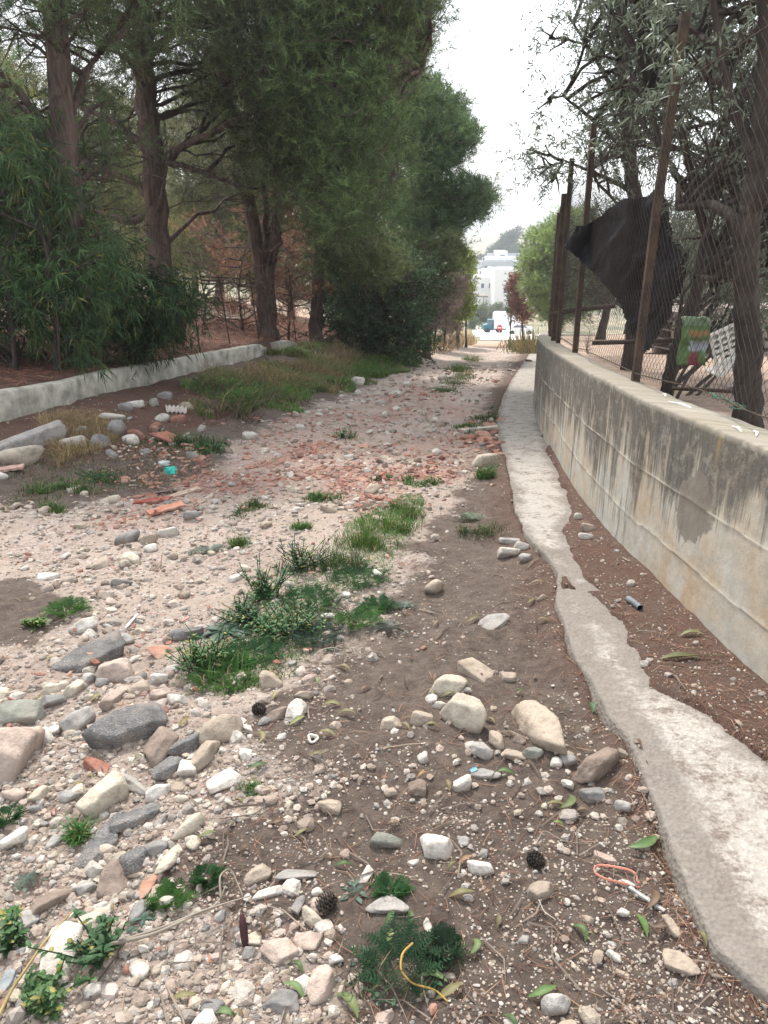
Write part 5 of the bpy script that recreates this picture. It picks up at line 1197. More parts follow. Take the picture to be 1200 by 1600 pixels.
 (973, 1521, 22, 12, 'tan', 'small tan pebble, lowest of the three below the curled leaf', -10, .6, .5, False),
 (955, 1475, 18, 13, 'light', 'small round pebble left of the upright green leaf foot', 0, .6, .4, False),
 (818, 1468, 18, 16, 'light', 'lone pale pebble left of the curled green leaf', 0, .7, .5, False),
 (1051, 1444, 36, 20, 'tan', 'split tan stone among brown leaves beside the footing', -25, .7, .9, False),
 (815, 850, 26, 14, 'white', 'white rounded stone in the little heap by the footing, upper', 0, .7, .5, False),
 (795, 862, 34, 16, 'white', 'long white stone of the little heap by the footing', 15, .6, .6, False),
 (822, 872, 22, 16, 'light', 'grey-white stone of the little heap nearest to the footing', 0, .8, .5, False),
 (800, 845, 40, 12, 'light', 'flat bluish-white slab at the top of the little heap by the footing', 5, .3, .9, True),
 (758, 721, 42, 20, 'cream', 'large pale stone in front of the red tile heap', 5, .8, .6, False),
 (905, 806, 16, 12, 'white', 'white pebble between the footing and the wall, highest', 0, .8, .5, False),
 (920, 824, 22, 13, 'pink', 'pinkish stone between the footing and the wall', 10, .7, .6, False),
 (917, 838, 26, 12, 'white', 'flat white stone between the footing and the wall', 0, .5, .7, False),
 (32, 713, 68, 30, 'cream', 'big flat cream boulder at the left edge below the broken kerb', 8, .6, .6, False),
 (168, 646, 50, 14, 'white', 'long white rubble block below the low kerb wall', -5, .5, .7, False),
 (112, 692, 38, 20, 'white', 'white square-edged block right of the broken kerb', 12, .5, .95, True),
 (184, 666, 28, 24, 'grey', 'upright blue-grey rock among the rubble', 30, .9, .8, False),
 (196, 637, 22, 20, 'grey', 'dark grey cube-like stone above the upright blue-grey rock', 0, .9, .9, False),
 (205, 630, 38, 10, 'white', 'thin whitish slab right below the low kerb wall', 0, .5, .9, True),
 (241, 630, 18, 14, 'green', 'greenish grey pointed stone behind the white round stone', 60, .8, .8, False),
 (257, 618, 24, 12, 'grey', 'dark stone highest in the rubble, near the low kerb wall', 0, .7, .8, False),
 (253, 653, 24, 18, 'white', 'white round stone beside the brownish red one', 0, .85, .35, False),
 (279, 655, 28, 16, 'brick', 'brownish red stone right of the white round one', 0, .7, .4, False),
 (291, 636, 24, 16, 'tan', 'round tan boulder behind the brownish red stone', 0, .85, .4, False),
 (157, 690, 30, 20, 'grey', 'grey stone at the foot of the upright blue-grey rock', 20, .7, .8, False),
 (203, 688, 30, 16, 'white', 'long white stone left of the corrugated tile', -25, .6, .7, False),
 (212, 679, 26, 16, 'brick', 'brick corner leaning in the rubble left of the corrugated tile', -20, .7, .9, False),
 (127, 668, 20, 12, 'grey', 'small bluish stone between the block and the grey rock', 0, .7, .7, False),
 (112, 765, 17, 12, 'white', 'small bright white stone on the gravel under the rubble', 0, .8, .5, False),
 (2, 745, 20, 20, 'white', 'white stone half out of the left edge', 0, .7, .6, False),
 (300, 808, 28, 14, 'grey', 'dark grey chunk right of the red tile pieces', 0, .7, .6, False),
 (392, 680, 24, 14, 'white', 'bright white block at the edge of the left grass', 10, .6, .9, False),
 (559, 598, 22, 14, 'white', 'white cube-like rock at the lower tip of the grass bank', 0, .9, .9, False),
 (470, 668, 18, 8, 'white', 'white slab in the rubble under the grass bank', 0, .6, .8, False),
 (435, 712, 16, 10, 'white', 'small bright stone in the red rubble left of the green tuft', 0, .7, .6, False),
 (545, 713, 18, 9, 'white', 'small bright stone just under the green tuft', 0, .7, .6, False),
 (690, 592, 14, 8, 'white', 'small white stone beside the middle grass', 0, .7, .6, False),
 (235, 855, 24, 16, 'white', 'white rubble stone right of the pale gravel', 0, .7, .7, False),
 (200, 840, 40, 18, 'grey', 'grey rubble stone left of the silvery feathery weed', 10, .6, .7, False),
 (232, 843, 34, 20, 'tan', 'tan rubble stone left of the silvery feathery weed', 0, .7, .6, False),
 (263, 830, 34, 20, 'white', 'white rubble stone above the silvery feathery weed', 0, .7, .7, False),
 (160, 878, 28, 22, 'tan', 'low tan stone in the open pale gravel', 40, .5, .6, False),
 (190, 910, 34, 16, 'grey', 'low dark stone in the open gravel above the white stick', 0, .5, .6, False),
 (370, 902, 26, 12, 'white', 'bright white flat stone left of the tall leafy weed', 20, .5, .8, False),
 (382, 888, 22, 12, 'cream', 'cream stone above the bright white flat one', 0, .6, .6, False),
 (330, 864, 12, 12, 'tan', 'small tan stone under the silvery feathery weed', 0, .8, .5, False),
]
for s_i in ST:
    px, py, w_, h_, kd, lab, rot_, t_, ang_, fl_ = s_i
    stone(px, py, w_, h_, kd, lab, rot_, t_, ang_, fl_, sub=4 if w_ > 26 and py > 850 else 3)
HP = np.array([px2g(s[0], s[1]) for s in ST]); HR = np.array([s[2] for s in ST])

# ------------------------------------------------------------------ gravel and rubble
def scatter(n, pxr, pyr, rr_, maxY=38):
    """random points of the track, thick near by and thinner further off"""
    out = []
    while len(out) < n:
        px = pxr[0] + (pxr[1] - pxr[0]) * rr_.random(); py = pyr[0] + (pyr[1] - pyr[0]) * rr_.random()
        out.append(px2g(px, py))
    return np.array(out)
# table of the slope for fast look-up
PYT = np.linspace(535, 1680, 400); GT = np.array([px2g(600, p)[1] for p in PYT])
def fastg(px, py):
    Yg = np.interp(py, PYT, GT); v = (800 - py) / F; return (px - 600) / F / (math.cos(PITCH) + v * math.sin(PITCH)) * Yg, Yg
def zone_at(x, y):
    gv, bk, nd, fd, dry = zones(x, y); return gv, bk, nd, fd
def stones_mass(name, n, seed, smin, smax, keep, palf, sub, label, pyr=(548, 1660), pxr=(-120, 1260), power=1.0, mat='rock', shard=False, cat='gravel', nvar=10, sizepow=2.5):
    r_ = np.random.default_rng(seed); px = pxr[0] + (pxr[1] - pxr[0]) * r_.random(n); u = r_.random(n) ** power; py = pyr[0] + (pyr[1] - pyr[0]) * u
    x, y = fastg(px, py); x = x + r_.normal(size=n) * .01
    gv, bk, nd, fd = zone_at(x, y); p = keep(x, y, gv, bk, nd, fd); ok = (r_.random(n) < p) & (x < wallx(y) - .02) & (x > lowx(y) + .02)
    x, y, gv, bk = x[ok], y[ok], gv[ok], bk[ok]; n = len(x)
    s = (smin + (smax - smin) * r_.random(n) ** sizepow) * np.interp(y, [1, 4, 12, 36], [.8, 1.0, 1.9, 3.6])
    z = H(x, y); C0 = palf(r_, n, gv, bk)
    Vs, Fs, Cs, k = [], [], [], 0; var = r_.integers(0, nvar, n)
    for vv in range(nvar):
        idx = np.where(var == vv)[0]
        if not len(idx): continue
        if shard:
            q = 4 + vv % 3; a = np.sort(r_.random(q)) * 6.283; a = np.linspace(0, 6.283, q, endpoint=False) + r_.normal(size=q) * .35
            B = np.column_stack([np.cos(a) * (.7 + .3 * r_.random(q)), np.sin(a) * .6]); W_ = np.vstack([np.column_stack([B, np.full(q, -.09)]), np.column_stack([B * .96, np.full(q, .09)])])
            Fc = []
            for c_ in range(1, q - 1): Fc += [(0, c_ + 1, c_), (q, q + c_, q + c_ + 1)]
            for c_ in range(q): d_ = (c_ + 1) % q; Fc += [(c_, d_, q + d_), (c_, q + d_, q + c_)]
            Fc = np.array(Fc)
        else: W_, Fc = rockshape(seed * 31 + vv, sub, .8 if vv % 3 else .3)
        m_ = len(idx); th = r_.random(m_) * 6.283; tx_ = r_.normal(size=m_) * (.25 if not shard else .3); ty_ = r_.normal(size=m_) * (.25 if not shard else .3)
        sc = np.stack([.8 + .5 * r_.random(m_), .7 + .4 * r_.random(m_), .45 + .35 * r_.random(m_) if not shard else np.ones(m_)], 1) * (s[idx] / 2)[:, None]
        L = W_[None] * sc[:, None]
        c_, s_2 = np.cos(tx_), np.sin(tx_); L = np.stack([L[..., 0], L[..., 1] * c_[:, None] - L[..., 2] * s_2[:, None], L[..., 1] * s_2[:, None] + L[..., 2] * c_[:, None]], -1)
        c_, s_2 = np.cos(ty_), np.sin(ty_); L = np.stack([L[..., 0] * c_[:, None] + L[..., 2] * s_2[:, None], L[..., 1], -L[..., 0] * s_2[:, None] + L[..., 2] * c_[:, None]], -1)
        c_, s_2 = np.cos(th), np.sin(th); L = np.stack([L[..., 0] * c_[:, None] - L[..., 1] * s_2[:, None], L[..., 0] * s_2[:, None] + L[..., 1] * c_[:, None], L[..., 2]], -1)
        L += np.stack([x[idx], y[idx], z[idx] + sc[:, 2] * (.35 if not shard else 1.5)], 1)[:, None]
        Vs.append(L.reshape(-1, 3)); Fs.append((Fc[None] + (np.arange(m_) * len(W_))[:, None, None] + k).reshape(-1, 3)); k += m_ * len(W_)
        Cs.append(np.repeat(C0[idx], len(W_), 0))
    o = link(name, mesh_np(name, np.concatenate(Vs), np.concatenate(Fs), M[mat], np.concatenate(Cs), False)); tag(o, label, cat, None, 'stuff'); return o
GRP = np.array([PAL['white'], PAL['white'], PAL['cream'], PAL['light'], PAL['tan'], PAL['pink'], (.50, .42, .36), (.55, .48, .43), PAL['grey'], PAL['brown']])
def pal_gravel(r_, n, gv, bk):
    C = GRP[r_.integers(0, len(GRP), n)] * (.70 + .38 * r_.random((n, 1))); du = .45 * r_.random((n, 1)); C = C * (1 - du) + np.array((.34, .275, .22)) * du; red = (r_.random(n) < bk * .5 + .018)[:, None]
    C = np.where(red, np.array(PAL['brick']) * (.7 + .6 * r_.random((n, 1))) + .04, C); return np.clip(C, 0, .75)
def pal_brick(r_, n, gv, bk):
    base = np.array([(.30, .125, .09), (.35, .165, .12), (.42, .25, .19), (.24, .10, .075), (.52, .43, .37)]); return base[r_.integers(0, 5, n)] * (.85 + .3 * r_.random((n, 1)))
patch = lambda x, y, f=1.4, s=44: sstep(-.25, .35, fbm(x * f, y * f, s, 3))
stones_mass('fine_gravel', 95000, 1, .005, .014, lambda x, y, gv, bk, nd, fd: gv * .95 * (.35 + .65 * patch(x, y)) + .30 * (1 - gv) * (1 - nd) * patch(x, y, 3, 47) + .26 * nd, pal_gravel, 1, 'fine pale grit and pebbles spread over the track', power=.85)
stones_mass('gravel', 52000, 2, .012, .036, lambda x, y, gv, bk, nd, fd: gv * .8 * (.22 + .78 * patch(x, y, 1.1, 60)) * np.interp(y, [1.3, 2.0, 3.2], [0.35, 0.6, 1]) + .10 * (1 - gv) * (1 - nd) * patch(x, y, 2, 49) + .03 * nd, pal_gravel, 1, 'pale broken gravel covering the rutted track', power=.8)
stones_mass('rubble', 9500, 3, .028, .075, lambda x, y, gv, bk, nd, fd: gv * .65 * (.12 + .88 * patch(x, y, .9, 70)) * np.interp(y, [1.3, 2.0, 3.2], [0.12, 0.35, 1]) + .012 * (1 - gv), pal_gravel, 2, 'coarse pale rubble lying among the gravel', power=.8, sizepow=2.2, cat='rubble')
stones_mass('rubble', 15000, 5, .022, .06, lambda x, y, gv, bk, nd, fd: gv * .75 * (.25 + .75 * patch(x, y, .8, 75)), pal_gravel, 1, 'broken pale and reddish rubble carpeting the track further up', pyr=(550, 800), cat='rubble')
stones_mass('tile_rubble', 46000, 4, .015, .06, lambda x, y, gv, bk, nd, fd: bk * .85 + .015 * gv, pal_brick, 1, 'crushed red roof tile spread in patches over the track', pyr=(548, 1100), power=1.1, shard=True, cat='rubble')
# single stones and shards one could pick out, besides those above
def extra(n, seed, rng_px, rng_py, szr, kinds, label, group, cond, name=None, flat=False, t=.6):
    r_ = np.random.default_rng(seed); got = 0; tries = 0
    while got < n and tries < n * 60:
        tries += 1; px = rng_px[0] + (rng_px[1] - rng_px[0]) * r_.random(); py = rng_py[0] + (rng_py[1] - rng_py[0]) * r_.random(); x, y = px2g(px, py)
        if x > wallx(y) - .06 or x < lowx(y) + .1: continue
        zz_ = zone_at(np.array([x]), np.array([y]))
        if not cond(zz_[0][0], zz_[1][0], zz_[2][0]): continue
        w_ = szr[0] + (szr[1] - szr[0]) * r_.random() ** 2
        if min(np.hypot((np.array([s[0] for s in ST]) - px), (np.array([s[1] for s in ST]) - py) * 1.4) - HR * .5) < w_ * .6: continue
        kd = kinds[r_.integers(0, len(kinds))]; cw = dict(white='white', cream='cream', tan='tan', light='light grey', pink='pinkish', grey='dark grey', brick='dark red', terra='orange-pink')[kd]
        q_ = (w_ - szr[0]) / (szr[1] - szr[0]); sw = 'smaller' if q_ < .15 else 'larger' if q_ > .5 else 'middling'
        stone(px, py, w_, w_ * (.45 + .35 * r_.random()), kd, sw + ' ' + cw + ' ' + label, r_.random() * 60 - 30, t, .8, flat, group=group, name=name, seed=int(r_.integers(0, 9000)), sub=2 if w_ < 22 else 3); got += 1
extra(38, 21, (-20, 420), (1060, 1600), (16, 40), ['white', 'cream', 'tan', 'light', 'pink', 'grey'], 'stone among the loose ones crowding the stony lower left corner', 'loose stones crowding the lower left corner', lambda a, b, c: a > .5)
extra(26, 22, (560, 1060), (900, 1600), (10, 20), ['white', 'light', 'tan'], 'pebble lying loose on bare brown dirt before the footing', 'small stones on the brown dirt', lambda a, b, c: a < .3)
extra(22, 28, (110, 330), (622, 712), (8, 22), ['white', 'grey', 'light', 'tan', 'brick'], 'stone in the rubble below the white kerb wall', 'rubble below the white kerb wall', lambda a, b, c: True)
extra(34, 23, (0, 620), (760, 1040), (12, 30), ['white', 'cream', 'light', 'tan'], 'rubble stone on the light gravel of the open track', 'rubble stones on the light gravel', lambda a, b, c: a > .6)
extra(22, 24, (380, 740), (570, 760), (10, 20), ['white', 'white', 'cream'], 'stone far up the track among crushed tile', 'whitish stones far up the track', lambda a, b, c: a > .4)
extra(70, 25, (380, 790), (670, 790), (8, 20), ['brick', 'terra', 'brick'], 'roof tile piece in the crushed tile across the track', 'broken roof tile pieces', lambda a, b, c: b > .3 and a > .3, 'tile_shard', True, .22)
extra(34, 26, (185, 320), (700, 800), (9, 24), ['brick', 'terra'], 'tile piece in the heap under the left rubble', 'red tile pieces of the left heap', lambda a, b, c: True, 'tile_shard', True, .22)
extra(34, 27, (730, 790), (660, 712), (12, 30), ['brick', 'terra', 'brick', 'terra'], 'roof tile piece in the small heap touching the footing', 'roof tile pieces heaped by the footing', lambda a, b, c: True, 'tile_shard', True, .3)
# corrugated hollow tile, and the split of long boards in the left heap
def tile(px, py, L, Wd, rz, col, label, ridges=4):
    x, y = px2g(px, py, .03); m = MB(); n = ridges * 6 + 1; a = np.linspace(0, 1, n); zz_ = .012 * np.cos(a * ridges * 6.283); V = []
    for e in (-L / 2, L / 2):
        for off in (0, -.012): V += [((q - .5) * Wd, e, z_ + off) for q, z_ in zip(a, zz_)]
    Q_ = []
    for k in range(n - 1): Q_ += [(k, k + 1, 2 * n + k + 1, 2 * n + k), (n + k + 1, n + k, 3 * n + k, 3 * n + k + 1), (k, n + k, n + k + 1, k + 1), (2 * n + k, 2 * n + k + 1, 3 * n + k + 1, 3 * n + k)]
    Q_ += [(0, 2 * n, 3 * n, n), (n - 1, 2 * n - 1, 4 * n - 1, 3 * n - 1)]
    m.add(V, Q_, None, col); o = m.build('corrugated_tile', M['rock']); o.location = (x, y, hz(x, y) + .05); o.rotation_euler = (.25, .15, rz); tag(o, label, 'roof tile')
tile(262, 678, .26, .26, 1.2, (.40, .17, .12), 'ribbed terracotta hollow tile lying in the left rubble')
tile(275, 636, .16, .24, .3, (.62, .56, .52), 'ribbed whitish tile piece between the round stones of the left rubble', 5)
def plank(px, py, L, w_, h_, rz, col, label, tilt=.08, name='board_piece', cat='board', mat='rock'):
    x, y = px2g(px, py, .02); m = MB(); a = np.linspace(-.5, .5, 7); 
    for k in range(1): pass
    V = []; 
    for t_ in a: 
        j1, j2 = .1 * w_ * math.sin(t_ * 17 + L * 9), .1 * w_ * math.cos(t_ * 11)
        V += [(t_ * L, -w_ / 2 + j1, 0), (t_ * L, w_ / 2 + j2, 0), (t_ * L, w_ / 2 + j2, h_), (t_ * L, -w_ / 2 + j1, h_)]
    Q_ = [(0, 1, 2, 3), (24, 27, 26, 25)] + [(4 * k + b, 4 * k + 4 + b, 4 * k + 4 + (b + 1) % 4, 4 * k + (b + 1) % 4) for k in range(6) for b in range(4)]
    m.add(V, Q_, None, col); o = m.build(name, M[mat]); o.location = (x, y, hz(x, y) + .01); o.rotation_euler = (0, -tilt, rz); return tag(o, label, cat)
plank(280, 757, .34, .07, .015, .75, (.52, .38, .30), 'long pale tile strip slanting over the left red tile heap')
plank(236, 770, .26, .08, .02, .1, (.30, .07, .05), 'dark red brick strip in the left tile heap')
plank(258, 783, .26, .10, .015, .6, (.50, .22, .15), 'orange-red tile strip in front of the left tile heap')
plank(252, 754, .22, .018, .018, .15, (.03, .03, .03), 'thin black stick on the left tile heap', .1)
plank(15, 742 - 16, .2, .1, .02, .3, (.55, .35, .28), 'pinkish tile strip at the left edge of the gravel')
plank(202, 957, .16, .012, .006, 1.45, (.72, .71, .68), 'thin white stick lying on the gravel above the asphalt slab', .02)
plank(748, 672, .42, .08, .03, .05, (.55, .50, .44), 'flat pale plank-like stone on top of the small tile heap by the footing')
# broken kerb piece at the left edge
stone(46, 684, 112, 30, 'light', 'broken grey piece of the low kerb, lying in front of it at the left edge', 12, .5, .95, True, name='kerb_fragment', cat='kerb piece', seed=77, sub=4)
# tufa strip and clods lying on the footing
for (px, py, lab) in [(825, 697, 'black clod alone on the pale concrete footing'), (826, 565, 'farthest dark clod on the pale concrete footing'), (975, 1010, None)]:
    if lab: stone(px, py, 12, 9, 'asphalt', lab, 0, .8, .5, False, name='clod', cat='clod')
# ------------------------------------------------------------------ weeds and grass
WG = (.065, .155, .036); WD = (.045, .115, .040); WB = (.075, .115, .085); GG = (.07, .13, .025); DRYC = (.34, .27, .15)
def blades(n, rad, h, w_, col, r_, lean=.5, cx=0, cy=0, dry=0, ell=1.0):
    a = r_.random(n) * 6.283; nc = 6; cc_ = r_.normal(size=(nc, 2)) * rad * .42; cr = rad * (.2 + .45 * r_.random(nc)); ch = .5 + .6 * r_.random(nc); ci = r_.integers(0, nc, n)
    q = cr[ci] * np.sqrt(r_.random(n)) * (1 + .8 * (r_.random(n) > .85)); b = np.stack([cx + cc_[ci, 0] + q * np.cos(a) * ell, cy + cc_[ci, 1] + q * np.sin(a), np.full(n, -.01)], 1)
    hh = h * (.35 + .7 * r_.random(n)) * ch[ci] * (1.1 - .5 * q / rad); d = r_.normal(size=(n, 2)) * lean; d += np.stack([np.cos(a), np.sin(a)], 1) * lean * .4
    m1 = b + np.column_stack([d * hh[:, None] * .3, hh * .6]); e = b + np.column_stack([d * hh[:, None], hh * .85])
    s = np.column_stack([-np.sin(r_.random(n) * 6.283), np.cos(r_.random(n) * 6.283), np.zeros(n)]); s = unit(s) * w_ / 2
    V = np.stack([b - s, b + s, m1 + s * .8, m1 - s * .8, e], 1).reshape(-1, 3); k = np.arange(n)[:, None] * 5
    C = np.array(col) * (.65 + .7 * r_.random((n, 1)))
    if dry: C = np.where(r_.random((n, 1)) < dry, np.array(DRYC) * (.6 + .7 * r_.random((n, 1))), C)
    return V, k + np.array([[0, 1, 2, 3]]), k + np.array([[3, 2, 4]]), np.repeat(C, 5, 0)
def frond(m, b, d, L, w_, col, r_, n=12, toothed=True):
    """a leaf with a midrib and side leaflets"""
    t = np.linspace(0, 1, n); up = np.array([0, 0, 1.]); d = d / np.linalg.norm(d)
    P = b + d * (t * L)[:, None] + up * (.0 * t)[:, None] + np.array([0, 0, -1]) * (L * .45 * t ** 2)[:, None]
    sd = unit(np.cross(d, up) + r_.normal(size=3) * .1)
    c = np.array(col) * (.75 + .5 * r_.random())
    for k in range(1, n):
        tt = t[k]; ll = w_ * math.sin(math.pi * min(1, tt * .85 + .12)) * (.8 + .4 * r_.random())
        for s in (-1, 1):
            o = P[k]; f = unit(sd * s + d * .55 + up * .12 * r_.normal()); a = f * ll; ww = d * w_ * (.16 if toothed else .32)
            m.add([o - ww * .5, o + a * .5 - ww * .7, o + a, o + a * .5 + ww * .7, o + ww * .5], [(0, 1, 3, 4)], [(1, 2, 3)], c * (.9 + .2 * r_.random()))
def bladeleaf(m, b, d, L, w_, col, r_, teeth=True, bend=.5):
    """a broad leaf blade, folded on its midrib, with a toothed edge"""
    n = 9; t = np.linspace(0, 1, n); up = np.array([0, 0, 1.]); d = unit(np.array(d, float)); sd = unit(np.cross(d, up) + 1e-6); nr = np.cross(sd, d)
    P = b + d * (t * L)[:, None] - up * (bend * L * t ** 2)[:, None] * .6; wv = w_ / 2 * np.sin(np.pi * np.clip(t * .9 + .08, 0, 1)) ** .8
    if teeth: wv = wv * np.where(np.arange(n) % 2, 1.15, .78)
    wv[-1] = 0.001; cv = .25
    Lf = P + sd * wv[:, None] + nr * (wv * cv)[:, None]; Rt = P - sd * wv[:, None] + nr * (wv * cv)[:, None]
    V = np.concatenate([Lf, P, Rt]); i = np.arange(n - 1)
    Q_ = np.concatenate([np.stack([i, i + 1, n + i + 1, n + i], 1), np.stack([n + i, n + i + 1, 2 * n + i + 1, 2 * n + i], 1)])
    c = np.array(col) * (.75 + .5 * r_.random()); C = np.concatenate([np.tile(c, (n, 1)), np.tile(c * 1.5 + .01, (n, 1)), np.tile(c, (n, 1))]); m.add(V, Q_, None, C)
def weed(px, py, wpx, hpx, kind, label, col=None, seed=None, group='weeds growing on the track'):
    seed = seed or int(px * 3 + py * 11); r_ = np.random.default_rng(seed); x, y = px2g(px, py); k = math.hypot(y, CAMZ - g(y)) / F
    near_ = .72 if py > 1180 else 1.15; Rw = wpx * k / 2 * near_; h = hpx * k * (.8 if py > 1180 else .75); m = MB()
    if kind == 'feather':
        nf = int((60 + 130 * min(1.3, wpx / 90) ** 1.5) * (.36 if py > 1180 else 1)); c = col or WD
        for _ in range(nf):
            a = r_.random() * 6.283; q = Rw * .75 * math.sqrt(r_.random()); b = np.array([q * math.cos(a), q * math.sin(a), 0]); a2 = a + r_.normal() * .7
            d = np.array([math.cos(a2), math.sin(a2), .5 + 1.6 * r_.random()]); frond(m, b, d, (.4 + .5 * r_.random()) * min(Rw, .09) * 1.3 + .025, .018, c, r_, 9)
    elif kind == 'broad':
        ns = int((14 + 40 * min(1.2, wpx / 90)) * (.45 if py > 1180 else 1)); c = col or WG
        for _ in range(ns):
            a = r_.random() * 6.283; q = Rw * .7 * math.sqrt(r_.random()); b = np.array([q * math.cos(a), q * math.sin(a), 0]); hh = h * (.35 + .6 * r_.random())
            tp_ = b + np.array([r_.normal() * .5 * hh + .3 * b[0], r_.normal() * .5 * hh + .3 * b[1], hh * .85]); m.tube([b, (b + tp_) / 2 + r_.normal(size=3) * .004, tp_], .002, 4, np.array(c) * .8)
            for _2 in range(9):
                t_ = .15 + .85 * r_.random(); a2 = r_.random() * 6.283; bladeleaf(m, b + (tp_ - b) * t_, (math.cos(a2), math.sin(a2), .4 + .5 * r_.random()), .032 * (1.3 - .5 * t_) * (.45 + .7 * r_.random()), .012, np.array(c) * (1, 1, 1) if r_.random() > .12 else (.24, .22, .06), r_, True)
    elif kind == 'rosette':
        c = col or (.06, .10, .06)
        for q in range(9): a = q * .75 + r_.normal() * .2; bladeleaf(m, np.array([0, 0, .005]), (math.cos(a), math.sin(a), .35 + .2 * r_.random()), Rw * (.8 + .4 * r_.random()), Rw * .34, c, r_, True, .7)
    elif kind == 'silver':
        c = col or WB
        for q in range(13): a = q * .5 + r_.normal() * .2; frond(m, np.array([0, 0, .004]), np.array([math.cos(a), math.sin(a), .35]), Rw * (.75 + .4 * r_.random()), Rw * .22, c, r_, 14)
    if kind in ('grass', 'feather', 'broad'):
        n = {'grass': int(260 + 4 * wpx), 'feather': 110, 'broad': 120}[kind]; V, q, t_, C = blades(n, Rw * .95, h * (1 if kind == 'grass' else .6), .0042 if y < 5 else .0065, col or GG, r_, .55, dry=.10)
        m.add(V, q, t_, C)
    for _ in range(14):      # small ground leaves round the foot
        a = r_.random() * 6.283; q = Rw * (.5 + .6 * r_.random()); bladeleaf(m, np.array([q * math.cos(a), q * math.sin(a), .002]), (math.cos(a), math.sin(a), .25), .022, .012, col or WG, r_, False)
    V = np.concatenate(m.V); V[:, 2] += H(V[:, 0] + x, V[:, 1] + y, False) - hz(x, y) * 0 - float(H(np.array([x]), np.array([y]), False)[0])
    m.V = [V]; m.C = [np.concatenate(m.C)]
    o = m.build('weed', M['leaf']); o.location = (x, y, hz(x, y)); tag(o, label, 'weed', group)
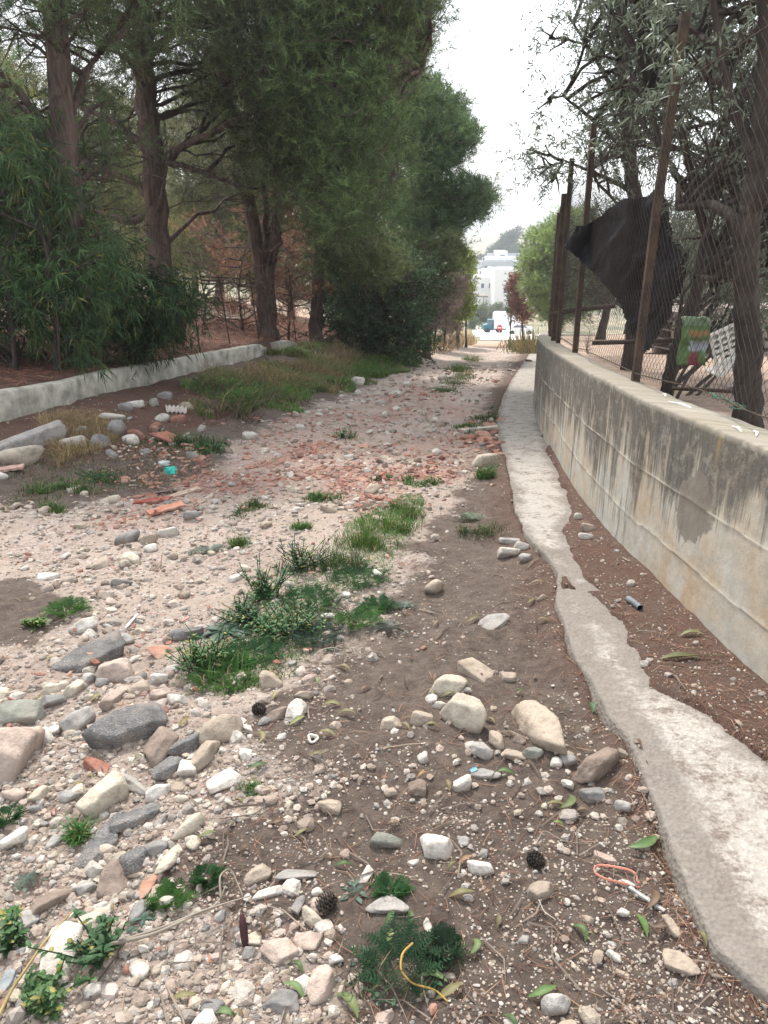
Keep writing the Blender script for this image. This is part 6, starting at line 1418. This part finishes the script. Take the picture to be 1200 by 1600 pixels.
for wd in [
 (352, 1050, 120, 110, 'feather', 'big bushy clump of bright feathery weeds in the middle of the left half', WG), (318, 1030, 70, 90, 'broad', 'leafy left side of the big bushy clump', (.05, .11, .03)),
 (395, 1020, 80, 70, 'feather', 'feathery weeds at the right side of the big bushy clump', WD), (440, 985, 110, 80, 'broad', 'dark leafy weeds between the big clump and the tall leafy weed', WD),
 (415, 935, 50, 90, 'broad', 'tall leafy weed standing up at the edge of the gravel', WD), (380, 965, 50, 60, 'broad', 'broad-leaved weed left of the tall leafy one', (.03, .075, .03)),
 (350, 980, 100, 36, 'rosette', 'rosette of big toothed grey-green leaves left of the weeds', (.055, .10, .07)), (490, 940, 90, 56, 'feather', 'feathery weeds right of the tall leafy one', WD),
 (475, 885, 66, 80, 'broad', 'bushy dark weed with pointed top higher up the strip', (.03, .075, .03)), (530, 885, 90, 50, 'grass', 'grassy tuft right of the bushy dark weed', (.05, .10, .03)),
 (560, 905, 90, 40, 'feather', 'low feathery weeds below the grassy tuft', WD), (575, 855, 80, 50, 'grass', 'grass clump in the middle of the weed strip', GG), (605, 830, 70, 54, 'grass', 'brightest grass clump near the top of the weed strip', (.09, .17, .03)),
 (635, 803, 60, 46, 'grass', 'grass clump at the top end of the weed strip', GG), (590, 950, 44, 50, 'feather', 'small dark upright feathery weed on the brown dirt', WD), (560, 975, 60, 30, 'feather', 'low weed left of the small upright one', WG),
 (495, 1000, 70, 50, 'feather', 'wispy weed above the dry curled stalks', WB), (630, 945, 60, 24, 'silver', 'greyish low weed right of the small upright one', WB), (605, 985, 50, 20, 'silver', 'flat grey rosette below the small upright weed', (.10, .12, .10)),
 (328, 852, 70, 30, 'silver', 'silvery feathery rosette on the gravel', WB), (375, 845, 34, 30, 'grass', 'thin tuft right of the silvery rosette', GG), (104, 945, 50, 60, 'feather', 'leafy weed at the edge of the brown dirt patch', WG),
 (55, 965, 30, 24, 'broad', 'little seedling in the brown dirt patch', GG), (158, 735, 60, 34, 'broad', 'dark leafy weed below the left rubble', WD), (90, 752, 60, 36, 'grass', 'grassy weed at the far left under the rubble', WG), (75, 780, 40, 30, 'grass', 'small grassy weed under the far left one', WG),
 (537, 682, 40, 26, 'broad', 'green tuft alone in the red rubble', WG), (597, 754, 24, 22, 'grass', 'small tuft in the crushed tile, above the weed strip', WG), (500, 780, 44, 26, 'grass', 'flat tuft left of the upper weed strip', WG), (470, 826, 26, 32, 'grass', 'small upright tuft on the sandy gravel', WG),
 (395, 790, 50, 30, 'grass', 'thin tuft in the rubble right of the tile heap', (.07, .12, .04)), (300, 690, 90, 34, 'grass', 'dark grass beside the ribbed tile', WD), (330, 700, 50, 26, 'broad', 'leafy weed at the right end of the dark grass', WD), (650, 760, 60, 26, 'grass', 'thin tuft under the crushed tile', WG),
 (765, 745, 40, 40, 'grass', 'thin weed below the large pale stone at the tile heap', WG), (735, 810, 70, 40, 'silver', 'thin grey-green weed above the little heap by the footing', (.08, .11, .06)), (745, 835, 60, 30, 'grass', 'wispy grass by the little stone heap', (.08, .11, .05)),
 (735, 672, 50, 22, 'grass', 'strip of short grass along the footing, nearer part', WG), (760, 655, 50, 22, 'grass', 'strip of short grass along the footing, farther part', (.07, .11, .04)), (705, 600, 44, 28, 'broad', 'leafy weeds of the middle ridge up the track', WG),
 (715, 580, 40, 26, 'grass', 'grass of the middle ridge further up the track', GG), (735, 562, 30, 20, 'grass', 'farthest grass of the middle ridge', WG), (690, 612, 40, 20, 'grass', 'grass at the near end of the middle ridge', WG),
 (265, 1412, 60, 60, 'feather', 'weed clump growing through the dried plant', WG), (225, 1440, 44, 30, 'rosette', 'broad dark leaves left of the dried plant', (.045, .085, .06)), (150, 1490, 60, 80, 'broad', 'weed right of the largest white rock', (.045, .10, .04)),
 (72, 1556, 80, 60, 'broad', 'bright weed near the bottom left corner', (.06, .12, .04)), (14, 1455, 50, 50, 'broad', 'weed at the left edge beside the white flat stone', (.04, .09, .03)), (120, 1290, 34, 50, 'grass', 'grass tuft between the cream rock and the asphalt patch', WG),
 (40, 1355, 70, 24, 'silver', 'silvery feathery weed near the left edge', WB), (8, 1268, 40, 50, 'feather', 'dark weed cut by the left edge', WD), (325, 1375, 40, 30, 'feather', 'small weed right of the dried plant', WD), (12, 1420, 24, 16, 'broad', 'small round-leaved weed at the left edge', (.05, .13, .03)),
 (612, 1385, 52, 60, 'feather', 'small dark weed below the grey-green oval stone', WD), (552, 1388, 36, 24, 'silver', 'small spiky tuft beside the white pointed shard', WB), (625, 1505, 130, 90, 'feather', 'largest dark feathery weed near the bottom edge', (.045, .10, .05)),
 (575, 1490, 60, 40, 'silver', 'spiky left wing of the largest dark feathery weed', (.05, .085, .06)), (690, 1480, 60, 40, 'feather', 'thin right wing of the largest dark feathery weed', (.03, .06, .03)), (395, 1230, 36, 30, 'grass', 'sparse tuft at the edge of gravel and dirt', WG), (85, 1420 + 60, 10, 10, 'broad', 'tiny seedling on the largest white rock edge', WG),
]: weed(*wd)

# grass bank on the left (uncountable)
def grass_mass(name, poly, n, h, w_, col, dry, label, seed, lean=.5, mat='leaf', edge=.3):
    r_ = np.random.default_rng(seed); P = poly_xy(poly); lo, hi = P.min(0), P.max(0); q = lo + (hi - lo) * r_.random((n * 4, 2)); ok = sdist(P, q[:, 0], q[:, 1]) + edge * fbm(q[:, 0] * 1.3, q[:, 1] * 1.3, seed, 4) > edge * .12
    q = q[ok][:n]; n = len(q); hh = h * (.35 + .8 * r_.random(n)) * (.5 + sstep(-.3, .5, fbm(q[:, 0] * 1.1, q[:, 1] * 1.1, seed + 3, 2)))
    b = np.column_stack([q, H(q[:, 0], q[:, 1]) - .01]); d = r_.normal(size=(n, 2)) * lean; m1 = b + np.column_stack([d * hh[:, None] * .3, hh * .6]); e = b + np.column_stack([d * hh[:, None], hh * .85])
    s = unit(np.column_stack([r_.normal(size=(n, 2)), np.zeros(n)])) * w_ / 2; V = np.stack([b - s, b + s, m1 + s * .8, m1 - s * .8, e], 1).reshape(-1, 3); k = np.arange(n)[:, None] * 5
    pt = sstep(-.2, .3, fbm(q[:, 0] * .9 + 5, q[:, 1] * .9, seed + 8, 3))[:, None]; C = np.array(col) * (.6 + .7 * r_.random((n, 1))) * (1 + .5 * pt)
    C = np.where(r_.random((n, 1)) < dry * (1.4 - pt), np.array(DRYC) * (.5 + .8 * r_.random((n, 1))) * np.array([1, .93, .85]), C)
    o = link(name, mesh_np(name, V, [k + np.array([[0, 1, 2, 3]]), k + np.array([[3, 2, 4]])], M[mat], np.repeat(C, 5, 0))); tag(o, label, 'grass', None, 'stuff')
STRIP = [(300, 1080), (340, 990), (420, 930), (520, 860), (590, 800), (650, 770), (670, 790), (620, 850), (560, 900), (500, 960), (470, 1010), (390, 1080), (340, 1110)]
BANKG = [(300, 600), (420, 575), (470, 548), (560, 545), (650, 548), (655, 562), (600, 590), (560, 605), (500, 625), (430, 650), (350, 655), (310, 640)]
grass_mass('grass', BANKG, 60000, .15, .011, (.095, .185, .042), .24, 'mixed green and dry grass on the bank between kerb wall and track', 31, .6, edge=1.0)
grass_mass('grass', STRIP, 12000, .050, .0045, (.075, .160, .036), .06, 'low bright grass and seedlings along the strip of weeds', 30, .7)
grass_mass('grass', [(q[0] + 30, q[1] + 20) for q in STRIP], 1500, .035, .004, (.075, .13, .035), .2, 'sparse seedlings on the dirt beside the strip of weeds', 29, .8)
grass_mass('dry_grass', [(300, 600), (420, 575), (520, 555), (560, 575), (480, 620), (400, 610), (330, 650), (300, 640)], 7000, .26, .007, (.19, .14, .08), .75, 'tall dry yellow grass standing over the green', 32, .7, 'straw', 1.3)
grass_mass('brambles', [(290, 620), (430, 585), (520, 560), (560, 590), (480, 625), (390, 650), (300, 660)], 2000, .22, .012, (.085, .055, .042), .15, 'low brown tangle of dead brambles in the verge grass', 40, 1.3, 'straw', 1.6)
grass_mass('brambles', [(440, 560), (560, 540), (650, 545), (640, 560), (520, 585)], 3000, .35, .016, (.13, .09, .07), .3, 'grey-brown dead brush in front of the dark shrub', 42, 1.2, 'straw', 1.0)
grass_mass('grass', [(340, 640), (380, 620), (415, 628), (420, 645), (370, 655)], 2600, .16, .011, (.075, .14, .032), .08, 'bright green grass at the foot of the bank', 33)
grass_mass('grass', [(560, 570), (640, 550), (655, 560), (590, 592), (540, 600)], 7000, .26, .008, (.06, .12, .025), .1, 'bright grass on the bank by the dark shrub', 34)
grass_mass('dry_grass', [(635, 556), (660, 528), (700, 514), (738, 517), (744, 538), (715, 548), (670, 558)], 16000, .55, .024, (.38, .29, .17), .6, 'dry straw-coloured grass at the far end of the track', 35, .5, 'straw')
grass_mass('short_grass', [(690, 612), (715, 570), (745, 556), (750, 570), (735, 600), (715, 615)], 5000, .07, .009, (.055, .095, .035), .2, 'short grass on the middle ridge of the track', 36)
grass_mass('short_grass', [(680, 690), (720, 665), (770, 640), (775, 665), (750, 682)], 5000, .06, .008, (.06, .095, .035), .25, 'short grass beside the pale footing', 37)
grass_mass('sprouts', [(0, 700), (100, 700), (250, 660), (340, 690), (330, 730), (180, 760), (0, 790)], 2600, .06, .007, (.07, .11, .04), .3, 'sparse sprouts among the rubble on the left', 38)
grass_mass('dry_grass', [(60, 665), (140, 650), (200, 650), (160, 700), (90, 720)], 3200, .10, .005, (.25, .18, .10), .8, 'thin dry grass between kerb wall and rubble', 39, .8, 'straw')

# ------------------------------------------------------------------ litter of pine needles, twigs, leaves
def straws(name, n, keep, L, w_, cols, label, seed, pyr, pxr=(-80, 1260), lift=.004, bank=False):
    r_ = np.random.default_rng(seed); px = pxr[0] + (pxr[1] - pxr[0]) * r_.random(n); py = pyr[0] + (pyr[1] - pyr[0]) * r_.random(n) ** .9; x, y = fastg(px, py)
    if bank: y = 5 + 22 * r_.random(n) ** 1.2; x = lowx(y) - .15 - 3.5 * r_.random(n)
    gv, bk, nd, fd = zone_at(x, y); p = keep(x, y, gv, nd); ok = (r_.random(n) < p) & (x < wallx(y) - .01); x, y = x[ok], y[ok]; n = len(x)
    a = r_.random(n) * 6.283; ll = L * (.5 + .8 * r_.random(n)); dx, dy = np.cos(a) * ll / 2, np.sin(a) * ll / 2; bend = r_.normal(size=n) * .15 * ll
    P0 = np.stack([x - dx, y - dy], 1); P1 = np.stack([x - np.sin(a) * bend, y + np.cos(a) * bend], 1); P2 = np.stack([x + dx, y + dy], 1)
    def up(P, e): 
        P = np.minimum(P, np.stack([wallx(P[:, 1]) - .005, P[:, 1] + 99], 1)); return np.column_stack([P, H(P[:, 0], P[:, 1]) + lift + e])
    k = np.interp(y, [1.3, 5, 20], [1, 2, 4.5]); s = np.column_stack([-np.sin(a), np.cos(a), r_.normal(size=n) * .3]) * (w_ / 2 * k)[:, None]
    a0, a1, a2 = up(P0, 0), up(P1, .006 * r_.random(n)), up(P2, .004)
    V = np.stack([a0 - s, a0 + s, a1 + s, a1 - s, a2], 1).reshape(-1, 3); kk = np.arange(n)[:, None] * 5
    C = np.array(cols)[r_.integers(0, len(cols), n)] * (.7 + .6 * r_.random((n, 1)))
    o = link(name, mesh_np(name, V, [kk + np.array([[0, 1, 2, 3]]), kk + np.array([[3, 2, 4]])], M['straw'], np.repeat(C, 5, 0))); tag(o, label, 'needles', None, 'stuff')
NC = [(.20, .10, .065), (.26, .14, .09), (.15, .085, .06), (.30, .20, .13)]
straws('pine_needles', 26000, lambda x, y, gv, nd: np.where(gv > .5, .04, .10) + .75 * nd * (.3 + .7 * patch(x, y, 2.2, 88)), .075, .0016, NC, 'brown fallen pine needles lying on dirt and concrete', 51, (620, 1640))
straws('pine_needles', 42000, lambda x, y, gv, nd: nd, .13, .0030, [(.22, .095, .06), (.28, .13, .085), (.16, .075, .05)], 'deep red-brown pine needle litter under the pines', 52, (560, 600), bank=True, lift=.02)
straws('twigs', 480, lambda x, y, gv, nd: .5 + 0 * x, .16, .004, [(.17, .135, .11), (.10, .075, .06), (.24, .19, .15)], 'thin dry twigs scattered on the track', 53, (620, 1640), lift=.01)

def fallen_leaf(px, py, L, ang, col, label, curl=.3, wid=.24, lift=.012, group='fallen leaves'):
    gy = sum(col) / 3; col = tuple(.72 * (.72 * q + .28 * gy) for q in col)
    x, y = px2g(px, py, .01); r_ = np.random.default_rng(int(px + py * 3)); k = math.hypot(y, CAMZ) / F; Lm = L * k * 1.15; n = 8; t = np.linspace(0, 1, n)
    a = curl * (t - .5) * 3; X_ = np.cumsum(np.cos(a)) / n * Lm; Y_ = np.cumsum(np.sin(a)) / n * Lm; X_ -= X_.mean(); Y_ -= Y_.mean()
    wv = wid * Lm / 2 * np.sin(np.pi * np.clip(t * .94 + .03, 0, 1)); V = []
    for q in range(n):
        nx2, ny2 = -math.sin(a[q]), math.cos(a[q]); zz_ = .010 * math.sin(t[q] * 3.1) + .003
        V += [(X_[q] + nx2 * wv[q], Y_[q] + ny2 * wv[q], zz_ + wv[q] * .45), (X_[q], Y_[q], zz_), (X_[q] - nx2 * wv[q], Y_[q] - ny2 * wv[q], zz_ + wv[q] * .30)]
    Q_ = [(3 * q + e, 3 * q + 3 + e, 3 * q + 4 + e, 3 * q + 1 + e) for q in range(n - 1) for e in (0, 1)]
    m = MB(); C = np.array(col) * (.85 + .3 * r_.random((3 * n, 1))); C[1::3] = C[1::3] * 1.3; m.add(V, Q_, None, C)
    o = m.build('fallen_leaf', M['leaf'], None, True); o.location = (x, y, hz(x, y) + lift * .4); o.rotation_euler = (.1 * r_.normal(), .1 * r_.normal(), R(ang)); tag(o, label, 'leaf', group)
YL, GL, BL, OL = (.27, .24, .065), (.10, .19, .04), (.22, .12, .06), (.48, .26, .06)
for lf_ in [(924, 1117, 26, 80, (.10, .26, .08), 'single bright green leaf standing against the footing', .1), (1003, 1445, 38, 95, (.16, .33, .04), 'bright green leaf lying upright by the pebbles below the orange band', .1), (1005, 1332, 52, 15, (.13, .26, .05), 'curved green leaf beside the rough grey stone', .5),
 (888, 1250, 44, 35, (.16, .22, .05), 'curled olive-green leaf below the brown lumpy rock', .9), (870, 1252, 30, 170, YL, 'yellow-green leaf crossing the curled one below the lumpy rock', .2), (872, 1282, 18, 160, (.20, .34, .05), 'small light green leaf on the dirt below the curled ones', .2),
 (742, 1470, 36, 60, (.18, .28, .06), 'thin curled green leaf right of the feathery weed', 1.0), (716, 1470, 24, 50, GL, 'narrow green leaf beside the thin curled one', .2), (908, 1455, 34, 110, GL, 'thin curled green leaf among the small pebbles', .8), (850, 1541, 44, 12, (.15, .30, .05), 'green leaf lying above the rounded pale rock', .3),
 (800, 1585, 30, 120, GL, 'green leaf at the bottom edge left of the pale rock', .3), (722, 1390, 38, 5, YL, 'yellow-green leaf left of the tan oval stone', .1), (545, 1560, 48, 125, (.22, .30, .06), 'yellow-green leaf near the bottom centre', .3), (460, 1540, 38, 140, (.20, .34, .08), 'light green leaf between pink and blue-grey stones', .3),
 (465, 1503, 28, 130, GL, 'green leaf under the pinkish rocks', .2), (609, 1458, 34, 60, (.28, .34, .06), 'yellow-green leaf above the largest feathery weed', .3), (608, 1432, 32, 60, GL, 'dark green leaf lying just above another near the feathery weed', .2), (678, 1516, 38, 170, (.24, .38, .12), 'pale green leaf on the right of the largest feathery weed', .2),
 (703, 1540, 44, 25, YL, 'yellow leaf lying beside the small tan stone', .3), (495, 1180, 22, 20, YL, 'yellow-green leaf beneath the white shell ring', .2), (511, 1148, 30, 160, YL, 'yellowish leaf right of the white shell ring', .3), (465, 1124, 30, 40, (.30, .34, .08), 'leaf leaning on the three-cornered white stone', .2),
 (520, 1102, 34, 165, YL, 'yellow-green leaf right of the three-cornered stone', .4), (541, 1119, 28, 175, YL, 'olive leaf lying below another yellow-green one', .2), (428, 1083, 20, 80, (.42, .34, .07), 'yellow leaf at the right foot of the blocky tan rock', .2), (494, 1060, 18, 100, (.28, .40, .10), 'light green leaf above the small oblong stone', .2),
 (406, 1150, 34, 100, (.26, .22, .06), 'curled olive leaf by the pebbles right of the smooth tan stone', 1.0), (403, 1195, 34, 20, GL, 'green leaf on the dirt edge below the curled olive one', .3), (537, 1341, 28, 0, GL, 'green leaf left below the grey-green oval stone', .1), (470, 1295, 26, 30, YL, 'yellowish leaf left of the grey-green oval stone', .4),
 (790, 1197, 30, 165, (.12, .22, .05), 'green leaf beside the long pale flat stone', .3), (702, 1087, 24, 20, YL, 'yellow-green leaf between the two cream rocks', .4), (810, 1085, 18, 150, (.08, .18, .05), 'small dark green leaf above the long mottled rock', .2), (740, 974, 26, 40, YL, 'yellow leaf touching the flat pale tile', .3),
 (848, 984, 18, 160, YL, 'yellow leaf under a white stone near the footing', .3), (830, 943, 24, 50, YL, 'yellow leaf close to the footing', .2), (840, 915, 26, 170, (.34, .24, .10), 'long brown leaf near the footing', .2), (285, 1553, 36, 5, YL, 'yellow leaf in the pink gravel', .3), (350, 1583, 36, 170, (.20, .32, .09), 'green leaf at the bottom of the pink gravel', .3),
 (325, 1311, 30, 20, (.22, .28, .06), 'green leaf right of the small upright cream stone', .4), (360, 1290, 10, 20, YL, 'tiny yellow leaf on the dirt between cream stone and weed tuft', .2), (120, 1215, 26, 120, (.34, .30, .06), 'yellow leaf beside the big cream rock', .4), (146, 1075, 26, 60, YL, 'yellow leaf under the asphalt slab', .4), (62, 1075, 22, 40, YL, 'yellow-green leaf left of the cream stones', .4),
 (285, 1120, 30, 60, (.36, .27, .05), 'yellow leaf left of the big smooth tan stone', .5), (215, 1178, 20, 60, YL, 'yellow leaf below the largest asphalt chunk', .3), (190, 985, 40, 30, (.40, .28, .06), 'yellow-brown leaf right of the white oval stone', .3), (75, 1018, 16, 80, (.42, .32, .08), 'yellow chip-like leaf left of the asphalt slab', .1),
 (1075, 1023, 34, 170, (.26, .28, .06), 'olive leaf on the dirt beside the wall foot', .3), (1058, 1058, 60, 175, (.22, .24, .07), 'long green-brown stalk-like leaf under the wall', .1), (1020, 1415, 40, 50, BL, 'brown leaf beside the footing above the split stone', .5), (1035, 1455, 40, 20, BL, 'brown curled leaf under the split tan stone', .6), (878, 1410, 16, 80, BL, 'small brown leaf right of the oval tan stone', .3),
 (949, 1545, 16, 80, BL, 'small brown leaf left of the half buried tan stone', .3), (728, 1335, 30, 20, (.34, .18, .07), 'brown and green leaf between the two white rocks', .3), (912, 1262, 22, 170, (.34, .20, .10), 'brown leaf above the blocky pale-topped stone', .2), (660, 1209, 22, 35, OL, 'orange scrap on the rounded brownish stone', .1),
 (640, 1425, 30, 80, GL, 'green leaf hanging in the small dark weed', .4), (618, 770, 14, 20, (.45, .33, .04), 'yellow leaf in the upper grass', .2), (598, 822, 12, 40, (.45, .33, .04), 'yellow leaf in the brightest grass clump', .2)]:
    fallen_leaf(*lf_)
def scatter_leaves():
    r_ = np.random.default_rng(99)
    for k in range(46):
        px, py = 120 + 980 * r_.random(), 880 + 710 * r_.random(); x, y = px2g(px, py)
        if x > slabx(y) + .1: continue
        fallen_leaf(px, py, 12 + 16 * r_.random(), r_.random() * 180, [YL, BL, (.30, .24, .08), (.34, .22, .10)][(kk := int(r_.integers(0, 4)))], 'small withered ' + ['olive', 'dark brown', 'yellow-brown', 'orange-brown'][kk] + ' leaf lying flat on the ' + ('stony left half' if px < 480 else 'bare brown dirt'), .3, group='small withered leaves')
scatter_leaves()

# pine cones
def pine_cone(px, py, size, rz, label):
    x, y = px2g(px, py, .01); k = math.hypot(y, CAMZ) / F; L = size * k; m = MB(); n = 90; ga = 2.39996
    for q in range(n):
        t_ = q / n; r0 = L * .36 * math.sin(math.pi * (.12 + .80 * t_)) ** .8; a = q * ga; c = np.array([r0 * math.cos(a) * .8, r0 * math.sin(a) * .8, (t_ - .5) * L * .85])
        o_ = np.array([math.cos(a), math.sin(a), .35]); o_ /= np.linalg.norm(o_); sd = np.array([-math.sin(a), math.cos(a), 0]); s = L * .085 * (1.1 - .4 * t_)
        tip = c + o_ * s * 1.6; up_ = np.cross(sd, o_) * -1
        m.add([c - sd * s * .8, c + sd * s * .8, tip + sd * s - up_ * 0, tip - sd * s, tip + up_ * s * .5 * -1 + o_ * s * .2], [(0, 1, 2, 3)], [(3, 2, 4), (0, 3, 4), (1, 4, 2), (0, 4, 1)], (.055, .043, .036) if q % 3 else (.10, .082, .068))
    sp = MB(); m.tube([(0, 0, -L * .45), (0, 0, 0), (0, 0, L * .42)], [L * .14, L * .27, L * .06], 8, (.02, .015, .012))
    o = m.build('pine_cone', M['col']); o.location = (x, y, hz(x, y) + L * .28); o.rotation_euler = (R(78), .2, rz); tag(o, label, 'pine cone', 'pine cones')
pine_cone(838, 1342, 30, .5, 'small dark pine cone right of the white angular rock'); pine_cone(510, 1408, 34, 2.2, 'large dark pine cone beside the small round white stone'); pine_cone(405, 1108, 24, 1.0, 'pine cone half hidden left of the rounded brownish stone')
# dark seed pod, standing in the gravel
x, y = px2g(384, 1470); m = MB(); m.tube([(0, 0, 0), (-.003, .004, .02), (-.008, .02, .05), (-.012, .032, .072), (-.014, .036, .078)], [.004, .009, .010, .006, .001], 8, (.060, .022, .025))
o = m.build('seed_pod', M['col'], None, True); o.location = (x, y, hz(x, y) - .005); tag(o, 'dark maroon seed pod standing up in the pink gravel', 'seed pod')
# white shell-like ring
x, y = px2g(488, 1152, .01); m = MB(); t_ = np.linspace(0, 6.283, 25); m.tube(np.stack([.015 * np.cos(t_) * (1 + .18 * np.cos(3 * t_)), .015 * np.sin(t_) * (1 + .18 * np.cos(3 * t_)), 0 * t_ + .010], 1), .0042, 8, (.66, .62, .52), cap=False)
m.tube(np.stack([.013 * np.cos(t_), .013 * np.sin(t_), 0 * t_ + .003], 1), .005, 6, (.55, .50, .42), cap=False); o = m.build('white_ring', M['col'], None, True); o.location = (x, y, hz(x, y) + .002); o.rotation_euler = (.3, .1, .4); tag(o, 'white three-cornered broken ring on the dirt below the weeds', 'broken ring')
# grey hose piece
x, y = px2g(988, 966, .02); m = MB(); P_ = np.array([(0, .055, .012), (.004, .02, .014), (.004, -.02, .014), (.0, -.05, .016)]); m.tube(P_, [.014, .014, .014, .014], 12, (.16, .18, .19), cap=False); m.tube(P_[:, :] * np.array([1, .99, 1]), [.0105] * 4, 12, (.02, .02, .02), cap=False)
o = m.build('hose_piece', M['col'], None, True); o.location = (x, y, hz(x, y)); o.rotation_euler = (0, 0, .25); tag(o, 'short piece of grey hose between the footing and the wall', 'hose')
# orange plastic band
x, y = px2g(962, 1372, .01); pts = np.array([(.055, -.035), (.02, -.03), (-.03, -.018), (-.056, .008), (-.05, .035), (-.03, .046), (.0, .035), (.04, .018), (.058, -.003), (.048, -.022), (.07, -.022)]) * .95
u = np.linspace(0, 10, 60); P_ = np.stack([np.interp(u, np.arange(11), pts[:, 0]), np.interp(u, np.arange(11), pts[:, 1]) * 1.1, .012 + .008 * np.sin(u)], 1)
for _ in range(6): P_[1:-1] = (P_[:-2] + 2 * P_[1:-1] + P_[2:]) / 4
V = np.concatenate([P_ - [0, 0, .003], P_ + [0, .0015, .003]]); i = np.arange(59); m = MB(); m.tube(P_, .0018, 5, (.55, .20, .13)); m.tube(P_ + np.array([0, .002, .002]), .0016, 5, (.62, .27, .19))
o = m.build('plastic_band', M['plastic'], None, True); o.location = (x, y, hz(x, y) + .002); tag(o, 'loop of pinkish orange plastic band on the dirt', 'plastic band')
plank(1010, 1408, .10, .009, .005, -.9, (.45, .47, .46), 'grey-white plastic stick beside the footing below the orange band', .05, 'plastic_stick', 'stick')
plank(741, 1192, .022, .016, .003, .3, (.18, .42, .58), 'small blue plastic scrap between grey and pale stones', .3, 'plastic_scrap', 'scrap')
# dried plants and stalks
def stalk(name, pts, r0, r1, col, label, cat='stalk', lift=.02, sides=6, mat='straw'):
    P_ = []
    for (a, b, up_) in pts: x, y = px2g(a, b, up_); P_.append((x, y, hz(x, y) + up_))
    P_ = np.array(P_); u = np.linspace(0, len(P_) - 1, len(P_) * 6); Ps = np.stack([np.interp(u, np.arange(len(P_)), P_[:, k]) for k in range(3)], 1)
    for _ in range(6): Ps[1:-1] = (Ps[:-2] + 2 * Ps[1:-1] + Ps[2:]) / 4
    m = MB(); m.tube(Ps, np.linspace(r0, r1, len(Ps)), sides, col); return tag(m.build(name, M[mat], None, True), label, cat)
stalk('dry_stalk', [(-10, 1590, .03), (15, 1530, .04), (38, 1500, .05), (62, 1460, .05), (95, 1425, .04), (112, 1408, .02)], .0045, .002, (.40, .31, .14), 'yellow dry flat stalk running up beside the largest white rock')
stalk('dry_stalk', [(700, 1562, .01), (680, 1535, .02), (645, 1528, .03), (625, 1505, .05), (628, 1480, .06), (645, 1470, .05)], .002, .003, (.46, .30, .08), 'long curling yellow-brown leaf strip on the largest feathery weed', 'leaf strip')
for k, (pts, lab) in enumerate([([(165, 1478, .02), (240, 1462, .04), (290, 1435, .05), (340, 1410, .04), (352, 1380, .05)], 'thick pale stem of the dried plant lying in the lower left'), ([(180, 1475, .02), (250, 1450, .05), (320, 1420, .05), (390, 1393, .03)], 'long thin stem of the dried plant, reaching right'),
                              ([(345, 1400, .05), (342, 1365, .08), (360, 1350, .06), (380, 1395, .03)], 'curved side stem of the dried plant')]):
    stalk('dead_twig', pts, .005 - .001 * k, .0015, (.36, .31, .25), lab)
stalk('dead_twig', [(485, 1030, .02), (500, 1015, .05), (520, 1010, .06), (540, 1018, .03), (548, 1030, .01)], .002, .0015, (.52, .46, .37), 'dry pale curled stalk arching over the dirt below the weeds')
stalk('dead_twig', [(520, 1028, .01), (524, 1010, .05), (535, 1005, .06), (552, 1020, .01)], .002, .0015, (.52, .46, .37), 'second dry curled stalk, right of the arching one')
stalk('dead_twig', [(838, 1312, .01), (850, 1285, .02), (880, 1308, .02), (920, 1315, .01)], .0016, .001, (.30, .25, .20), 'thin bent twig above the small pine cone')
stalk('dead_twig', [(842, 1404, .02), (850, 1425, .01), (868, 1441, .01)], .0016, .001, (.42, .37, .30), 'short pale twig at the foot of the oval tan stone')
stalk('dead_twig', [(1040, 1058, .01), (1085, 1056, .02), (1125, 1060, .01)], .003, .0015, (.22, .20, .09), 'green-brown twig crossing the dirt under the wall')
stalk('dead_twig', [(250, 880, .01), (252, 850, .10), (262, 862, .08), (300, 845, .05)], .0015, .001, (.10, .08, .07), 'thin dark twig standing up from the open gravel')
stalk('dead_twig', [(320, 700 - 115, .03), (322, 585, .05)], .002, .001, (.5, .45, .4), 'x') if False else None
# teal bag scrap and white-blue bit at the left tile heap
for (px, py, s, c_, lab) in [(265, 722, .055, (.04, .42, .34), 'crumpled teal plastic bag scrap above the left tile heap'), (255, 712, .05, (.55, .60, .58), 'crumpled whitish plastic beside the teal scrap')]:
    x, y = px2g(px, py, .03); W_, Fc = rockshape(int(px), 3, .9); V = W_ * (1 + .35 * n3(W_, 5, 4))[:, None] * np.array([s, s * .8, s * .7]); o = link('plastic_bag', mesh_np('plastic_bag', V, Fc, M['plastic'], np.tile(np.array(c_), (len(V), 1)), False), None, (x, y, hz(x, y) + s * .45)); tag(o, lab, 'plastic bag')

# ------------------------------------------------------------------ the hazy air
def haze():
    me = bpy.data.meshes.new('haze'); b = bmesh.new(); bmesh.ops.create_cube(b, size=1); b.to_mesh(me); b.free(); o = link('haze', me); tag(o, 'pale warm haze over the valley', 'haze', None, 'stuff')
    ztop = 30.0; zb = -45.0; o.scale = (5200, 5200, ztop - zb); o.location = (0, 0, (ztop + zb) / 2)
    m = bpy.data.materials.new('haze'); m.use_nodes = True; t = m.node_tree; t.nodes.clear(); out = t.nodes.new('ShaderNodeOutputMaterial'); v = t.nodes.new('ShaderNodeVolumePrincipled')
    v.inputs['Color'].default_value = (.90, .95, 1.0, 1); v.inputs['Density'].default_value = HAZE; v.inputs['Anisotropy'].default_value = .3
    t.links.new(v.outputs[0], out.inputs['Volume']); me.materials.append(m)
HAZE = .0009
haze()
